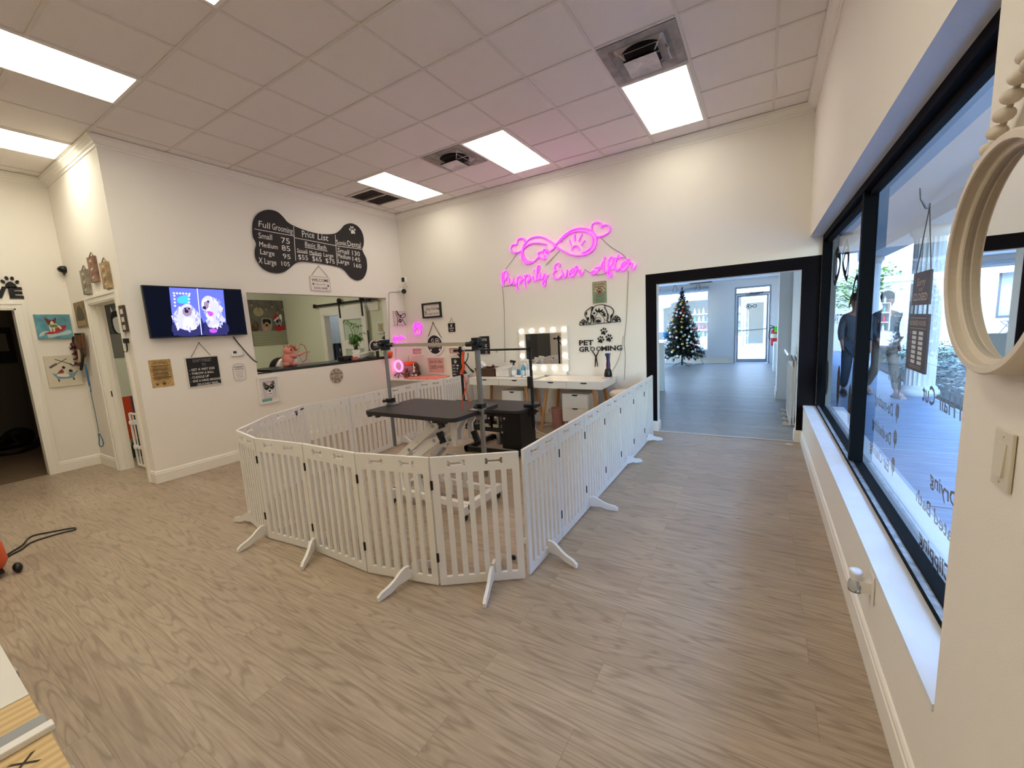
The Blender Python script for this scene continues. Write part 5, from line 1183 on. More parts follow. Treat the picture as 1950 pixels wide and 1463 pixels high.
mb.flat(FS, smooth(Z([(535,520),(560,470),(610,430),(640,430),(650,500),(640,600),(600,640),(560,600)]), 3, True), dd+.001, 9); mb.flat(FS, smooth(Z([(540,600),(610,620),(680,600),(700,660),(640,690),(550,690)]), 3, True), dd+.0012, 4); mb.flat(FS, smooth(Z([(515,470),(540,420),(580,425),(590,455),(530,520)]), 3, True), dd+.0014, 4); mb.flat(FS, smooth(Z([(520,520),(585,460),(590,480),(535,535)]), 2, True), dd+.0016, 11)
mb.flat(FS, smooth(Z([(600,440),(640,425),(648,530),(625,520)]), 2, True), dd+.0016, 11); mb.flat(FS, circ(*Z([(575, 535)])[0], .03, 10, 1, 1.4), dd+.0018, 2); mb.flat(FS, circ(*Z([(618, 520)])[0], .022, 10, 1, 1.2), dd+.0018, 2); mb.flat(FS, circ(*Z([(600, 605)])[0], .025, 10, 1.2, .8), dd+.0018, 2)
mb.build('painted_scene', [mat('plank_grey_green', '#9a9a80', .8), mat('plank_line', '#7b7a66', .8), mat('paint_black', '#16140f', .8), mat('dog_brown', '#4d3a28', .8), mat('santa_red', '#b0202a', .7), mat('tongue_pink', '#c98a80', .7), mat('bulb_halo', '#a59a72', .8), mat('bulb_grey', '#8d8673', .6), mat('dog_brown_light', '#6b5136', .8), mat('dog_grey', '#98948a', .8), mat('dog_tan', '#b58a5c', .8), mat('paint_white', '#efefe8', .8)], t)
# barn door
t = thing('barn_door', 'white sliding barn door with frosted panels on a black rail', 'door', (-4.2, YS-.06, .02))
P1, P2 = nx(*k2([(130, 215)])[0]), nx(*k2([(1235, 85)])[0]); zr = (P1[1]+P2[1])/2
xs0, xs1 = nx(*k2([(560, 400)])[0])[0], nx(*k2([(1020, 300)])[0])[0]; ztop = zr-.10
o0, o1 = .05, .09
pan = []
for (xa, ya), (xb, yb) in (((600, 300), (955, 500)), ((635, 640), (970, 850)), ((665, 985), (1000, 1050))):
    u = nx(*k2([(xa, ya)])[0]); w = nx(*k2([(xb, yb)])[0]); pan.append((u[1], w[1]))
i0_, i1_ = xs0+.13, xs1-.13
hl = [[(i0_, min(b, a)), (i1_, min(b, a)), (i1_, max(a, b)), (i0_, max(a, b))] for a, b in ((1.84, 1.42), (1.24, .86), (.70, .30))]
mb = MB().prism(FN, [(xs0, .03), (xs1, .03), (xs1, ztop), (xs0, ztop)], o0, o1, 0, hl); bevel(mb.build('door_leaf', WHITE, t), .003)
mb = MB()
for h in hl: mb.fbx(FN, h[0][0], h[2][0], h[0][1], h[2][1], o0+.012, o0+.02)
mb.build('frosted_panel', mat('frosted_glass', '#b9c8b2', .6), t)
t2 = thing('door_rail', 'black barn door rail with hanger straps above the sliding door', 'rail', (-4.2, YS, zr))
MB().fbx(FN, P1[0], P2[0], zr-.022, zr+.022, .06, .075).build('rail', BLACK, t2)
mb = MB()
for x in (xs0+.07, xs1-.07):
    mb.fbx(FN, x-.022, x+.022, zr-.30, zr+.04, .0901, .098); mb.cyl(FN.pt(x, zr+.045, .06), FN.pt(x, zr+.045, .098), .055, n=18)
mb.fbx(FN, P1[0]-.02, P1[0]+.035, zr-.04, zr+.04, .05, .09); mb.fbx(FN, xs1+.06, xs1+.16, zr-.035, zr+.035, .05, .09)
mb.build('hanger_strap', BLACK, t2)
mb = MB()
for x in (P1[0]+.05, P2[0]-.1): mb.cyl(FN.pt(x, zr, .0005), FN.pt(x, zr, .06), .014, n=8)
mb.build('standoff', BLACK, t2)
# small framed notice on the same wall right of the door
t = thing('framed_notice', 'small pale framed notice on the wall right of the barn door', 'picture', (-3.5, YS, 1.2))
a0, a1, b0, b1 = rect(FN, k2([(1178, 490)])[0], k2([(1310, 475)])[0], k2([(1325, 670)])[0], k2([(1195, 690)])[0])
mb = MB()
for q in ((a0, a1, b0, b0+.03), (a0, a1, b1-.03, b1), (a0, a0+.03, b0+.03, b1-.03), (a1-.03, a1, b0+.03, b1-.03)): mb.fbx(FN, *q, .002, .025)
mb.build('frame', WHITE, t); MB().fbx(FN, a0+.03, a1-.03, b0+.03, b1-.03, .002, .012).build('sheet', mat('notice_paper', '#cfc3a0', .8), t)
mb = MB()
for i in range(5): mb.line(FN, [(a0+.07, b1-.08-.03*i), (a1-.07-.02*(i % 2), b1-.08-.03*i)], .01, .0125)
mb.build('printing', mat('grey_print', '#6d6652', .8), t)
# sink room beyond the opening
SWL = mat('sink_wall', '#e6eaf0', .7); YK = 5.35
struct(MB().bx(-7.9, -3.6, YK, YK+.1, 0, CZ), 'wall_sink_back', SWL)
struct(MB().bx(-7.9, -7.8, YS+.1, YK, 0, CZ), 'wall_sink_left', SWL); struct(MB().bx(-3.6, -3.5, YS+.1, YK+.1, 0, CZ), 'wall_sink_right', WALL)
struct(MB().bx(-7.9, XS-.1, YS, YS+.1, 0, CZ), 'wall_sink_front', WALL)
struct(MB().bx(-7.9, -3.5, YS+.1, YK+.1, CZ, CZ+.1), 'ceiling', TILE); struct(MB().bx(-8, -3.42, 4.031, YK+.1, -.12, 0), 'floor', FLOORG, org=(0, 0, 0))
t = thing('ceiling_light', 'cool ceiling panel in the sink room past the barn door', 'ceiling light', (-5.6, 4.6, CZ)); MB().bx(-6.2, -5.0, 4.35, 4.9, CZ-.012, CZ-.003).build('diffuser', mat('light_diffuser_cool', '#eef4ff', .5, emit=1, ecol=(.82, .9, 1)), t)
YC = YK-.34
zc = at_y(*k2([(400, 860)])[0], YC).z
t = thing('wall_cabinet', 'white double-door wall cabinet above the sink, seen through the barn door opening', 'cabinet', (-6.2, YC+.17, zc))
MB().bx(-7.5, -5.2, YC+.02, YK-.001, zc, 2.7).build('cabinet_body', WHITE, t)
xd = at_y(*k2([(520, 500)])[0], YC).x
for a, b in ((-7.49, xd-.704), (xd-.696, xd-.004), (xd+.004, xd+.6)): bevel(MB().bx(a, b, YC, YC+.02, zc-.005, 2.69).build('door', mat('cabinet_white', '#dfe4ee', .4), t), .002)
struct(MB().bx(-7.79, -5.0, YK-.01, YK-.0005, .9, zc), 'trim_9', mat('backsplash', '#7d8592', .4))
t = thing('sink_counter', 'dark sink counter with cupboards beyond the barn door opening', 'counter', (-6.2, YK-.3, 0))
MB().bx(-7.78, -5.2, YK-.58, YK-.011, .0, .86).build('base_cabinet', WHITE, t); MB().bx(-7.79, -5.18, YK-.61, YK-.011, .86, .90).build('worktop', WT, t)
YFa = YK-.22; fx = at_y(*k2([(450, 1100)])[0], YFa).x
t = thing('faucet', 'tall gooseneck kitchen faucet with black and chrome spout', 'faucet', (fx, YFa, .9))
MB().lathe([(0, 0), (.03, 0), (.03, .03), (.016, .04), (.016, .12)], (fx, YFa, .901), 14).build('base', BLACK, t)
mb = MB(); mb.tube([(fx, YFa, 1.0)] + [(fx+.11-.11*math.cos(i*PI/10), YFa, 1.25+.11*math.sin(i*PI/10)) for i in range(11)] + [(fx+.225, YFa, 1.2)], .014, 10); mb.build('spout', mat('black_chrome', '#2a2d31', .2, .8), t)
MB().cyl((fx+.225, YFa, 1.21), (fx+.235, YFa, 1.10), .019, .022).build('spray_head', CHROME, t)
x = at_y(*k2([(545, 1090)])[0], YFa-.05).x; t = thing('soap_bottle', 'dark brown soap bottle beside the gooseneck faucet', 'bottle', (x, YFa-.05, .9)); MB().lathe([(0, 0), (.05, 0), (.05, .15), (.02, .2), (.012, .24), (0, .24)], (x, YFa-.05, .901), 14).build('bottle_body', mat('amber', '#3a2e1e', .3), t)
# things on the service worktop
zt = 1.105
t = thing('pig_figurine', 'pink pig figurine shooting a bow on the service window worktop', 'figurine', (XA-.3, 1.86, zt)); PG = mat('pig_pink', '#e08f80', .6)
c = at_x(550, 700, XA-.3); y = c.y; X = XA-.3
mb = MB(); mb.ball((X, y, zt+.10), .085, 16, sc=(.9, .95, 1.25)); mb.ball((X+.01, y+.01, zt+.23), .062, 14, sc=(.95, 1.05, 1)); mb.ball((X+.01, y+.075, zt+.22), .026, 10, sc=(1, .9, .8)); mb.ball((X+.02, y-.05, zt+.035), .05, 10, sc=(1.2, .8, .8)); mb.ball((X+.02, y+.06, zt+.035), .05, 10, sc=(1.2, .9, .8)); mb.build('pig_body', PG, t)
mb = MB(); mb.tube([(X+.05, y+.0, zt+.16), (X+.08, y+.05, zt+.15), (X+.06, y+.14, zt+.17), (X+.05, y+.22, zt+.185)], [.024, .022, .018, .016], 8); mb.tube([(X-.05, y, zt+.16), (X-.04, y+.1, zt+.165), (X, y+.15, zt+.17)], [.024, .02, .016], 8); mb.build('arm', PG, t)
mb = MB()
for dx in (-.04, .045): mb.add([(X+dx-.025, y-.0, zt+.275), (X+dx+.025, y, zt+.275), (X+dx, y+.02, zt+.275), (X+dx*1.25, y-.01, zt+.335)], [(0,1,3), (1,2,3), (2,0,3), (2,1,0)])
mb.build('ear', PG, t)
mb = MB(); mb.bar((X+.07, y+.02, zt+.243), (X+.045, y+.055, zt+.243), .01, .026); mb.bar((X-.05, y+.02, zt+.243), (X+.07, y+.03, zt+.246), .006, .012); mb.build('sunglasses', mat('sunglass_brown', '#5b2a22', .3), t)
mb = MB(); mb.tube([(X+.05, y+.19, zt+.32), (X+.05, y+.25, zt+.29), (X+.05, y+.285, zt+.19), (X+.05, y+.25, zt+.08), (X+.05, y+.19, zt+.04)], .007, 6); mb.tube([(X+.05, y+.19, zt+.32), (X+.05, y+.13, zt+.18), (X+.05, y+.19, zt+.04)], .003, 5); mb.tube([(X+.05, y+.1, zt+.18), (X+.05, y+.33, zt+.19)], .005, 5); mb.build('bow', mat('bow_rust', '#b0604c', .6), t)
t = thing('flower_bunch', 'small bunch of pink flowers and pale leaves behind the pig figurine', 'flowers', (XA-.42, 2.0, zt))
mb, m2 = MB(), MB(); rnd = random.Random(4)
for i in range(16):
    a = rnd.uniform(0, 6.28); r = rnd.uniform(.02, .1); px_, py_, pz_ = XA-.45+r*math.cos(a)*.5, y+.17+r*math.sin(a), zt+rnd.uniform(.06, .30)
    (mb if i % 2 else m2).ball((px_, py_, pz_), rnd.uniform(.018, .03), 7, sc=(1, 1, .8))
mb.build('petals', mat('petal_pink', '#d0604f', .7), t); m2.build('pale_leaves', mat('petal_pale', '#b9bfa6', .7), t)
MB().lathe([(0, 0), (.045, 0), (.055, .1), (0, .1)], (XA-.45, y+.17, zt+.001), 14).build('vase', WHITE, t)
t = thing('office_chair', 'white rounded chair back with a black edge behind the service worktop', 'chair', (-3.75, 1.75, 0))
c = at_x(520, 695, -3.75); y0_ = c.y; fr = Frame((-3.75, y0_, 0), (0, 1, 0), (0, 0, 1))
MB().prism(fr, rrect(-.06, .62, .62, 1.22, .17, 6), -.02, .02).build('back_edge', BLACK, t); bevel(MB().prism(fr, rrect(.02, .60, .63, 1.215, .17, 6), .02, .12).build('backrest', mat('white_leather', '#eee6dc', .45), t), .03)
bevel(MB().bx(-3.74, -3.25, y0_, y0_+.56, .44, .54).build('seat', mat('white_leather', '#eee6dc', .45), t), .03); MB().cyl((-3.5, y0_+.28, .06), (-3.5, y0_+.28, .44), .03).build('column', BLACK, t)
mb = MB()
for k in range(5): a = k*2*PI/5; mb.bar((-3.5, y0_+.28, .07), (-3.5+.3*math.cos(a), y0_+.28+.3*math.sin(a), .04), .04, .03); mb.ball((-3.5+.3*math.cos(a), y0_+.28+.3*math.sin(a), .028), .027, 8)
mb.build('star_base', BLACK, t)
# potted plant
c = at_x(*k2([(825, 1130)])[0], XA-.25); X, y = XA-.25, c.y
t = thing('potted_plant', 'green money-tree plant with long leaflets in a white pot on the worktop', 'plant', (X, y, zt))
MB().lathe([(0, 0), (.05, 0), (.066, .16), (.06, .16), (.055, .14), (0, .14)], (X, y, zt+.001), 20).build('pot', WHITE, t)
MB().tube([(X, y, zt+.13), (X+.005, y-.004, zt+.22), (X, y, zt+.30)], [.036, .026, .018], 10).build('trunk', mat('plant_trunk', '#3a2a1c', .8), t)
mb, ms = MB(), MB(); rnd = random.Random(9)
def whorl(c, r, n, tilt, w):
    for k in range(n):
        a = k*2*PI/n + rnd.uniform(-.2, .2); d = V((math.cos(a), math.sin(a), tilt+rnd.uniform(-.25, .1))); L = r*rnd.uniform(.8, 1.1)
        d.normalize(); side = d.cross(V((0,0,1))).normalized(); p0 = V(c); m1 = p0+d*L*.55+V((0,0,.008)); e = p0+d*L+V((0,0,-.03*L/.1)); mb.add([p0, m1-side*w, e, m1+side*w], [(0,1,2,3)])
for i in range(22):
    a = rnd.uniform(0, 6.28); r = rnd.uniform(.02, .09); c = (X+r*math.cos(a), y+r*math.sin(a), zt+rnd.uniform(.28, .44)); ms.tube([(X, y, zt+.27), c], .003, 4); whorl(c, .11, 6, -.4, .017)
for dx, dy, dz in ((0, -.09, .62), (.0, -.14, .66), (0, .05, .56), (0, .11, .57), (.02, -.02, .6), (.02, .14, .44)):
    c = (X+dx, y+dy, zt+dz); ms.tube([(X, y, zt+.28), (X+dx*.4, y+dy*.35, zt+dz*.7), c], .0035, 4); whorl(c, .10, 6, -.1, .012)
mb.build('leaves', mat('plant_green', '#4f7a35', .5, var=.3, bscale=18), t); ms.build('stem', mat('stem_green', '#6d7d45', .6), t)
# desk clutter
c = at_x(662, 682, XA-.2); tag(bevel(MB().bx(XA-.3, XA-.12, c.y-.12, c.y+.08, zt+.001, zt+.075).build('card_reader', BLACK), .01), 'black card machine on the worktop left of the plant', 'card machine')
c = at_x(672, 680, XA-.14); t = thing('card_holder', 'small white and red card holder in front of the plant pot', 'card holder', (XA-.1, c.y, zt)); mb = MB(); mb.bar((XA-.11, c.y-.02, zt+.05), (XA-.11, c.y+.09, zt+.07), .04, .09); mb.build('cards', WHITE, t); MB().bx(XA-.10, XA-.055, c.y-.06, c.y+.03, zt+.001, zt+.05).build('red_front', mat('card_red', '#c9665a', .6), t)
c = at_x(696, 678, XA-.25); t = thing('paper_tray', 'stack of white papers on a tilted tray right of the plant', 'papers', (XA-.25, c.y, zt)); mb = MB()
for i in range(5): mb.bar((XA-.3, c.y-.15, zt+.02+.011*i), (XA-.3, c.y+.14, zt+.06+.011*i), .2, .006)
mb.build('paper_stack', mat('paper_white', '#dcdccf', .8), t); MB().bar((XA-.3, c.y-.15, zt+.01), (XA-.3, c.y+.14, zt+.05), .21, .008).build('tray', mat('tray_grey', '#8d8d86', .5), t)
c = at_x(707, 676, XA-.25); t = thing('monitor', 'thin black monitor on a pale foot, seen edge-on at the right of the service worktop', 'monitor', (XA-.3, c.y, zt)); MB().bar((XA-.52, c.y+.19, zt+.30), (XA-.28, c.y+.005, zt+.30), .02, .36).build('screen', BLACK, t); MB().bx(XA-.42, XA-.2, c.y-.07, c.y+.09, zt+.001, zt+.018).build('stand_foot', STEEL, t); MB().cyl((XA-.33, c.y+.01, zt+.018), (XA-.33, c.y+.01, zt+.12), .015).build('stand_neck', STEEL, t)
# welcome plaque shaped like a paw
WPX = XA-.10; FWP = Frame((WPX, 0, 0), (0, 1, 0), (0, 0, 1)); ctr = FWP.px(720, 657)
t = thing('welcome_plaque', 'black dog-shaped welcome plaque with a white edge behind the grooming arm joint', 'sign', (WPX, ctr[0], 1.106))
kq = k2
out = [FWP.px(*q) for q in kq([(1045,860),(1075,820),(1110,805),(1150,820),(1200,800),(1290,790),(1330,850),(1340,930),(1300,985),(1240,965),(1190,985),(1130,1000),(1090,995),(1055,970),(1040,920)])]; out = smooth(out, 3, True)
cx_, cy_ = sum(p[0] for p in out)/len(out), sum(p[1] for p in out)/len(out)
MB().prism(FWP, out, -.008, 0).build('white_edge', WHITE, t); ins = [(cx_+(a-cx_)*.9, cy_+(b-cy_)*.86) for a, b in out]; MB().prism(FWP, ins, 0, .004).build('black_face', MBLACK, t)
mb = MB(); mb.text(FWP, 'WELCOME', ctr[0]-.11, ctr[1]-.02, .055, .0045, 0, .3, 'L', bold=.02); mb.line(FWP, [(ctr[0]-.11, ctr[1]-.045), (ctr[0]+.12, ctr[1]-.04)], .008, .0045, 1)
for p in paw(ctr[0]-.05, ctr[1]+.075, .04): mb.flat(FWP, p, .0045, 2)
mb.build('lettering', [CHALK, mat('sign_teal', '#3f8fa0', .6), mat('sign_gold', '#c09a3c', .6)], t)
MB().fbx(FWP, cx_-.03, cx_+.03, 1.106, cy_-.05, -.02, -.0085).build('stand', MBLACK, t)
c = FWP.px(737, 640)
t = thing('horse_figurine', 'dark pointed-ear figurine standing behind the welcome plaque', 'figurine', (XA-.2, c[0]-.02, 1.106)); X = XA-.2; y = at_x(735, 645, X).y
mb = MB(); mb.tube([(X, y+.02, 1.107), (X, y+.02, 1.25), (X, y+.03, 1.38), (X, y, 1.46), (X, y-.07, 1.42)], [.07, .055, .06, .05, .025], 10); mb.add([(X-.02, y-.01, 1.48), (X+.02, y-.01, 1.48), (X, y+.03, 1.48), (X, y-.05, 1.57)], [(0,1,3), (1,2,3), (2,0,3)]); mb.build('figure_body', mat('dark_bronze_figure', '#2e2a2c', .5), t)
c = at_x(739, 681, XA+.075); tray('bright orange upturned bowl on a wall hook right of the service window', (XA+.085, c.y, c.z), .17, .16, .10)
# ================= far-left corner, its two doorways and the near-left things
def LL(pts): return [FL.px(*p) for p in pts]
t = thing('love_sign', 'black cut-out LOVE word sign with a paw above the left doorway', 'wall art', (XL, -.6, 2.16))
mb = MB(); e0 = FL.px(18, 567); e1 = FL.px(45.5, 568); et = FL.px(17, 547.5); v = FL.px(0, 568)
h = et[1]-e0[1]; w = e1[0]-e0[0]
x = e1[0]
for ch, ww in (('E', 1.0), ('V', 1.15)):
    mb.text(FL, ch, x, e0[1], h, .012, 0, w*ww, 'R', bold=.06); x -= w*ww*1.04
for ch, ww in (('O', 1.1), ('L', .95)):
    mb.text(FL, ch, x, e0[1], h, .012, 0, w*ww, 'R', bold=.06); x -= w*ww*1.04
c = FL.px(19, 538); mb.build('letters', MBLACK, t)
mb = MB()
for p in paw(c[0], c[1]-.005, .15): mb.prism(FL, p, .004, .012)
mb.build('paw_print', MBLACK, t)
def canvas(name, label, fr, q, pics, mats_, depth=.025, side='#d7cdb4', org=None):
    a0, a1, b0, b1 = rect(fr, *q); t = thing(name, label, 'picture', fr.pt((a0+a1)/2, b0))
    MB().fbx(fr, a0, a1, b0, b1, .002, depth).build('canvas', mat('canvas_edge_'+name, side, .8), t)
    mb = MB(); U = lambda x, y: (a0+(a1-a0)*x, b0+(b1-b0)*y)
    for i, (mi, pts, sm) in enumerate(pics):
        p = [U(*s) for s in pts]; p = smooth(p, 3, True) if sm else p; mb.flat(fr, p, depth+.0005+.0003*i, mi)
    mb.build('painting', mats_, t); return t, U, depth
SEA = mat('sea_paint', '#5c94a3', .7, var=.35, bscale=11)
R_ = [(0,0),(1,0),(1,1),(0,1)]
canvas('surf_painting', 'turquoise painting of a small dog surfing on a red board', FL, ((59, 601.5), (128, 597), (141.5, 641.5), (75.5, 649)), [(0, R_, 0), (1, [(.05,.1),(.25,.2),(.3,.05),(.6,.12),(.95,.2),(.9,.35),(.55,.2),(.3,.32),(.1,.25)], 1), (2, [(.2,.2),(.45,.2),(.75,.34),(.85,.52),(.78,.56),(.6,.46),(.35,.3),(.22,.24)], 1),
    (3, [(.38,.3),(.36,.5),(.42,.62),(.55,.62),(.68,.5),(.7,.4),(.66,.4),(.6,.48),(.52,.45),(.5,.3),(.46,.3),(.46,.42),(.42,.42),(.42,.3)], 1), (4, [(.38,.5),(.44,.6),(.6,.56),(.6,.5),(.45,.46)], 1), (5, [(.34,.6),(.28,.88),(.4,.78),(.5,.78),(.6,.88),(.56,.66),(.46,.58)], 1), (3, [(.4,.6),(.46,.74),(.52,.62),(.46,.58)], 1), (6, [(.38,.68),(.4,.71),(.42,.68)], 0)],
    [SEA, mat('foam', '#b9cdca', .8), mat('surf_red', '#b02a33', .6), mat('fur_cream', '#dcd2b6', .8), mat('vest_green', '#6d7a4a', .8), mat('fur_rust', '#6e3226', .8), INK])
canvas('bath_painting', 'cream canvas of two dogs in a bathtub under crossed brushes', FL, ((82, 680), (147, 674.5), (156.5, 732), (93, 739)), [(0, R_, 0), (1, [(.1,.66),(.13,.6),(.36,.72),(.33,.78)], 0), (2, [(.24,.72),(.3,.68),(.36,.72),(.33,.78)], 0), (3, [(.34,.74),(.36,.73),(.66,.88),(.65,.9)], 0), (3, [(.3,.88),(.31,.9),(.72,.72),(.71,.7)], 0), (3, [(.7,.7),(.8,.66),(.94,.72),(.9,.76),(.78,.7),(.72,.73)], 1), (6, [(.46,.6),(.5,.66),(.56,.62),(.55,.57),(.48,.57)], 1),
    (4, [(.14,.46),(.25,.3),(.3,.25),(.7,.25),(.82,.33),(.92,.48),(.88,.48),(.75,.42),(.3,.42),(.18,.44)], 1), (5, [(.3,.42),(.36,.5),(.45,.56),(.5,.48),(.44,.4)], 1), (3, [(.64,.46),(.68,.54),(.76,.5),(.74,.44)], 1), (3, [(.3,.26),(.33,.2),(.3,.16),(.28,.2)], 1), (3, [(.74,.26),(.78,.22),(.76,.17),(.72,.22)], 1), (7, [(.3,.34),(.6,.3),(.6,.4),(.32,.42)], 1)],
    [mat('canvas_cream', '#d5ccb8', .8), mat('brush_blue', '#4a5570', .7), mat('brush_brown', '#9a5a3c', .7), mat('pen_line', '#3c332c', .8), mat('tub_blue', '#7f98a8', .7), mat('fur_red', '#8f3b30', .8), INK, mat('foam_cream', '#e4ded0', .8)])
t = thing('security_camera', 'black dome camera on a bracket high in the far-left corner', 'security camera', FL.pt(*FL.px(118, 515)))
c = FL.pt(*FL.px(117, 515), .09); mb = MB().ball(c, .055, 14, sc=(1, 1, .8)); mb.build('housing', BLACK, t); MB().cyl(c, FL.pt(*FL.px(124, 522), .001), .018).build('mount', BLACK, t)
# plaques over the inner doorway
RUST = mat('weathered_rust', '#8a6a58', .8, var=.4, bscale=16); GRY = mat('weathered_grey', '#8b8474', .8, var=.4, bscale=16); TAN = mat('weathered_tan', '#a08a66', .8, var=.45, bscale=14)
def plaque(label, q, m, hang):
    a0, a1, b0, b1 = rect(FY, *q); t = thing('hanging_plaque', label, 'sign', FY.pt((a0+a1)/2, b0), 'narrow weathered plaques over the inner doorway')
    MB().fbx(FY, a0, a1, b0, b1, .002, .03).build('board', m, t)
    mb = MB()
    for i in range(5): mb.line(FY, [((a0+a1)/2-.03, b0+(b1-b0)*(.15+.17*i)), ((a0+a1)/2+.035, b0+(b1-b0)*(.2+.16*i))], .02, .0306, i % 2)
    mb.build('painted_figures', [mat('plaque_pale', '#c9b9a0', .8), mat('plaque_red', '#9a5548', .8)], t)
    mb = MB().tube([FY.pt(a0+.03, b1, .015), FY.pt((a0+a1)/2, b1+.05, .01), FY.pt(a1-.03, b1, .015)], .005, 5); mb.build('hanging_cord', mat('jute_cord', '#7d6a58', .9), t)
plaque('grey weathered dog plaque, lowest of the three over the inner doorway', ((157.5, 516), (168.5, 513), (177, 559), (166, 562)), GRY, 1)
plaque('reddish weathered dog plaque, highest of the three over the inner doorway', ((170.5, 492), (183, 487.5), (192, 535), (181, 539)), RUST, 1)
plaque('tan weathered dog plaque nearest the wall corner over the inner doorway', ((194, 502), (207.5, 499), (216.5, 547), (205.5, 552)), TAN, 1)
a = rect(FY, (140.5, 577.5), (160, 573.5), (170, 621), (151.5, 625.5)); t = thing('sepia_print', 'brown sepia print beside the inner doorway casing', 'picture', FY.pt((a[0]+a[1])/2, a[2])); a = (a[0], min(a[1], RX0-.085), a[2], a[3])
MB().fbx(FY, *a, .002, .012).build('board', mat('sepia', '#8a7452', .8, var=.3, bscale=7), t); mb = MB(); U = lambda x, y: (a[0]+(a[1]-a[0])*x, a[2]+(a[3]-a[2])*y)
mb.flat(FY, smooth([U(.2,.3),U(.25,.7),(U(.5,.85)),U(.8,.65),U(.85,.3)], 3, True), .0125, 0); mb.flat(FY, [U(.1,.06), U(.9,.06), U(.9,.26), U(.1,.26)], .0125, 1); mb.build('picture_print', [mat('sepia_dark', '#5a523f', .8), mat('sepia_light', '#a8946a', .8)], t)
# narrow three-photo plaque on the casing side near wall A corner
a = rect(FY, (228, 580), (237, 584.5), (246.5, 630), (238, 634)); t = thing('photo_strip', 'narrow dark plaque with three tiny white pictures by the inner door corner', 'picture', FY.pt((a[0]+a[1])/2, a[2])); x0 = max(a[0], RX1+.083)
MB().fbx(FY, x0, XA-.012, a[2], a[3], .002, .02).build('board', mat('strip_brown', '#4a3a30', .7), t); mb = MB(); w = XA-.012-x0
for i in range(3): mb.fbx(FY, x0+w*.2, x0+w*.8, a[2]+(a[3]-a[2])*(.08+.3*i), a[2]+(a[3]-a[2])*(.26+.3*i), .02, .021)
mb.build('tiny_picture', mat('photo_white', '#d8d2c8', .7), t)
t = thing('key_hook', 'small dark plug and cord hanging at the inner door corner', 'cord', FY.pt(-2.75, 1.3)); mb = MB(); p = [FY.pt(*FY.px(x, y), .02) for x, y in ((245, 650), (246.5, 660), (247, 667), (244, 671), (240, 669))]; mb.tube(smooth([tuple(q) for q in p], 3), .006, 6); mb.build('cord', MBLACK, t); MB().bx(p[0].x-.025, p[0].x+.025, YA-.04, YA-.002, p[0].z-.02, p[0].z+.03).build('plug', MBLACK, t)
# leashes and harnesses on a hook
t = thing('leash_bundle', 'bundle of brown and red dog harnesses with a blue leash hanging by the inner doorway', 'leashes', FY.pt(-4.15, 1.6))
kk = crop(50, 560, 6.648)
def W(pts, d=.04): return [tuple(FY.pt(*FY.px(*q), d)) for q in kk(pts)]
rnd = random.Random(3)
mb = MB(); 
for i in range(9):
    x = 672+i*13; mb.tube(smooth(W([(x, 510+rnd.randint(-8, 8)), (x+10, 600), (x+25+rnd.randint(-10, 20), 700), (x+20, 770+rnd.randint(-30, 30))], .03+.006*(i % 3)), 3), .016, 6)
mb.build('brown_straps', mat('leather_brown', '#6e4a30', .7, var=.3, bscale=30), t)
mb = MB(); mb.tube(smooth(W([(672,620),(662,720),(690,760),(740,700),(760,760),(720,820),(660,790)], .07), 3), .013, 6); mb.tube(smooth(W([(655,790),(675,800),(700,870),(760,890),(790,830)], .065), 3), .012, 6); mb.tube(smooth(W([(700,640),(670,700),(690,780)], .075), 3), .014, 6); mb.build('red_harness', mat('harness_red', '#6a2a28', .7), t)
mb = MB(); mb.tube(smooth(W([(668,540),(664,600),(690,700),(700,860),(760,900),(770,960)], .05), 3), .012, 6); mb.tube(smooth(W([(780,700),(800,760),(790,880),(780,950)], .06), 3), .016, 6); mb.build('dark_straps', mat('strap_dark', '#2a2322', .7), t)
mb = MB(); mb.ball(W([(722, 880)], .09)[0], .022, 8); mb.ball(W([(685, 665)], .09)[0], .016, 8); mb.bx(*(lambda p: (p[0]-.03, p[0]+.03, p[1]-.02, p[1], p[2]-.05, p[2]+.05))(W([(785, 1000)], .03)[0])); mb.build('metal_ring', STEEL, t)
mb = MB(); mb.tube(W([(770,700),(790,850)], .07), .018, 6); mb.build('printed_strap', mat('strap_cream', '#b9a78c', .7), t)
mb = MB(); mb.tube(smooth(W([(815,880),(840,1000),(875,1165)], .05), 3), .010, 6); mb.tube(smooth(W([(880,1170),(885,1200),(890,1240)], .05), 2), .006, 6); mb.build('blue_leash', mat('leash_blue', '#3f6f92', .6), t, label='blue webbing leash')
mb = MB(); g = [(178,742),(188,790),(194,822)]; L = [(194,824),(201,836),(203,845),(199,850),(195,846),(195,835)]
mb.tube([FY.pt(*FY.px(*q), .03) for q in smooth(g, 3)], .004, 6); mb.tube([FY.pt(*FY.px(*q), .03) for q in smooth(L, 3, True)], .006, 6, closed=True); mb.build('blue_loop', mat('leash_blue', '#3f6f92', .6), t)
MB().cyl(FY.pt(*FY.px(161, 636), .001), FY.pt(*FY.px(161, 636), .09), .012).build('hook', DKBRONZE, t)
MB().fbx(FY, RX0+.0165, RX0+.018, .93, 1.0, -.09, -.03).build('strike_plate', DKBRONZE, label='dark metal strike plate in the inner door jamb', cat='strike plate')
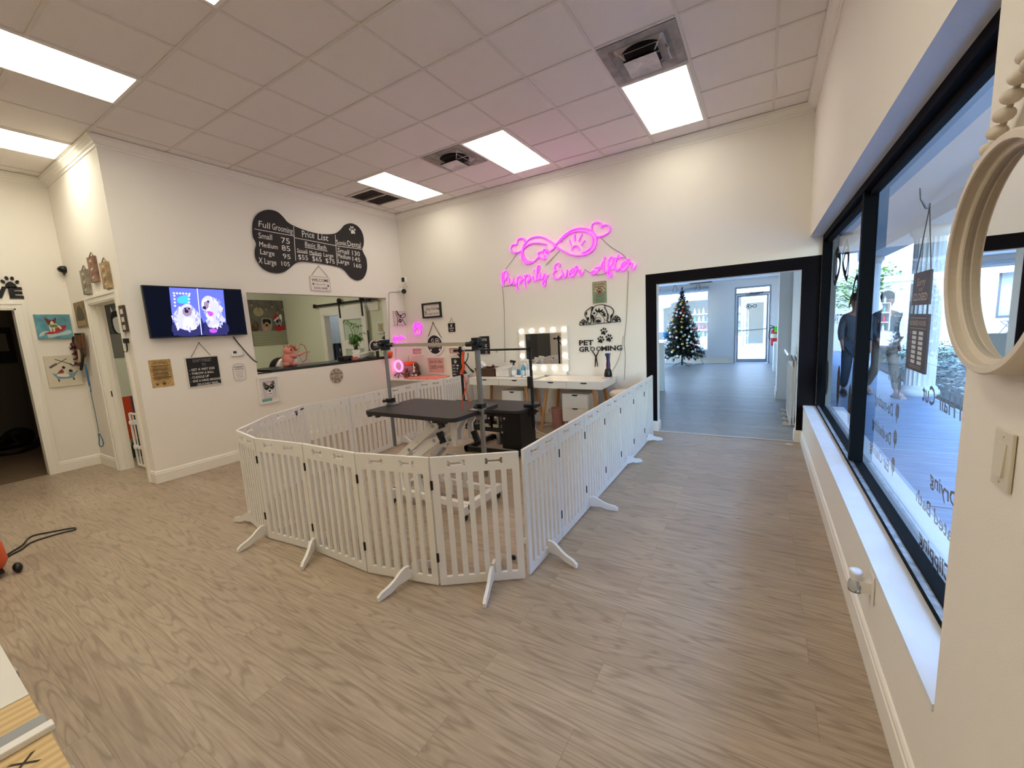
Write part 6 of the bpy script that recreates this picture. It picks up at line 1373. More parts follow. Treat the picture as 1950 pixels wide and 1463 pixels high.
# husky picture inside the room past the inner doorway
a = rect(FS, (199, 560), (240, 556), (243, 676), (215, 680)); y0_, y1_ = FS.px(214, 680)[0]-.06, FS.px(214, 680)[0]+.75
zb_, zt_, zm = FS.px(225, 680)[1], 2.35, FS.px(220, 637)[1]
t = thing('husky_poster', 'tall canvas of a black and white husky above grey planks, past the inner doorway', 'picture', (XS, y0_, zb_)); MB().fbx(FS, y0_, y1_, zb_, zt_, .002, .03).build('canvas', mat('husky_bg', '#55514a', .8, var=.2, bscale=6), t)
mb = MB(); dd = .0306; kh = crop(50, 560, 6.648)
def HZ(pts): return [FS.px(*q) for q in kh(pts)]
mb.flat(FS, [(y0_, zb_), (y1_, zb_), (y1_, zm), (y0_, zm)], dd, 0)
for i in range(4): mb.line(FS, [(y0_+.02, zb_+(zm-zb_)*(.2+.2*i)), (y1_-.02, zb_+(zm-zb_)*(.22+.2*i))], .006, dd+.0004, 1)
for pts, mi in (([(1060,300),(1075,240),(1110,220),(1170,215),(1250,240),(1270,420),(1240,505),(1120,500),(1080,420)], 2), ([(1085,330),(1110,300),(1140,290),(1170,300),(1215,290),(1240,380),(1220,480),(1160,500),(1110,440)], 3), ([(1050,160),(1085,215),(1065,235)], 3), ([(1125,140),(1140,200),(1118,215)], 3), ([(1095,320),(1125,315),(1130,340),(1100,345)], 2), ([(1145,310),(1175,305),(1180,330),(1150,335)], 2), ([(1140,380),(1165,370),(1175,410),(1150,425)], 2)):
    mb.flat(FS, smooth(HZ(pts), 2, True) if len(pts) > 3 else HZ(pts), dd+.0005*(1+mi), mi)
mb.build('painting', [mat('plank_grey', '#7c7a6d', .8), mat('plank_line', '#7b7a66', .8), mat('fur_black', '#1b1a19', .8), mat('fur_white', '#dedad0', .8)], t)
# coloured play panel and baby gate in the inner doorway
t = thing('play_panel', 'orange, purple and green play panel standing behind the baby gate', 'panel', (-4.4, .5, 0)); FP = Frame((-4.4, 0, 0), (0, 1, 0), (0, 0, 1))
ya, yb = FP.px(229, 757)[0], FP.px(247, 753)[0]; yc_ = yb+.5; zt2 = FP.px(229, 757)[1]; zo = FP.px(243, 838)[1]
MB().fbx(FP, ya, yb, zo, zt2, -.02, 0).build('orange_section', mat('panel_orange', '#d24a12', .6), t); MB().fbx(FP, yb, yc_, zo, zt2, -.02, 0).build('purple_section', mat('panel_purple', '#5a4468', .6), t); MB().fbx(FP, ya, yc_, .12, zo, -.02, 0).build('grey_section', mat('panel_grey', '#8a8a7c', .6), t)
mb = MB(); mb.prism(FP, [(ya, .002), (yc_, .002), (yc_, .12), (yb+.1, .26), (yb-.05, .25), (ya, .12)], -.02, .002); mb.build('green_section', mat('panel_green', '#1f3a26', .6), t)
t = thing('baby_gate', 'white metal baby gate closed across the inner doorway', 'gate', (-3.4, .2, 0)); gy = .215
mb = MB(); x0, x1 = RX0+.035, RX1-.03
mb.cyl((x0, gy, .035), (x1, gy, .035), .014, n=8); mb.cyl((x0+.03, gy, .70), (x1, gy, .70), .013, n=8); mb.cyl((x0, gy, .035), (x0, gy, .70), .012, n=8); mb.cyl((x1, gy, .035), (x1, gy, .70), .012, n=8); mb.bx(x0-.01, x1, gy-.012, gy+.012, .255, .285)
mb.build('gate_frame', WHITE, t)
mb = MB(); n = 8
for i in range(1, n): x = x0+(x1-x0)*i/n; mb.cyl((x, gy, .035), (x, gy, .70), .008, n=8)
mb.build('gate_bar', WHITE, t)
mb = MB(); mb.bx(x0-.014, x0+.09, gy-.02, gy+.02, .56, .60); mb.bx(x0-.015, x0+.04, gy-.018, gy+.018, .24, .29); mb.bx(x0+.1, x0+.2, gy-.018, gy+.018, .57, .62); bevel(mb.build('latch', WHITE, t), .005)
# dark room through the left doorway
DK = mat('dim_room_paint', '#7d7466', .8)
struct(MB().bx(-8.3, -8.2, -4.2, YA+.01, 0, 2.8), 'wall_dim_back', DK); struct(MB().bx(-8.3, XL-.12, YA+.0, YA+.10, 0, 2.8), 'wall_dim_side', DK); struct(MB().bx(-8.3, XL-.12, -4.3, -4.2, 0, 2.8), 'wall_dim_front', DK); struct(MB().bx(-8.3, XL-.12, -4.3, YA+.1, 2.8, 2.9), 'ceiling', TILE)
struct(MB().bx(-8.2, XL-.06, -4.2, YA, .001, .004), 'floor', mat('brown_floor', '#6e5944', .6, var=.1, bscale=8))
t = thing('ceiling_light', 'unseen lamp added to brighten the dark room through the left doorway', 'ceiling light', (-6.4, -1.2, 2.8)); MB().bx(-6.7, -6.1, -1.5, -.9, 2.785, 2.797).build('diffuser', mat('added_light_dim_room', '#fff0d8', .5, emit=1, ecol=(1, .86, .66)), t)  # lamp added out of view to lift the dark walls
FD = Frame((-8.2, 0, 0), (0, 1, 0), (0, 0, 1))
b_ = [FD.px(*q) for q in ((0, 624), (33, 624), (47, 689), (0, 692))]
t = thing('dark_picture', 'dark framed picture with a pale panel in the dim room on the left', 'picture', (-8.2, -1, 1.2))
MB().fbx(FD, -3.0, b_[2][0]-.05, b_[2][1], b_[0][1], .002, .03).build('canvas', mat('picture_dark', '#2a241d', .8, var=.3, bscale=5), t); c0, c1_ = FD.px(20, 635), FD.px(25, 666); MB().fbx(FD, c0[0]-1.2, c1_[0]-.05, c1_[1]-.02, c0[1], .03, .034).build('pale_panel', mat('picture_pale', '#8b8675', .8), t)
t = thing('hose_pile', 'heap of black dryer hoses and a vacuum on the dim room floor', 'hoses', at_z(40, 850, 0)); mb = MB(); rnd = random.Random(5)
ctr = at_z(45, 848, 0.02)
mb.tube(smooth([tuple(at_z(x, y, .03)) for x, y in ((0, 866), (30, 862), (55, 855), (72, 845), (76, 832))], 4), .028, 8)
for i in range(6):
    a = rnd.uniform(0, 6); mb.tube(smooth([(ctr.x+rnd.uniform(-.3, .3), ctr.y+rnd.uniform(-.5, -.02), rnd.uniform(.03, .25)) for _ in range(5)], 4), .03, 8)
mb.build('hose', mat('hose_black', '#100e0d', .45), t)
mb = MB().ball((ctr.x-.1, ctr.y-.02, .16), .17, 14, sc=(1, 1.1, .9)); mb.ball((ctr.x, ctr.y-.35, .12), .14, 12, sc=(1, 1.3, .8)); mb.cyl((ctr.x+.1, ctr.y-.4, .12), (ctr.x, ctr.y+.1, .05), .03); mb.tube([(ctr.x, ctr.y-.55, .2), (ctr.x, ctr.y-.52, .32), (ctr.x, ctr.y-.4, .28)], .012, 6); mb.build('vacuum_body', mat('hose_black', '#100e0d', .45), t)
# orange machine at the left edge with its cable loop
p = at_z(-26, 1110, 0)
t = thing('orange_dryer', 'orange and black pet dryer just showing at the left edge of the picture', 'dryer', (p.x, p.y, 0))
OR2 = mat('dryer_orange', '#d8542a', .4)
x, y = p.x-.09, p.y-.02
bevel(MB().lathe([(0, .05), (.12, .05), (.14, .1), (.13, .22), (.08, .28), (0, .29)], (x, y, 0), 22).build('motor_body', OR2, t), .004)
mb = MB(); mb.ball((x+.11, y-.04, .035), .035, 10, sc=(1.4, .7, 1)); mb.ball((x+.10, y+.16, .035), .035, 10, sc=(1.3, .7, 1)); mb.ball((x-.15, y, .035), .035, 10); mb.bx(x-.1, x+.12, y-.1, y+.1, .03, .055); mb.build('foot', BLACK, t)
q = at_y(2, 1000, p.y); mb = MB(); mb.tube([(x, y, .27), (x+.0, y, .36), (x+.05, y+.0, q.z)], [.05, .04, .045], 10); mb.build('nozzle', BLACK, t); MB().cyl((x+.05, y, q.z-.01), (x+.11, y+.02, q.z+.03), .05, .045).build('nozzle_ring', OR2, t)
kc = crop(0, 940, 2.797)
mb = MB(); mb.tube([at_z(a, b, .008) for a, b in smooth(kc([(-10, 372), (10, 345), (60, 312), (120, 275), (150, 240), (185, 222), (260, 207), (385, 184), (402, 187), (395, 194), (340, 207), (250, 232), (160, 264), (115, 298), (60, 326), (25, 348), (-10, 362)]), 4)], .006, 6); mb.build('power_cord', BLACK, label='black power cord looped on the floor beside the orange dryer', cat='cord')
# raw wood storage chest with a white lid, bottom left
t = thing('wooden_chest', 'low raw wooden chest with a white lid and handwriting, bottom left corner', 'chest', (.8, -1.8, 0)); zt3, yf_, yb_ = .35, -1.405, -2.2
WOOD = bpy.data.materials.new('raw_pine'); WOOD.use_nodes = True
_n = WOOD.node_tree; _b = _n.nodes['Principled BSDF']; _t = _n.nodes.new('ShaderNodeTexCoord'); _w = _n.nodes.new('ShaderNodeTexWave'); _w.inputs['Scale'].default_value = 9; _w.inputs['Distortion'].default_value = 1.6; _w.inputs['Detail'].default_value = 3; _w.bands_direction = 'X'
_m = _n.nodes.new('ShaderNodeMapping'); _m.inputs['Scale'].default_value = (1, .1, .1); _r = _n.nodes.new('ShaderNodeValToRGB'); _r.color_ramp.elements[0].color = (*lin('#c8a874'), 1); _r.color_ramp.elements[1].color = (*lin('#d9bd8c'), 1); _r.color_ramp.elements[0].position = .1
_n.links.new(_t.outputs['Object'], _m.inputs['Vector']); _n.links.new(_m.outputs[0], _w.inputs['Vector']); _n.links.new(_w.outputs['Fac'], _r.inputs['Fac']); _n.links.new(_r.outputs['Color'], _b.inputs['Base Color']); _b.inputs['Roughness'].default_value = .7
xw, xg0, xg1, xe = at_z(43, 1330, zt3).x, at_z(78, 1384, zt3).x, at_z(101, 1392, zt3).x, 1.75
MB().bx(-.2, xw, yb_, yf_, zt3-.02, zt3+.003).build('white_lid', mat('lid_white', '#dedad2', .6), t)
MB().bx(-.19, xe, yb_+.01, yf_-.008, .03, zt3-.02).build('chest_body', WOOD, t); MB().bx(xw, xe, yb_, yf_, zt3-.02, zt3).build('wood_top', WOOD, t)
MB().bx(xg1-.11, xg1-.037, yb_, yf_+.004, zt3, zt3+.006).build('grey_strip', mat('strip_grey_paint', '#97999b', .5), t); bevel(MB().bx(xg1-.036, xg1, yb_, yf_+.012, zt3, zt3+.02).build('white_rail', WHITE, t), .003)
mb = MB()
for x in (.05, .55, .97, 1.35): mb.bx(x-.03, x+.03, yf_-.03, yf_+.055, .001, .04)
bevel(mb.build('foot', mat('foot_grey', '#b5b1aa', .6), t), .006)
FT = Frame((0, 0, zt3), (1, 0, 0), (0, 1, 0)); mb = MB()
s0 = at_z(45, 1440, zt3); mb.text(FT, 'ALL NOX', xg1+.10, -1.80, .06, .0006, 0, .36, 'L', rot=PI/2); mb.build('handwriting', mat('pencil', '#3a3128', .8), t)
# ================= window wall: round mirror, switch, plug-in, hanging closed sign, glass lettering
BEAD = mat('bead_wood', '#cfc4b4', .6, var=.12, bscale=40)
c0 = (XR-.028, -.405, 1.568); RR = .222
t = thing('round_mirror', 'round mirror in a pale wooden rim hung by a string of wooden beads', 'mirror', (XR, c0[1], c0[2]))
RIM = mat('rim_whitewash', '#d6cbbb', .55)
ax = Matrix(((0, 0, -1), (1, 0, 0), (0, -1, 0)))   # lathe axis z -> -X
ax = Matrix(((0, 0, -1), (0, 1, 0), (1, 0, 0)))
MB().lathe([(RR-.003, -.026), (RR, -.022), (RR, .016), (RR-.003, .02), (RR-.015, .02), (RR-.017, .017), (RR-.018, .003), (RR-.028, .001), (RR-.03, -.002), (RR-.030, -.026), (RR-.003, -.026)], c0, 72, ax=ax, sm=False).build('rim', RIM, t)
MB().prism(Frame(c0, (0, -1, 0), (0, 0, 1)), circ(0, 0, RR-.028, 64), -.02, -.0085).build('mirror_glass', MIRROR, t)
mb = MB()
a0, a1 = V((XR-.022, -.215, 1.726)), V((XR-.022, -.405, 1.915))
n = 9
for i in range(n):
    p = a0.lerp(a1, i/(n-1)); mb.ball(p, .0165, 12, sc=(1, 1.15, .85), rot=Matrix.Rotation(.35, 3, 'X'))
for i in range(9):
    p = V((XR-.022, -.595, 1.726)).lerp(a1, i/9); mb.ball(p, .0165, 12, sc=(1, 1.15, .85), rot=Matrix.Rotation(-.35, 3, 'X'))
for k in range(16):
    a = math.radians(148+k*9); 
    if 150 < math.degrees(a) < 222 or True: mb.ball((XR-.018, c0[1]-math.cos(a)*(RR+.006), c0[2]+math.sin(a)*(RR+.006)), .015, 8) if math.degrees(a) < 205 else None
mb.build('bead', BEAD, t); mb = MB(); mb.tube([V((XR-.014, -.20, 1.70)), a1, V((XR-.014, -.61, 1.70))], .005, 6); mb.cyl(a1, (XR-.0005, a1.y, a1.z), .012); mb.build('cord', mat('jute_pale', '#b3a794', .9), t)
# light switch
a0, a1, b0, b1 = -.465, -.388, 1.122, 1.238
t = thing('light_switch', 'almond rocker light switch on the wall under the round mirror', 'light switch', (XR, -.43, 1.12)); fr = Frame((XR, 0, 0), (0, -1, 0), (0, 0, 1))
bevel(MB().fbx(fr, .386, .456, 1.122, 1.238, .001, .007).build('cover_plate', mat('almond_plastic', '#d9d0bd', .4), t), .002)
mb = MB(); mb.add([fr.pt(*q) for q in ((.404, 1.147, .012), (.438, 1.147, .012), (.438, 1.213, .0085), (.404, 1.213, .0085), (.404, 1.147, .006), (.438, 1.147, .006), (.438, 1.213, .006), (.404, 1.213, .006))], [(0,1,2,3), (0,4,5,1), (1,5,6,2), (2,6,7,3), (3,7,4,0)]); mb.build('rocker', mat('almond_plastic', '#d9d0bd', .4), t)
mb = MB()
for z in (1.134, 1.226): mb.cyl(fr.pt(.421, z, .007), fr.pt(.421, z, .0085), .003, n=8)
mb.build('screw', mat('almond_plastic', '#d9d0bd', .4), t)
# plug-in air freshener low on the wall
t = thing('air_freshener', 'white plug-in air freshener in the outlet low under the window', 'air freshener', (XR, .62, .25)); c = FR.px(1662, 1118)
yc_ = -c[0]; zc_ = c[1]
bevel(MB().bx(XR-.007, XR-.001, yc_-.04, yc_+.04, zc_-.06, zc_+.06).build('outlet_plate', WHITE, t), .002)
X = XR-.055
MB().lathe([(.0, .0), (.024, 0), (.026, .03), (.018, .05), (0, .05)], (X, yc_+.005, zc_-.035), 16).build('oil_bottle', mat('oil_clear', '#d8dde0', .1, trans=.8), t)
MB().lathe([(.018, .05), (.02, .06), (.024, .085), (.024, .092), (.01, .094), (0, .09)], (X, yc_+.005, zc_-.035), 16).build('cap', WHITE, t); MB().bx(X+.01, XR-.006, yc_-.015, yc_+.025, zc_-.03, zc_+.02).build('plug_body', WHITE, t)
# hanging sign inside the glass
t = thing('closed_sign', 'brown hanging sign reading Sorry Closed over a business hours board, inside the window', 'sign', (3.49, .47, 1.24)); FG = Frame((3.49, 0, 0), (0, 1, 0), (0, 0, 1))
SB = mat('sign_walnut', '#3a302c', .6, var=.2, bscale=20)
def gy(x, y): return FG.px(x, y)
U1 = [gy(*q) for q in ((1742, 527), (1773, 507), (1774, 576), (1738, 585))]; ya = (U1[1][0]+U1[2][0])/2; yb = (U1[0][0]+U1[3][0])/2; za, zb = (U1[2][1]+U1[3][1])/2, (U1[0][1]+U1[1][1])/2
MB().fbx(FG, ya, yb, za, zb, -.003, .003).build('upper_board', SB, t)
L1 = [gy(*q) for q in ((1735, 598), (1770, 598), (1763, 714), (1726, 700))]; yc, yd = (L1[1][0]+L1[2][0])/2, (L1[0][0]+L1[3][0])/2; zc, zd = (L1[2][1]+L1[3][1])/2, (L1[0][1]+L1[1][1])/2
MB().fbx(FG, yc, yd, zc, zd, -.003, .003).build('lower_board', SB, t)
FGi = Frame((3.49, 0, 0), (0, -1, 0), (0, 0, 1))
m1 = -(ya+yb)/2; m2 = -(yc+yd)/2; h1, h2 = zb-za, zd-zc; w1, w2 = yb-ya, yd-yc
mb = MB(); mb.text(FGi, 'Sorry', m1, za+h1*.58, h1*.24, .0035, 0, w1*.5, shear=.25); mb.text(FGi, "WE'RE", m1, za+h1*.42, h1*.09, .0035, 0, w1*.22); mb.text(FGi, 'CLOSED', m1, za+h1*.14, h1*.22, .0035, 0, w1*.82, bold=.015)
mb.text(FGi, 'BUSINESS HOURS', m2, zc+h2*.80, h2*.085, .0035, 0, w2*.82, bold=.01)
for z in (.75, .93): mb.line(FGi, [(m2-w2*.42, zc+h2*z), (m2+w2*.42, zc+h2*z)], .002, .0035)
for i in range(7):
    for cx_ in (-.14, .2): mb.flat(FGi, [(m2+w2*(cx_-.11), zc+h2*(.64-.085*i)), (m2+w2*(cx_+.11), zc+h2*(.64-.085*i)), (m2+w2*(cx_+.11), zc+h2*(.70-.085*i)), (m2+w2*(cx_-.11), zc+h2*(.70-.085*i))], .0035, 1)
    mb.text(FGi, 'MTWTFSS'[i], m2-w2*.36, zc+h2*(.645-.085*i), h2*.05, .0035, 0)
for z in (.06, .09): mb.line(FGi, [(m2-w2*.3, zc+h2*z), (m2+w2*.3, zc+h2*z)], .0015, .0035)
mb.build('lettering', [mat('sign_lettering', '#b7a99c', .7), mat('sign_white_boxes', '#cfd4d6', .6)], t)
hk = gy(1771, 388)
mb = MB(); mb.tube([FG.pt(yb-.015, zb), FG.pt(hk[0], hk[1]-.01), FG.pt(ya+.015, zb)], .0016, 5)
for y in (ya+.02, yb-.02): mb.tube([FG.pt(y, za), FG.pt(y, zd)], .0022, 5)
mb.build('cord', mat('cord_dark', '#4a443e', .8), t)
MB().tube([FG.pt(hk[0]-.012, hk[1]+.055, -.03), FG.pt(hk[0]-.004, hk[1]+.02, -.025), FG.pt(hk[0], hk[1]-.012, -.01), FG.pt(hk[0]+.02, hk[1]-.012, .004), FG.pt(hk[0]+.035, hk[1]+.005, .008)], .0035, 6).build('hook', mat('hook_grey', '#777a7c', .4, .6), t)
# vinyl lettering stuck on the outside of the glass, read from the walkway
VIN = mat('window_vinyl', '#6a6056', .7)
FV = Frame((XG+.002, 0, 0), (0, 1, 0), (0, 0, 1))
t = thing('window_lettering', 'grey vinyl lettering of grooming services on the shop window, seen reversed from inside', 'window lettering', (XG+.002, .8, .7)); mb = MB()
def vt(s, x0, x1, yb_, ytop, px_h):  # px right end (start of the word from outside) ...
    a = FV.px(*x0); b = FV.px(*x1); z = (a[1]+b[1])/2
    mb.text(FV, s, a[0], z, px_h, .0004, 0, b[0]-a[0], 'L', shear=.15, bold=.02)
for s, start, end, h in (('Special Hair Cut', (1852, 812), (1755, 763), .075), ('Blow Drying', (1840, 983), (1769, 925), .055), ('Medicated Bath', (1835, 1040), (1742, 968), .055), ('Nail Clipping', (1822, 1120), (1748, 1042), .06)):
    a = FV.px(*start); b = FV.px(*end); mb.text(FV, s, a[0]-.16, (a[1]+b[1])/2, h, .0004, 0, (b[0]-a[0])+.16, 'L', shear=.15, bold=.02)
for s, start, end, h in (('De-matting', (1700, 790), (1666, 770), .065), ('De-shedding', (1696, 845), (1660, 815), .065), ('Ear Cleaning', (1692, 895), (1656, 860), .065), ('Nail', (1716, 735), (1690, 722), .06)):
    a = FV.px(*start); b = FV.px(*end); mb.text(FV, s, a[0], (a[1]+b[1])/2, h, .0004, 0, b[0]-a[0], 'L', shear=.15, bold=.02)
for x, y in ((1712, 735), (1708, 788), (1704, 838), (1700, 890)):
    c = FV.px(x, y); mb.flat(FV, smooth([(c[0]+q[0], c[1]+q[1]) for q in ((0, -.055), (.012, -.02), (.028, -.015), (.03, .03), (.012, .05), (-.012, .05), (-.03, .03), (-.028, -.015), (-.012, -.02))], 2, True), .0004)
mb.build('vinyl_letters', VIN, t)
t = thing('window_decal', 'grey vinyl infinity logo, name and paw dots on the far window pane', 'window decal', (XG+.002, 2.6, 1)); mb = MB()
kd = crop(1560, 420, 7.314)
def G(pts): return [FV.px(*q) for q in kd(pts)]
for st in ([(255,395),(290,470),(295,590),(270,740),(225,870),(200,830),(200,640),(220,480),(255,395)], [(240,480),(275,500),(285,600),(255,760),(225,800),(215,660),(240,480)], [(385,290),(412,420),(408,620),(385,810),(350,740),(325,600),(335,440),(385,290)], [(365,440),(400,440),(395,600),(365,740),(335,600),(365,440)], [(525,770),(540,880),(520,1000),(490,1075),(470,1000),(490,870),(525,770)], [(490,1075),(488,1180)], [(470,1000),(415,1200)]):
    q = smooth(G(st), 3); mb.line(FV, q, .045, .0004)
for x, y, rx, ry in ((1575, 720, .22, .30), (1596, 735, .18, .30), (1617, 770, .14, .26)):
    c = FV.px(x, y); mb.flat(FV, circ(c[0], c[1], 1, 24, rx*.45, ry*.62), .0004)
c = FV.px(1597, 617); mb.text(FV, 'PET SPA', c[0], c[1], .09, .0004, 0, .5)
mb.build('vinyl_shapes', VIN, t)
# ================= bright room past the wide opening
FW = mat('far_wall_paint', '#f1f4f7', .7)
FF = Frame((0, YF, 0), (1, 0, 0), (0, 0, 1))
FX0, FCZ = -3.4, 2.52
WX0, WX1 = -2.6, 1.545; WZA, WZB = .415, 2.29
DXA, DXB, DZB = 2.262, 3.205, 2.30
mb = MB().prism(FF, [(FX0, 0), (DXA, 0), (DXA, DZB), (DXB, DZB), (DXB, 0), (XR+.12, 0), (XR+.12, 2.7), (FX0, 2.7)], -.16, 0, 0, [[(WX0, WZA), (WX1, WZA), (WX1, WZB), (WX0, WZB)]])
struct(mb, 'wall_far', FW)
FLW = Frame((FX0, 0, 0), (0, 1, 0), (0, 0, 1))
struct(MB().prism(FLW, [(YB+.14, 0), (YF+.16, 0), (YF+.16, 2.7), (YB+.14, 2.7)], -.1, 0, 0, [[(7.0, .4), (12.3, .4), (12.3, 2.3), (7.0, 2.3)]]), 'wall_far_room_left', FW)  # opening added out of view to let in more daylight
struct(MB().bx(XR, XR+.12, YB+.141, YF+.16, 0, 2.7), 'wall_far_room_right', FW)
struct(MB().bx(FX0, XR, YB+.141, YF, FCZ, FCZ+.1), 'ceiling', mat('far_ceiling', '#eef1f4', .8))
struct(sweep([(FX0, YF), (DXA-.02, YF)][::1], [(0, .002), (.02, .002), (.02, .2), (.0, .21)]), 'baseboard_far', TRIM)
struct(MB().bx(3.235, XR-.001, 6.7, 7.3, 0, FCZ), 'wall_pilaster', FW); struct(MB().bx(3.222, 3.2348, 6.69, 7.3, .001, .15), 'baseboard_pilaster', TRIM)
struct(MB().bx(-.4, 1.285, 7.22, 7.32, 0, 1.0), 'wall_low_partition', FW)
def oframe(mb, fr, a0, a1, b0, b1, w, d0, d1, bottom=True):
    mb.fbx(fr, a0, a0+w, b0, b1, d0, d1); mb.fbx(fr, a1-w, a1, b0, b1, d0, d1); mb.fbx(fr, a0+w, a1-w, b1-w, b1, d0, d1)
    if bottom: mb.fbx(fr, a0+w, a1-w, b0, b0+w, d0, d1)
FARG = glass('far_glass', (.97, .99, 1), 1.0)
mb = MB(); oframe(mb, FF, WX0, WX1, WZA, WZB, .035, -.12, -.06); mb.fbx(FF, -.56, -.50, WZA, WZB, -.12, -.06)
w = struct(mb, 'window_2', mat('white_aluminium', '#d9dee4', .4))
struct(MB().add([FF.pt(*q, -.09) for q in ((WX0+.03, WZA+.03), (WX1-.03, WZA+.03), (WX1-.03, WZB-.03), (WX0+.03, WZB-.03))], [(0,1,2,3)]), 'pane', FARG, w)
ALU = mat('door_aluminium', '#aeb6bf', .35, .6)
mb = MB(); oframe(mb, FF, DXA, DXB, .0, DZB, .05, -.12, -.02, False); mb.fbx(FF, DXA+.05, DXB-.05, 2.06, 2.12, -.12, -.02)
d = struct(mb, 'door_1', ALU)
mb = MB(); oframe(mb, FF, DXA+.055, DXB-.055, .015, 2.055, .055, -.09, -.045); mb.fbx(FF, DXA+.11, DXB-.11, .07, .13, -.09, -.045); struct(mb, 'door_leaf', ALU, d)
mb = MB().add([FF.pt(*q, -.07) for q in ((DXA+.10, .12), (DXB-.10, .12), (DXB-.10, 2.01), (DXA+.10, 2.01))], [(0,1,2,3)]); mb.add([FF.pt(*q, -.07) for q in ((DXA+.05, 2.12), (DXB-.05, 2.12), (DXB-.05, 2.26), (DXA+.05, 2.26))], [(0,1,2,3)]); struct(mb, 'pane', FARG, d)
mb = MB(); mb.bar(FF.pt(DXA+.08, .985, .0), FF.pt(DXB-.08, 1.03, .0), .02, .03); mb.cyl(FF.pt(DXA+.1, .985, -.05), FF.pt(DXA+.1, .985, .0), .012); mb.cyl(FF.pt(DXB-.1, 1.03, -.05), FF.pt(DXB-.1, 1.03, .0), .012); struct(mb, 'push_bar', STEEL, d)
mb = MB().fbx(FF, DXB-.55, DXB-.2, 2.065, 2.12, -.02, .04); mb.bar(FF.pt(DXB-.3, 2.06, .03), FF.pt(DXB-.65, 2.05, .02), .012, .02); struct(mb, 'door_closer', mat('closer_grey', '#6f757c', .4, .4), d)
mb = MB()
kf = crop(1240, 520, 8.125)
for st in ([(1465,520),(1480,495),(1510,490),(1540,505),(1560,520),(1590,495),(1620,490),(1630,510),(1615,530),(1580,525),(1555,515),(1535,540),(1500,545),(1470,535),(1465,520)],):
    mb.line(FF, smooth([FF.px(*q) for q in kf(st)], 3), .018, -.066)
c_ = FF.px(*kf([(1502, 517)])[0]); mb.flat(FF, circ(*c_, .028, 10), -.066); struct(mb, 'door_decal', mat('decal_grey', '#3f464e', .7), d)
mb = MB(); oframe(mb, FLW, 7.0, 12.3, .4, 2.3, .04, -.08, -.03); mb.fbx(FLW, 9.6, 9.66, .4, 2.3, -.08, -.03); w3 = struct(mb, 'added_daylight_window', MATS['white_aluminium'])  # unseen window added to brighten the far room
struct(MB().add([FLW.pt(*q, -.05) for q in ((7.03, .43), (12.27, .43), (12.27, 2.27), (7.03, 2.27))], [(0,1,2,3)]), 'pane', FARG, w3)
# roller shade, hooks, sign on the glass, vent
t = thing('roller_shade', 'pale rolled-up shade tube across the top of the far window', 'roller shade', ((WX0+WX1)/2, YF-.09, 2.33)); MB().cyl((WX0, YF-.085, 2.335), (WX1+.02, YF-.085, 2.335), .055, n=18).build('roll', mat('shade_blue_white', '#c3d3e0', .6), t)
mb = MB(); mb.bx(WX1+.02, WX1+.03, YF-.15, YF-.001, 2.27, 2.40); mb.bx(WX0-.01, WX0, YF-.15, YF-.001, 2.27, 2.40); mb.build('bracket', WHITE, t)
for px_, lab in ((1285, 'thin wire loop hanging above the far window, over the treetop'), (1329, 'thin wire loop hanging above the far window, right of the treetop')):
    p = at_y(px_, 556, YF-.25); mb = MB(); mb.tube(smooth([(p.x-.07, p.y, 2.30), (p.x-.04, p.y, 2.42), (p.x+.01, p.y, FCZ-.001), (p.x+.06, p.y, 2.42), (p.x+.05, p.y, 2.31), (p.x-.02, p.y, 2.32)], 4), .007, 6); o = mb.build('wire_loop', mat('wire_grey', '#5c6670', .5), label=lab, cat='hanging wire', group='wire loops above the far window')
p0, p1 = at_z(1313, 540, FCZ), at_z(1354, 535, FCZ); t = thing('slot_vent', 'long black slot vent in the ceiling of the far room', 'air vent', ((p0.x+p1.x)/2, p0.y, FCZ)); MB().bx(p0.x, p1.x, p0.y-.25, p0.y+.25, FCZ-.012, FCZ-.0005).build('slot', MBLACK, t); MB().bx(p0.x-.04, p1.x+.04, p0.y-.30, p0.y-.25, FCZ-.012, FCZ-.0005).build('frame', WHITE, t)
c_ = FF.px(1269, 640, -.055); t = thing('blue_window_card', 'bright blue card with a round emblem in the lower left of the far window', 'sign', FF.pt(c_[0], c_[1]-.16, -.05)); MB().fbx(FF, c_[0]-.11, c_[0]+.11, c_[1]-.13, c_[1]+.13, -.06, -.055).build('card', mat('card_blue', '#2aa0f0', .5), t); MB().prism(FF, circ(c_[0]+.01, c_[1], .085, 18), -.055, -.053).build('emblem', mat('emblem_blue', '#1480d8', .5), t)
c_ = FF.px(1258, 640, -.055); t = thing('white_window_card', 'white printed card beside the bright blue card in the far window', 'sign', FF.pt(c_[0], c_[1]-.16, -.05)); MB().fbx(FF, c_[0]-.07, c_[0]+.07, c_[1]-.13, c_[1]+.13, -.06, -.055).build('card', mat('card_pale', '#cfd6ec', .6), t)
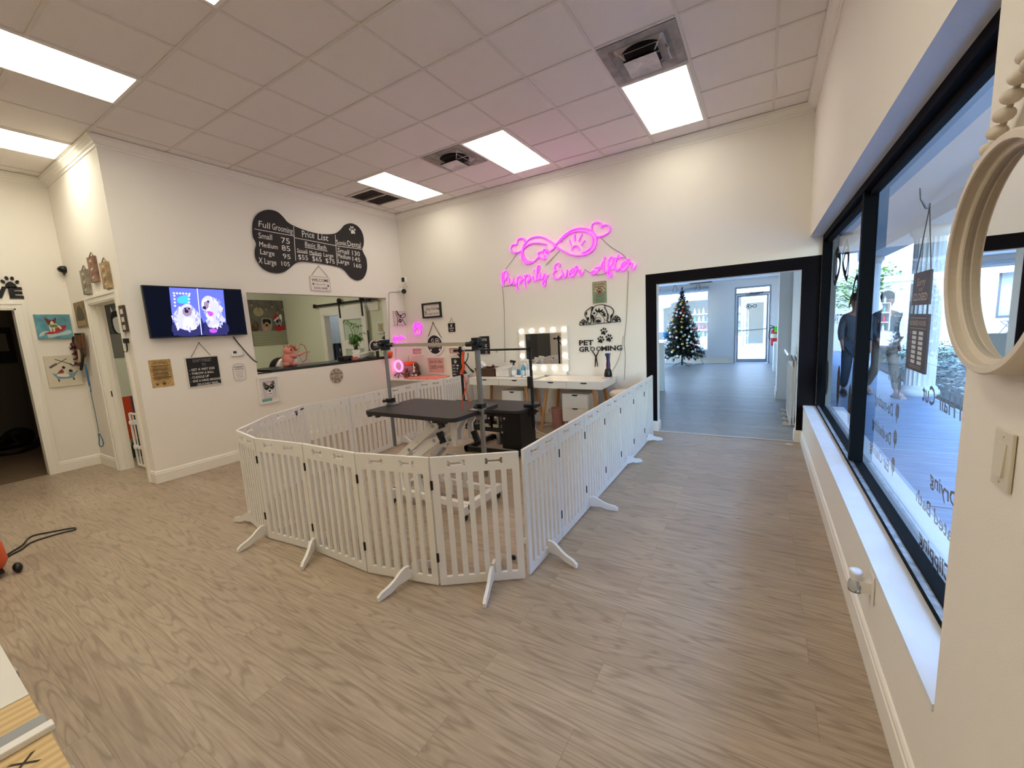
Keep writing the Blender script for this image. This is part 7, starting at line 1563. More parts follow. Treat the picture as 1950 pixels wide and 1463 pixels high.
# ---------- christmas tree
TX, TY = .895, 11.98
t = thing('christmas_tree', 'decorated artificial Christmas tree in front of the far window', 'Christmas tree', (TX, TY, 0))
mb, mbr = MB(), MB(); rnd = random.Random(21); H0, H1 = .42, 2.36; tips = []
lv = 24
for i in range(lv):
    f = i/(lv-1); z = H0 + (H1-.12-H0)*f**.92; R = .62*(1-f)**.95 + .05; nb = max(6, int(22*(1-f)+6))
    for k in range(nb):
        a = 2*PI*(k+.5*(i % 2))/nb + rnd.uniform(-.12, .12); r = R*rnd.uniform(.82, 1.08); e = V((TX+math.cos(a)*r, TY+math.sin(a)*r, z-r*.22+rnd.uniform(-.04, .04))); s = V((TX, TY, z+.05))
        mbr.tube([s, e], [.006, .002], 3, caps=False); d = (e-s); L = d.length; d.normalize(); side = d.cross(V((0,0,1))).normalized(); up = side.cross(d)
        nn = max(5, int(L/.03))
        for j in range(nn):
            g = .18+.82*(j+.5)/nn
            for q in range(3):
                b_ = rnd.uniform(0, 2*PI); v = (d*.55 + (side*math.cos(b_)+up*math.sin(b_))*.8).normalized(); p = s+d*L*g; w_ = rnd.uniform(.010, .017); l_ = rnd.uniform(.06, .10); c = v.cross(up).normalized()*w_
                mb.add([p-c, p+c, p+v*l_], [(0,1,2)])
        if i < lv-2: tips.append((e, a, f))
for j in range(40): a = rnd.uniform(0, 6.28); z = H1-.15+rnd.uniform(0, .15); mb.add([(TX-.006, TY, z), (TX+.006, TY, z), (TX+math.cos(a)*.05, TY+math.sin(a)*.05, z+.05)], [(0,1,2)])
mb.build('needles', mat('pine_green', '#223226', .75), t); mbr.build('branch', mat('branch_green', '#2a2f22', .8), t); MB().cyl((TX, TY, .05), (TX, TY, H1-.05), .022, .008, 8).build('trunk', mat('trunk_dark', '#1d1f1c', .7), t)
mb = MB().cyl((TX, TY, .03), (TX, TY, .2), .03, n=10)
for k in range(4): a = PI/4+k*PI/2; mb.bar((TX, TY, .13), (TX+.34*math.cos(a), TY+.34*math.sin(a), .015), .025, .012)
mb.build('stand', mat('stand_dark', '#15181a', .5), t)
ORN = [('bauble', 'small %s bauble on the Christmas tree', 'gold', '#c9a24a'), ('bauble', '', 'white', '#f2f2f2'), ('bauble', '', 'red', '#a02a25'), ('bauble', '', 'silver', '#b9c4cc')]
protos = {}
rnd.shuffle(tips)
front = [x for x in tips if (x[0]-V((TX, TY, x[0].z))).dot(CAM-V((TX, TY, 0))) > -.05][:92]
for n_, (e, a, f) in enumerate(front):
    nm, _, cn, hx = ORN[(0, 1, 1, 0, 2, 1, 3, 1)[n_ % 8]]
    p = e + V((0, 0, -.035))
    if cn not in protos:
        o = MB().ball((0, 0, 0), .036, 10).build('bauble', mat('bauble_'+cn, hx, .22, .3 if cn != 'white' else 0, var=0), org=(0, 0, 0)); o.location = p; tag(o, 'small round %s bauble hanging on the Christmas tree' % cn, 'ornament', '%s baubles on the Christmas tree' % cn); protos[cn] = o
    else:
        dup(protos[cn], p)
mb = MB()
for k in range(5):
    a = k*2*PI/5+PI/2; mb.add([(TX, TY-.02, H1+.03), (TX+.02*math.cos(a-.63), TY, H1+.03+.02*math.sin(a-.63)), (TX+.06*math.cos(a), TY, H1+.03+.06*math.sin(a)), (TX+.02*math.cos(a+.63), TY, H1+.03+.02*math.sin(a+.63))], [(0,1,2), (0,2,3), (3,2,1)])
mb.build('star_topper', mat('star_silver', '#8f9aa2', .3, .6), label='small star topper at the tip of the Christmas tree', cat='star')
tag(MB().tube([V((TX+.1, TY-.1, .01)), V((TX+.3, TY+.1, .008)), V((TX+.55, TY+.5, .009)), V((TX+.4, YF-.03, .25))], .006, 6).build('power_cord', BLACK), 'thin dark cord running from the Christmas tree to the far wall', 'cord')
# fire extinguisher
c_ = at_y(1474, 640, 11.6); X, Y, Z = c_.x, 11.6, c_.z
X = min(X, XR-.10)
t = thing('fire_extinguisher', 'red fire extinguisher with a bright green tag beside the far glass door', 'fire extinguisher', (X, Y, Z-.25))
MB().lathe([(0, -.26), (.07, -.26), (.078, -.24), (.078, .10), (.06, .16), (.025, .19), (0, .19)], (X, Y, Z), 20).build('cylinder', mat('extinguisher_red', '#b81f24', .3), t); MB().lathe([(.0788, -.05), (.0788, .06)], (X, Y, Z), 20).build('printed_label', mat('label_white', '#e6e3e0', .5), t)
mb = MB(); mb.cyl((X, Y, Z+.19), (X, Y, Z+.25), .022); mb.bar((X, Y, Z+.25), (X-.10, Y-.02, Z+.29), .02, .02); mb.bar((X, Y, Z+.23), (X-.10, Y-.02, Z+.235), .02, .014); mb.build('valve_handle', BLACK, t)
MB().tube(smooth([(X-.02, Y, Z+.22), (X-.10, Y-.02, Z+.18), (X-.12, Y-.02, Z+.02), (X-.095, Y-.02, Z-.1)], 4), .012, 8).build('hose', BLACK, t)
MB().bx(X-.0, X+.085, Y-.085, Y-.08, Z+.10, Z+.26).build('tag', mat('tag_green', '#5fd04a', .6), t); MB().bx(X+.06, XR-.002, Y-.03, Y+.03, Z-.05, Z+.0).build('wall_bracket', BLACK, t)
# white low cabinet by the far right wall, wall sensor, folded gate
tag(bevel(MB().bx(3.26, XR-.003, 10.6, 11.4, .001, .72).build('low_cabinet', mat('cabinet_pale', '#e6ebf0', .4)), .006), 'white low cabinet against the right wall near the fire extinguisher', 'cabinet')
tag(bevel(MB().bx(XR-.06, XR-.002, 11.9, 12.0, 2.2, 2.33).build('motion_sensor', WHITE), .01), 'small white motion sensor high on the right wall of the far room', 'sensor')
t = thing('folded_gate', 'white folded gate with a chrome bar leaning along the right wall past the doorway', 'gate', (3.36, 5.2, 0)); FK = Frame((3.335, 0, 0), (0, -1, 0), (0, 0, 1))
for k, xo in enumerate((3.345, 3.375)):
    FK = Frame((xo, 0, 0), (0, -1, 0), (0, 0, 1)); MB().prism(FK, [(-5.75, .012), (-4.75, .012), (-4.75, .86), (-5.75, .86)], -.009, .009, 0, [[(-5.68+i*.135, .08), (-5.63+i*.135+.04, .08), (-5.63+i*.135+.04, .78), (-5.68+i*.135, .78)] for i in range(7)]).build('gate_panel', GATEW, t)
mb = MB(); mb.cyl((3.305, 5.65, .93), (3.305, 4.72, .93), .018, n=10); mb.cyl((3.305, 5.6, .86), (3.305, 5.6, .94), .012); mb.cyl((3.305, 4.78, .86), (3.305, 4.78, .94), .012); mb.cyl((3.305, 5.6, .87), (3.345, 5.6, .87), .012); mb.cyl((3.305, 4.78, .87), (3.345, 4.78, .87), .012); mb.build('chrome_bar', CHROME, t)
mb = MB()
for y in (4.8, 5.1, 5.4, 5.7): mb.bx(3.26, 3.41, y-.01, y+.01, .001, .03); mb.cyl((3.29, y-.015, .025), (3.29, y+.015, .025), .024, n=10)
mb.build('gate_foot', GATEW, t)
tag(bevel(MB().lathe([(0, 0), (.045, 0), (.04, .006), (0, .008)], at_z(1503, 847, .0005), 16).build('door_bumper_pad', mat('pad_clear', '#cbbba5', .4)), .001), 'small round floor pad by the right foot of the wide doorway', 'floor pad')
# ================= outside: covered walkway, planting bed, street, opposite shop fronts
GZ = -.05
PAVE = bpy.data.materials.new('stamped_concrete'); PAVE.use_nodes = True
_n = PAVE.node_tree; _b = _n.nodes['Principled BSDF']; _t = _n.nodes.new('ShaderNodeTexCoord'); _w = _n.nodes.new('ShaderNodeTexBrick'); _w.offset = 0; _w.inputs['Scale'].default_value = 1; _w.inputs['Brick Width'].default_value = 1.55; _w.inputs['Row Height'].default_value = 2.2; _w.inputs['Mortar Size'].default_value = .012
_w.inputs['Color1'].default_value = (.25, .32, .44, 1); _w.inputs['Color2'].default_value = (.22, .29, .41, 1); _w.inputs['Mortar'].default_value = (.07, .09, .13, 1)  # blue of the sky-lit shade is put into the slab colours
_x = _n.nodes.new('ShaderNodeTexNoise'); _x.inputs['Scale'].default_value = 1; _x.inputs['Detail'].default_value = 5; _m = _n.nodes.new('ShaderNodeMapping'); _m.inputs['Scale'].default_value = (2.5, 14, 1)
_bp = _n.nodes.new('ShaderNodeBump'); _bp.inputs['Strength'].default_value = .5; _bp.inputs['Distance'].default_value = .02
_n.links.new(_t.outputs['Object'], _w.inputs['Vector']); _n.links.new(_t.outputs['Object'], _m.inputs['Vector']); _n.links.new(_m.outputs[0], _x.inputs['Vector']); _n.links.new(_x.outputs['Fac'], _bp.inputs['Height']); _n.links.new(_bp.outputs['Normal'], _b.inputs['Normal'])
_mm = _n.nodes.new('ShaderNodeMix'); _mm.data_type = 'RGBA'; _mm.blend_type = 'MULTIPLY'; _rr = _n.nodes.new('ShaderNodeValToRGB'); _rr.color_ramp.elements[0].color = (.7, .7, .72, 1); _rr.color_ramp.elements[0].position = .35; _rr.color_ramp.elements[1].position = .65
_mm.inputs['Factor'].default_value = 1; _n.links.new(_x.outputs['Fac'], _rr.inputs['Fac']); _n.links.new(_w.outputs['Color'], _mm.inputs['A']); _n.links.new(_rr.outputs['Color'], _mm.inputs['B']); _n.links.new(_mm.outputs['Result'], _b.inputs['Base Color']); _b.inputs['Roughness'].default_value = .55
struct(MB().bx(3.66, 5.45, -9, 30, GZ-.1, GZ), 'pavement', PAVE, org=(3.83, 0.4, 0))
struct(MB().bx(5.45, 30, -9, 30, GZ-.14, GZ-.04).bx(-25, 3.6, YF+.17, 30, GZ-.12, GZ-.002), 'ground', mat('pale_paving', '#b5b3b0', .8, var=.06, bscale=2), org=(0, 0, 0))
STU = mat('white_stucco', '#e4e2de', .85, bump=.4, bscale=30)
mb = MB().bx(3.6, 5.95, -6, YF+.3, 2.95, 3.1); mb.bx(5.15, 5.6, -6, YF+.3, 2.72, 2.95); struct(mb, 'canopy', STU)
struct(MB().bx(-10, 3.6, -6, YF+.2, 3.75, 3.95), 'roof', STU)
struct(MB().bx(3.585, 3.7, YB+.2, YF+.3, GZ-.05, 2.95), 'wall_outside', mat('outside_wall', '#b9b4ad', .85)) if False else None
mb = MB().bx(3.6195, 3.66, -6, -.2, GZ-.05, 2.949); mb.bx(3.6195, 3.66, -.2, YB, GZ-.05, WZ0-.001); mb.bx(3.6195, 3.66, -.2, YB, WZ1+.001, 2.949); mb.bx(3.6195, 3.66, YB+.001, YF+.2, GZ-.05, 2.949)
struct(mb, 'wall_outside', mat('outside_wall', '#a9a6a4', .85))
struct(MB().bx(3.6605, 3.80, WY0-.1, YB+.1, GZ, .37), 'trim_outside_sill', STU)
def column(y, label):
    X = 5.32; t = thing('fluted_column', label, 'column', (X, y, GZ), 'fluted columns of the walkway')
    FZc = Frame((X, y, 0), (1, 0, 0), (0, 1, 0)); out = []
    n = 20
    for i in range(n):
        for j in range(6):
            a = 2*PI*(i+j/6)/n; r = .195 - .016*math.sin(PI*j/6); out.append((r*math.cos(a), r*math.sin(a)))
    MB().prism(FZc, out, GZ+.17, 2.55).build('shaft', STU, t)
    MB().lathe([(0, GZ+.001), (.26, GZ+.001), (.26, GZ+.06), (.25, GZ+.10), (.23, GZ+.11), (.23, GZ+.14), (.205, GZ+.17), (0, GZ+.171)], (X, y, 0), 32).build('base', STU, t); MB().lathe([(0, 2.55), (.2, 2.55), (.22, 2.6), (.25, 2.63), (.25, 2.719), (0, 2.719)], (X, y, 0), 32).build('capital', STU, t)
column(7.95, 'white fluted column standing at the planting bed, straight through the window'); column(12.3, 'white fluted column farther along the walkway'); column(3.6, 'white fluted column nearest the shop window')
# walkway ceiling lamp
p = at_z(1634, 478, 2.7); t = thing('dome_lamp', 'frosted glass bowl lamp hanging under the walkway ceiling', 'ceiling lamp', (4.4, 9.2, 2.95)); MB().lathe([(0, -.20), (.12, -.18), (.2, -.10), (.24, -.02), (.25, 0), (0, 0)], (4.4, 9.2, 2.90), 24).build('bowl', mat('lamp_bowl', '#d9cdbb', .3), t); MB().cyl((4.4, 9.2, 2.899), (4.4, 9.2, 2.949), .10).build('mount', DKBRONZE, t)
# planting bed
SOIL = mat('bed_soil', '#2a2b22', .95)
struct(MB().bx(5.5, 8.2, -3, 16, GZ-.04, GZ+.03), 'ground_bed', SOIL, org=(0, 0, 0))
mb = MB(); rnd = random.Random(77)
for i in range(9000):
    x = 5.66+rnd.random()**.8*2.4; y = rnd.uniform(3.0, 15.5); h = .12+.34*min(1, (x-5.5)/1.0)*(.7+.3*math.sin(y*2.1+x)); z = GZ+.03+h*rnd.uniform(.25, 1)
    a = rnd.uniform(0, 2*PI); d = V((math.cos(a), math.sin(a), rnd.uniform(-.2, .7))).normalized(); s = d.cross(V((0,0,1))).normalized()*rnd.uniform(.02, .035); L = rnd.uniform(.06, .11); p = V((x, y, z)); mb.add([p, p+d*L*.5-s, p+d*L, p+d*L*.5+s], [(0,1,2,3)])
tag(mb.build('ground_cover', mat('hedge_leaf', '#3d5c40', .35, var=.45, bscale=9)), 'low dark green glossy shrubs filling the bed beyond the walkway', 'shrubs', kind='stuff')
def tree(x, y, h, r, label, col, seed, lean=(0, 0), n=2600):
    rnd = random.Random(seed); t = thing('street_tree', label, 'tree', (x, y, GZ)); top = V((x+lean[0], y+lean[1], h))
    mb = MB(); mb.tube(smooth([(x, y, GZ), (x+lean[0]*.3, y+lean[1]*.3, h*.3), tuple(top)], 4), [.15-.01*i for i in range(9)], 10)
    br = []
    for k in range(9):
        a = k*.9; e = top+V((math.cos(a)*r*.7, math.sin(a)*r*.7, rnd.uniform(-.1, .9)*r)); mb.tube([top-V((0, 0, h*.2)), e], [.05, .015], 6); br.append(e)
    mb.build('trunk', mat('tree_bark', '#6a5a48', .9, var=.25, bscale=12), t); mb = MB()
    for i in range(n):
        c = rnd.choice(br); p = c+V((rnd.gauss(0, r*.33), rnd.gauss(0, r*.33), rnd.gauss(0, r*.28))); a = rnd.uniform(0, 2*PI); d = V((math.cos(a), math.sin(a), rnd.uniform(-.6, .5))).normalized(); s = d.cross(V((0,0,1))).normalized()*rnd.uniform(.03, .055); L = rnd.uniform(.10, .18); mb.add([p, p+d*L*.5-s, p+d*L, p+d*L*.5+s], [(0,1,2,3)])
    mb.build('foliage', mat(col[0], col[1], .5, var=.4, bscale=5), t)
tree(6.25, 7.4, 2.0, .9, 'small leaning tree growing out of the shrub bed', ('leaf_dark', '#4c6b45'), 5, (.9, -.6), 1500); tree(5.75, 15.9, 1.9, .75, 'bright green leafy tree at the far end of the walkway', ('leaf_bright', '#8fb04e'), 6, n=1500)
# bright building across the street on the window side
t = thing('arcade_building', 'pale stucco building with arches and tall windows across the way', 'building', (13, 10, GZ)); FC = Frame((13, 0, 0), (0, -1, 0), (0, 0, 1))
holes, panes = [], []
for k in range(9):
    y = -3+k*3.0; holes.append([(-y-.8, .5), (-y+.8, .5), (-y+.8, 2.6)] + [(-y+.8*math.cos(PI*i/10), 2.6+.7*math.sin(PI*i/10)) for i in range(1, 10)] + [(-y-.8, 2.6)])
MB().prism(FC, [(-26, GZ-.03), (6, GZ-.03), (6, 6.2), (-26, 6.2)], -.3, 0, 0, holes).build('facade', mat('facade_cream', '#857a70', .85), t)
for k in range(9):
    y = -3+k*3.0; w_ = MB(); oframe(w_, FC, -y-.8, -y+.8, .5, 2.6, .09, -.22, -.12); w_.fbx(FC, -y-.03, -y+.03, .5, 2.6, -.22, -.12); w_.fbx(FC, -y-.8, -y+.8, 1.5, 1.56, -.22, -.12); w_ = w_.build('window_frame', mat('frame_dark', '#3a3f44', .5), t)
    MB().add([FC.pt(*q, -.2) for q in ((-y-.8, .5), (-y+.8, .5), (-y+.8, 3.3), (-y-.8, 3.3))], [(0,1,2,3)]).build('pane', mat('pane_dark', '#8f9aa3', .1), w_)
MB().bx(10.2, 12.99, -6, 26, 3.15, 3.5).build('canopy', mat('dark_soffit', '#5b534c', .8), t)  # canopy added so that its shade falls on the facade below
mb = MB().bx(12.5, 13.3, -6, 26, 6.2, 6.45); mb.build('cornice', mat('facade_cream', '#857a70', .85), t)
# --- opposite shop past the far room
YO = 17.6; FO = Frame((0, YO, 0), (1, 0, 0), (0, 0, 1))
def fo(x, y): return FO.px(x, y)
sx0, sx1 = fo(1262, 640)[0], 2.25; sz0, sz1 = fo(1300, 645)[1], fo(1300, 574)[1]
dx0, dx1 = fo(1415, 600)[0], fo(1461, 600)[0]; dz1 = fo(1430, 571)[1]
t = thing('opposite_shop', 'bright white shop front with a display window and glass door, past the far room', 'building', (0, YO, GZ)); 
arch = [(sx0, sz0), (sx1, sz0), (sx1, sz1), (sx0+.5, sz1), (sx0+.35, sz1-.05), (sx0+.3, sz1-.2), (sx0, sz1-.25)]
lw = [(-9.6, .9), (-8.9, .9), (-8.9, 2.7), (-9.6, 2.7)]; 
holes = [arch, [(dx0, GZ+.22), (dx1, GZ+.22), (dx1, dz1), (dx0, dz1)]] + [[(a, .9), (b, .9), (b, 2.75), (a, 2.75)] for a, b in ((-3.2, -2.5), (-4.6, -3.9), (-6.2, -5.4), (-7.8, -7.0))]
MB().prism(FO, [(-14, GZ-.03), (9, GZ-.03), (9, 6), (-14, 6)], -.25, 0, 0, holes).build('facade', mat('shop_white', '#d5d6d6', .85), t)
MB().bx(-14, 9, YO-.12, YO+.0, sz1+.12, sz1+.42).build('cornice', mat('shop_white', '#d5d6d6', .85), t)
w_ = MB(); oframe(w_, FO, dx0, dx1, GZ+.22, dz1, .12, -.12, -.03); w_ = w_.build('door', mat('shop_door_grey', '#8d9298', .5), t); MB().add([FO.pt(*q, -.1) for q in ((dx0, .2), (dx1, .2), (dx1, dz1), (dx0, dz1))], [(0,1,2,3)]).build('pane', FARG, w_)
for a, b in ((-3.2, -2.5), (-4.6, -3.9), (-6.2, -5.4), (-7.8, -7.0)):
    w_ = MB(); oframe(w_, FO, a, b, .9, 2.75, .08, -.2, -.05); w_ = w_.build('window_frame', mat('frame_dark', '#3a3f44', .5), t); MB().add([FO.pt(*q, -.18) for q in ((a, .9), (b, .9), (b, 2.75), (a, 2.75))], [(0,1,2,3)]).build('pane', mat('pane_dark', '#8f9aa3', .1), w_)
mb = MB(); mb.bx(-9, 8.5, YO+3.4, YO+3.5, 0, 3.2); mb.bx(-9, 8.5, YO+.25, YO+3.4, -.05, .0); mb.bx(-9, 8.5, YO+.25, YO+3.4, 3.2, 3.3); mb.bx(-2.3, -2.2, YO+.25, YO+3.4, 0, 3.2); mb.bx(8.4, 8.5, YO+.25, YO+3.4, 0, 3.2); mb.build('interior', mat('shop_interior', '#dfe8e6', .8), t)
mb = MB()
for a in (-.8, 2.2, 4.6): mb.bx(a-.6, a+.6, YO+1.0, YO+1.6, 3.17, 3.199)
mb.build('shop_lamp', mat('shop_lamp', '#ffffff', .5, emit=1, ecol=(1, .98, .95)), t)
# display shelves with bottles
SX0, SX1 = fo(1308, 600)[0]+.1, sx1+.25; YSH = YO+.55
zs = [FO.px(1330, y)[1] for y in (598, 613, 628, 642)]; zs = [at_y(1330, y, YSH).z for y in (598, 613, 628, 642)]
t = thing('display_shelf', 'white display shelf of bottles behind the opposite shop window', 'shelf', ((SX0+SX1)/2, YSH, 0)); mb = MB()
for z in zs: mb.bx(SX0, SX1, YSH-.12, YSH+.18, z-.03, z)
for i in range(4): x = SX0+(SX1-SX0)*i/3; mb.bx(x-.015, x+.015, YSH-.12, YSH+.18, .1, zs[0]-.031)
mb.build('shelf_frame', WHITE, t)
BC = [('white', '#eef0ee'), ('red', '#c23a44'), ('amber', '#d08a3c'), ('green', '#7fc08a'), ('teal', '#4fa3b0'), ('pink', '#e0607f')]
pb = {}
rnd = random.Random(8); n_ = 0
for r, z in enumerate(zs):
    k = 12
    for i in range(k):
        x = SX0+.06+(SX1-SX0-.12)*(i+.5)/k + rnd.uniform(-.004, .004)
        cn, hx = BC[((0, 2, 0, 1, 0, 2), (0, 4, 0, 3, 4, 0), (1, 5, 1, 0, 4, 1), (0, 3, 3, 0, 4, 3))[r][(i*5+r) % 6]]
        if cn not in pb:
            h = .24; o = MB().lathe([(0, 0), (.034, 0), (.037, .02), (.037, h*.6), (.018, h*.75), (.018, h), (0, h)], (0, 0, 0), 10).build('display_bottle', mat('bottle_'+cn, hx, .4), org=(0, 0, 0)); o.location = (x, YSH, z+.001)
            tag(o, cn+' bottle standing on the display shelf of the opposite shop', 'bottle', cn+' bottles on the opposite shop shelf'); pb[cn] = o
        else: dup(pb[cn], (x, YSH, z+.001))
t = thing('shop_counter', 'shop counter and hanging goods inside the opposite shop door', 'counter', (4.6, YO+1.5, 0)); MB().bx(3.6, 6.2, YO+1.4, YO+1.9, .001, 1.0).build('counter_body', mat('counter_pale', '#cfd8da', .6), t)
mb = MB()
for i in range(7): mb.bx(3.7+.33*i, 3.95+.33*i, YO+3.1, YO+3.39, 1.25+.1*(i % 2), 1.7+.2*((i*3) % 4)); 
mb.build('goods_dark', mat('goods_slate', '#5d6a78', .7), t); mb = MB()
for i in range(6): mb.ball((3.8+.36*i, YO+1.6, 1.11), .11, 8)
mb.build('goods_orange', mat('goods_orange', '#d0703c', .7), t)
# foliage display at the left of that window
mb = MB(); rnd = random.Random(31)
for i in range(260): a = rnd.uniform(0, 6.28); p = V((sx0+.45+rnd.gauss(0, .18), YO+.6+rnd.gauss(0, .1), sz0+.1+rnd.uniform(0, 1.0))); d = V((math.cos(a), 0, math.sin(a))); mb.add([p, p+d*.06+V((0,0,.02)), p+d*.11, p+d*.05-V((0,0,.02))], [(0,1,2,3)])
tag(mb.build('dried_foliage', mat('dried_tan', '#b08a62', .8, var=.4, bscale=10)), 'tan dried foliage display at the left of the opposite shop window', 'foliage', kind='stuff')
# bistro furniture, seen in the round mirror
t = thing('bistro_chair', 'folding metal bistro chair on a white kerb by the opposite shop wall', 'chair', (0, 0, 0), 'bistro chairs by the opposite shop wall'); BM2 = mat('bistro_metal', '#3f4a50', .5, .3)
mb = MB()
for i in range(5): mb.bx(-.19+.08*i, -.13+.08*i, -.2, .2, .44, .455)
mb.build('seat', BM2, t)
for s in (-.2, .2): MB().bar((-.22, s, 0), (.2, s, .45), .022, .022).build('leg', BM2, t); MB().bar((.24, s, 0), (-.24, s, .86), .022, .022).build('leg', BM2, t)
mb = MB()
for z in (.70, .82): mb.bx(-.225-.04*(z > .75), -.205-.04*(z > .75), -.2, .2, z-.03, z+.03)
mb.build('backrest', BM2, t)
tb = thing('bistro_table', 'small round bistro table between the folding chairs', 'table', (0, 0, 0)); MB().lathe([(0, .69), (.3, .69), (.3, .71), (0, .71)], (0, 0, 0), 28).build('table_top', BM2, tb)
for k in range(3): a = k*2*PI/3; MB().bar((.24*math.cos(a), .24*math.sin(a), 0), (-.1*math.cos(a), -.1*math.sin(a), .69), .02, .02).build('leg', BM2, tb)
struct(MB().bx(-9, -1.5, 16.3, 17.55, GZ, .38), 'kerb_wall', mat('shop_white', '#d5d6d6', .85))
def mir(x, y, Y):
    h = at_x(x, y, XR-.036); r = ray(x, y); r = V((-r.x, r.y, r.z)); return h + r*((Y-h.y)/r.y)
m_ = mir(1930, 610, 16.8)
CX = max(-8, min(-2.6, m_.x))
t.location = (CX, 16.9, .381); t.rotation_euler = (0, 0, 0); dup(t, (CX-1.5, 16.9, .381), PI, 'folding metal bistro chair facing the other one across the table'); tb.location = (CX-.75, 16.9, .381)
# ================= two people walking past outside
def skin(name, nodes, edges, parent, m, sub=1):
    me = bpy.data.meshes.new(name); o = ORG[parent.name]; me.from_pydata([V(p) for p, r in nodes], edges, []); ob = bpy.data.objects.new(name, me); COL.objects.link(ob); ob.parent = parent; me.materials.append(m)
    md = ob.modifiers.new('skin', 'SKIN'); md.use_smooth_shade = True
    for i, (p, r) in enumerate(nodes): me.skin_vertices[0].data[i].radius = r if isinstance(r, tuple) else (r, r)
    me.skin_vertices[0].data[0].use_root = True
    s = ob.modifiers.new('subdivision', 'SUBSURF'); s.levels = sub; s.render_levels = sub; ORG[ob.name] = o
    return ob
SKN = mat('skin', '#b98468', .55)
def person(label, loc, rz, shirt, trou, shoe, hair, stride):
    t = thing('person', label, 'person', loc); 
    hip = {s: (0, s*.085, .90) for s in (-1, 1)}; knee = {1: (.14*stride, .09, .50), -1: (-.02*stride, -.09, .49)}; ank = {1: (.24*stride, .09, .09), -1: (-.28*stride, -.09, .12)}
    sh = {s: (-.01, s*.155, 1.39) for s in (-1, 1)}; el = {1: (-.10*stride, .20, 1.13), -1: (.05*stride, -.20, 1.13)}; wr = {1: (-.02*stride, .21, .90), -1: (.22*stride, -.19, .95)}
    nodes = [((0, 0, .94), (.12, .15)), ((0, 0, 1.08), (.10, .135)), ((0, 0, 1.26), (.115, .155)), ((-.01, 0, 1.40), (.09, .12)), ((0, 0, 1.47), .052), ((.015, 0, 1.53), .056), ((.03, 0, 1.60), (.088, .076)), ((.025, 0, 1.67), (.095, .08)), ((.02, 0, 1.73), (.055, .05))]
    edges = [(i, i+1) for i in range(8)]
    def add(p, r, prev): nodes.append((p, r)); edges.append((prev, len(nodes)-1)); return len(nodes)-1
    for s in (-1, 1):
        a = add(hip[s], .088, 0); a = add(knee[s], .058, a); a = add(ank[s], .036, a); a = add((ank[s][0]+.07, ank[s][1], ank[s][2]-.055), .034, a); add((ank[s][0]+.16, ank[s][1], ank[s][2]-.065), .026, a)
        b = add(sh[s], .058, 3); b = add(el[s], .041, b); b = add(wr[s], .027, b); d = (V(wr[s])-V(el[s])).normalized(); pm = V(wr[s])+d*.075; b2 = add(tuple(pm), (.022, .036), b)
        for k in range(4):
            q = pm+d*.04+V((0, 0, 0))+V((.0, 0, 0)); off = V((.024*(k-1.5), 0, 0)); f1 = add(tuple(pm+d*.035+off), .010, b2); add(tuple(pm+d*(.072-.006*abs(k-1.5))+off+V((0, -s*.012, 0))), .008, f1)
        th = add(tuple(V(wr[s])+d*.04+V((.034, 0, 0))), .011, b); add(tuple(V(wr[s])+d*.08+V((.045, -s*.01, 0))), .009, th)
    nodes.append(((.118, 0, 1.635), .018)); edges.append((6, len(nodes)-1))
    skin('body', nodes, edges, t, SKN, 1)
    n2 = [((0, 0, .90), (.135, .17)), ((0, 0, 1.08), (.122, .158)), ((0, 0, 1.27), (.115, .15)), ((-.01, 0, 1.40), (.095, .12)), ((0, 0, 1.455), .07)]; e2 = [(i, i+1) for i in range(4)]
    for s in (-1, 1):
        k = len(n2); n2 += [(sh[s], .064), (el[s], .052), (tuple(V(el[s]).lerp(V(wr[s]), .8)), .044)]; e2 += [(3, k), (k, k+1), (k+1, k+2)]
    skin('jacket', n2, e2, t, shirt, 1)
    n3 = [((0, 0, .95), (.13, .162))]; e3 = []
    for s in (-1, 1):
        k = len(n3); n3 += [(hip[s], .102), (knee[s], .076), (tuple(V(ank[s])+V((0, 0, .02))), .062)]; e3 += [(0, k), (k, k+1), (k+1, k+2)]
    skin('trousers', n3, e3, t, trou, 1)
    for s in (-1, 1):
        x, y, z = ank[s]; mb = MB(); mb.ball((x+.06, y, max(.05, z-.05)), .06, 12, sc=(2.2, .8, .8)); mb.bx(x-.07, x+.19, y-.042, y+.042, max(.002, z-.098), max(.028, z-.07)); o = mb.v; ob = MB(); ob.v = [p for p in mb.v]; ob.f, ob.mi, ob.sm = mb.f, mb.mi, mb.sm; oo = ORG[t.name]; ob.v = [p+oo for p in ob.v]; ob.build('shoe', shoe, t)
    mb = MB(); oo = V(loc); mb.ball((0, 0, 0), .104, 16, sc=(1.02, .88, .95)); mb.v = [p+V((.008, 0, 1.70))+oo for p in mb.v]; mb.build('hair', hair, t)
    mb = MB(); 
    for s in (-1, 1): mb.ball(V((.108, s*.032, 1.665))+oo, .011, 8)
    mb.build('eye', INK, t); mb = MB().ball(V((.112, 0, 1.59))+oo, .02, 8, sc=(.4, 1.1, .35)); mb.build('mouth', mat('lips', '#8f4f48', .6), t)
    mb = MB()
    for s in (-1, 1): mb.ball(V((.02, s*.083, 1.63))+oo, .024, 8, sc=(.7, .4, 1.3))
    mb.build('ear', SKN, t)
    t.rotation_euler = (0, 0, rz); return t
person('person walking past outside in a grey-blue jacket, in the far window pane', (4.36, 7.5, GZ), -PI/2, mat('jacket_grey_blue', '#58606a', .8), mat('jeans_dark', '#3a4454', .8), mat('shoe_dark', '#2c2b2c', .6), mat('hair_dark', '#2b211b', .7), .8)
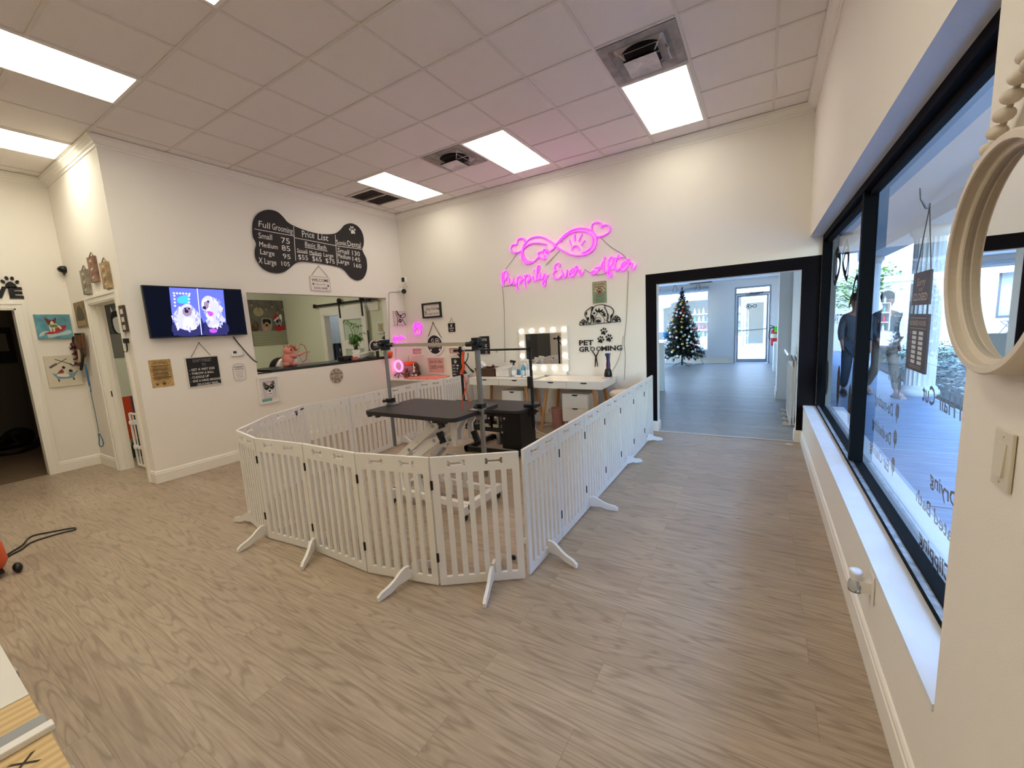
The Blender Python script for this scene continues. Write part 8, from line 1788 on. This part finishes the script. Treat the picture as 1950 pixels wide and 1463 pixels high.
person('person walking past outside in a dark top, brown trousers and pale shoes', (4.80, 7.78, GZ), -PI/2+.3, mat('top_dark', '#3c4048', .8), mat('trousers_brown', '#7d6d60', .8), mat('shoe_pale_pink', '#c9a79c', .6), mat('hair_brown', '#4b3526', .7), 1.0)
# ---- every separate piece of these parts becomes a part object of its own
import numpy as np
SPLIT = ('hinge', 'rubber_bumper', 'pivot_bolt', 'spring_arc', 'edge_clip', 'power_cable', 'bulb_socket', 'ear', 'eye', 'hanger_strap', 'standoff', 'metal_ring', 'latch', 'foot', 'screw', 'cord', 'bracket', 'gate_foot',
         'shop_lamp', 'goods_orange', 'lettering', 'chalk_lettering', 'vinyl_letters', 'vinyl_shapes', 'paw_print', 'heart', 'white_markings', 'lower_linkage', 'handwriting')
def root_of(p, i):
    while p[i] != i: p[i] = p[p[i]]; i = p[i]
    return i
def split_pieces(ob):
    me = ob.data; n = len(me.vertices); p = list(range(n))
    for e in me.edges:
        a, b = root_of(p, e.vertices[0]), root_of(p, e.vertices[1]); p[a] = b
    r = [root_of(p, i) for i in range(n)]; ids = sorted(set(r))
    if len(ids) < 2 or len(ids) > 800: return
    ix = {q: k for k, q in enumerate(ids)}; isl = np.array([ix[q] for q in r]); co = np.array([v.co[:] for v in me.vertices]); k = len(ids)
    lo = np.full((k, 3), 1e9); hi = -lo; np.minimum.at(lo, isl, co); np.maximum.at(hi, isl, co); sz = (hi-lo).max(axis=1)
    q = list(range(k))
    for i in range(k):
        gap = np.maximum(0, np.maximum(lo[i]-hi, lo-hi[i])); near = np.sqrt((gap**2).sum(axis=1)) <= np.maximum(.02, .5*np.maximum(sz[i], sz))
        for j in np.nonzero(near)[0]: q[root_of(q, i)] = root_of(q, int(j))
    grp = [root_of(q, i) for i in range(k)]; gs = sorted(set(grp))
    if len(gs) < 2: return
    base = ob.name.split('.')[0]; faces = {g: [] for g in gs}
    for f in me.polygons: faces[grp[isl[f.vertices[0]]]].append(f)
    for g in gs:
        vm, vs, fs, mi, sm = {}, [], [], [], []
        for f in faces[g]:
            for v in f.vertices:
                if v not in vm: vm[v] = len(vs); vs.append(tuple(co[v]))
            fs.append(tuple(vm[v] for v in f.vertices)); mi.append(f.material_index); sm.append(f.use_smooth)
        m2 = bpy.data.meshes.new(base); m2.from_pydata(vs, [], fs)
        for m in me.materials: m2.materials.append(m)
        m2.polygons.foreach_set('material_index', mi); m2.polygons.foreach_set('use_smooth', sm); m2.update()
        if g == gs[0]: ob.data = m2; continue
        c = ob.copy(); c.data = m2; COL.objects.link(c)
for ob in [o for o in SC.objects if o.type == 'MESH' and o.parent is not None and o.name.split('.')[0] in SPLIT]: split_pieces(ob)
# ================= light, camera, colour
def emit(name, s): MATS[name].node_tree.nodes['Principled BSDF'].inputs['Emission Strength'].default_value = s
emit('light_diffuser', 10.2); emit('light_diffuser_back', 6.8); emit('light_diffuser_service', 13); emit('added_light_dim_room', 2.2); emit('light_diffuser_cool', 5); emit('shop_lamp', 7)
emit('neon_pink_tube', 5.0); emit('vanity_bulb', 4); emit('pink_ring', 2.4)
W = bpy.data.worlds.new('sky'); SC.world = W; W.use_nodes = True; nt = W.node_tree
bg = nt.nodes['Background']; sky = nt.nodes.new('ShaderNodeTexSky'); sky.sky_type = 'NISHITA'; sky.sun_disc = False; sky.sun_elevation = math.radians(42); sky.sun_rotation = math.radians(220); sky.air_density = 1.6
hs = nt.nodes.new('ShaderNodeHueSaturation'); hs.inputs['Saturation'].default_value = 1.0; nt.links.new(sky.outputs[0], hs.inputs['Color'])
mt = nt.nodes.new('ShaderNodeMix'); mt.data_type = 'RGBA'; mt.blend_type = 'MULTIPLY'; mt.inputs['Factor'].default_value = 1; mt.inputs['B'].default_value = (.60, .79, 1.1, 1); nt.links.new(hs.outputs[0], mt.inputs['A']); nt.links.new(mt.outputs['Result'], bg.inputs[0]); bg.inputs[1].default_value = 4.0
sun = bpy.data.lights.new('sun', 'SUN'); sun.energy = 2.5; sun.angle = math.radians(.6); sun.color = (1, .96, .9)
so = bpy.data.objects.new('sun', sun); COL.objects.link(so); so.rotation_euler = V((.45, .55, -.70)).to_track_quat('-Z', 'Y').to_euler()
cam = bpy.data.cameras.new('camera'); co = bpy.data.objects.new('camera', cam); COL.objects.link(co)
cam.sensor_fit = 'HORIZONTAL'; cam.sensor_width = 36; cam.lens = 36*FPX/1950; cam.clip_start = .02; cam.clip_end = 300
m = Matrix.Identity(4)
for i in range(3): m[i][0] = RX[i]; m[i][1] = -RD[i]; m[i][2] = -RF[i]; m[i][3] = CAM[i]
co.matrix_world = m; SC.camera = co
vs = SC.view_settings; vs.view_transform = 'Standard'; vs.look = 'None'; vs.gamma = 1; vs.exposure = 0.0; vs.use_curve_mapping = False
SC.cycles.max_bounces = 10; SC.cycles.diffuse_bounces = 5; SC.cycles.glossy_bounces = 6; SC.cycles.transparent_max_bounces = 12; SC.cycles.caustics_reflective = False; SC.cycles.caustics_refractive = False; SC.cycles.sample_clamp_indirect = 6
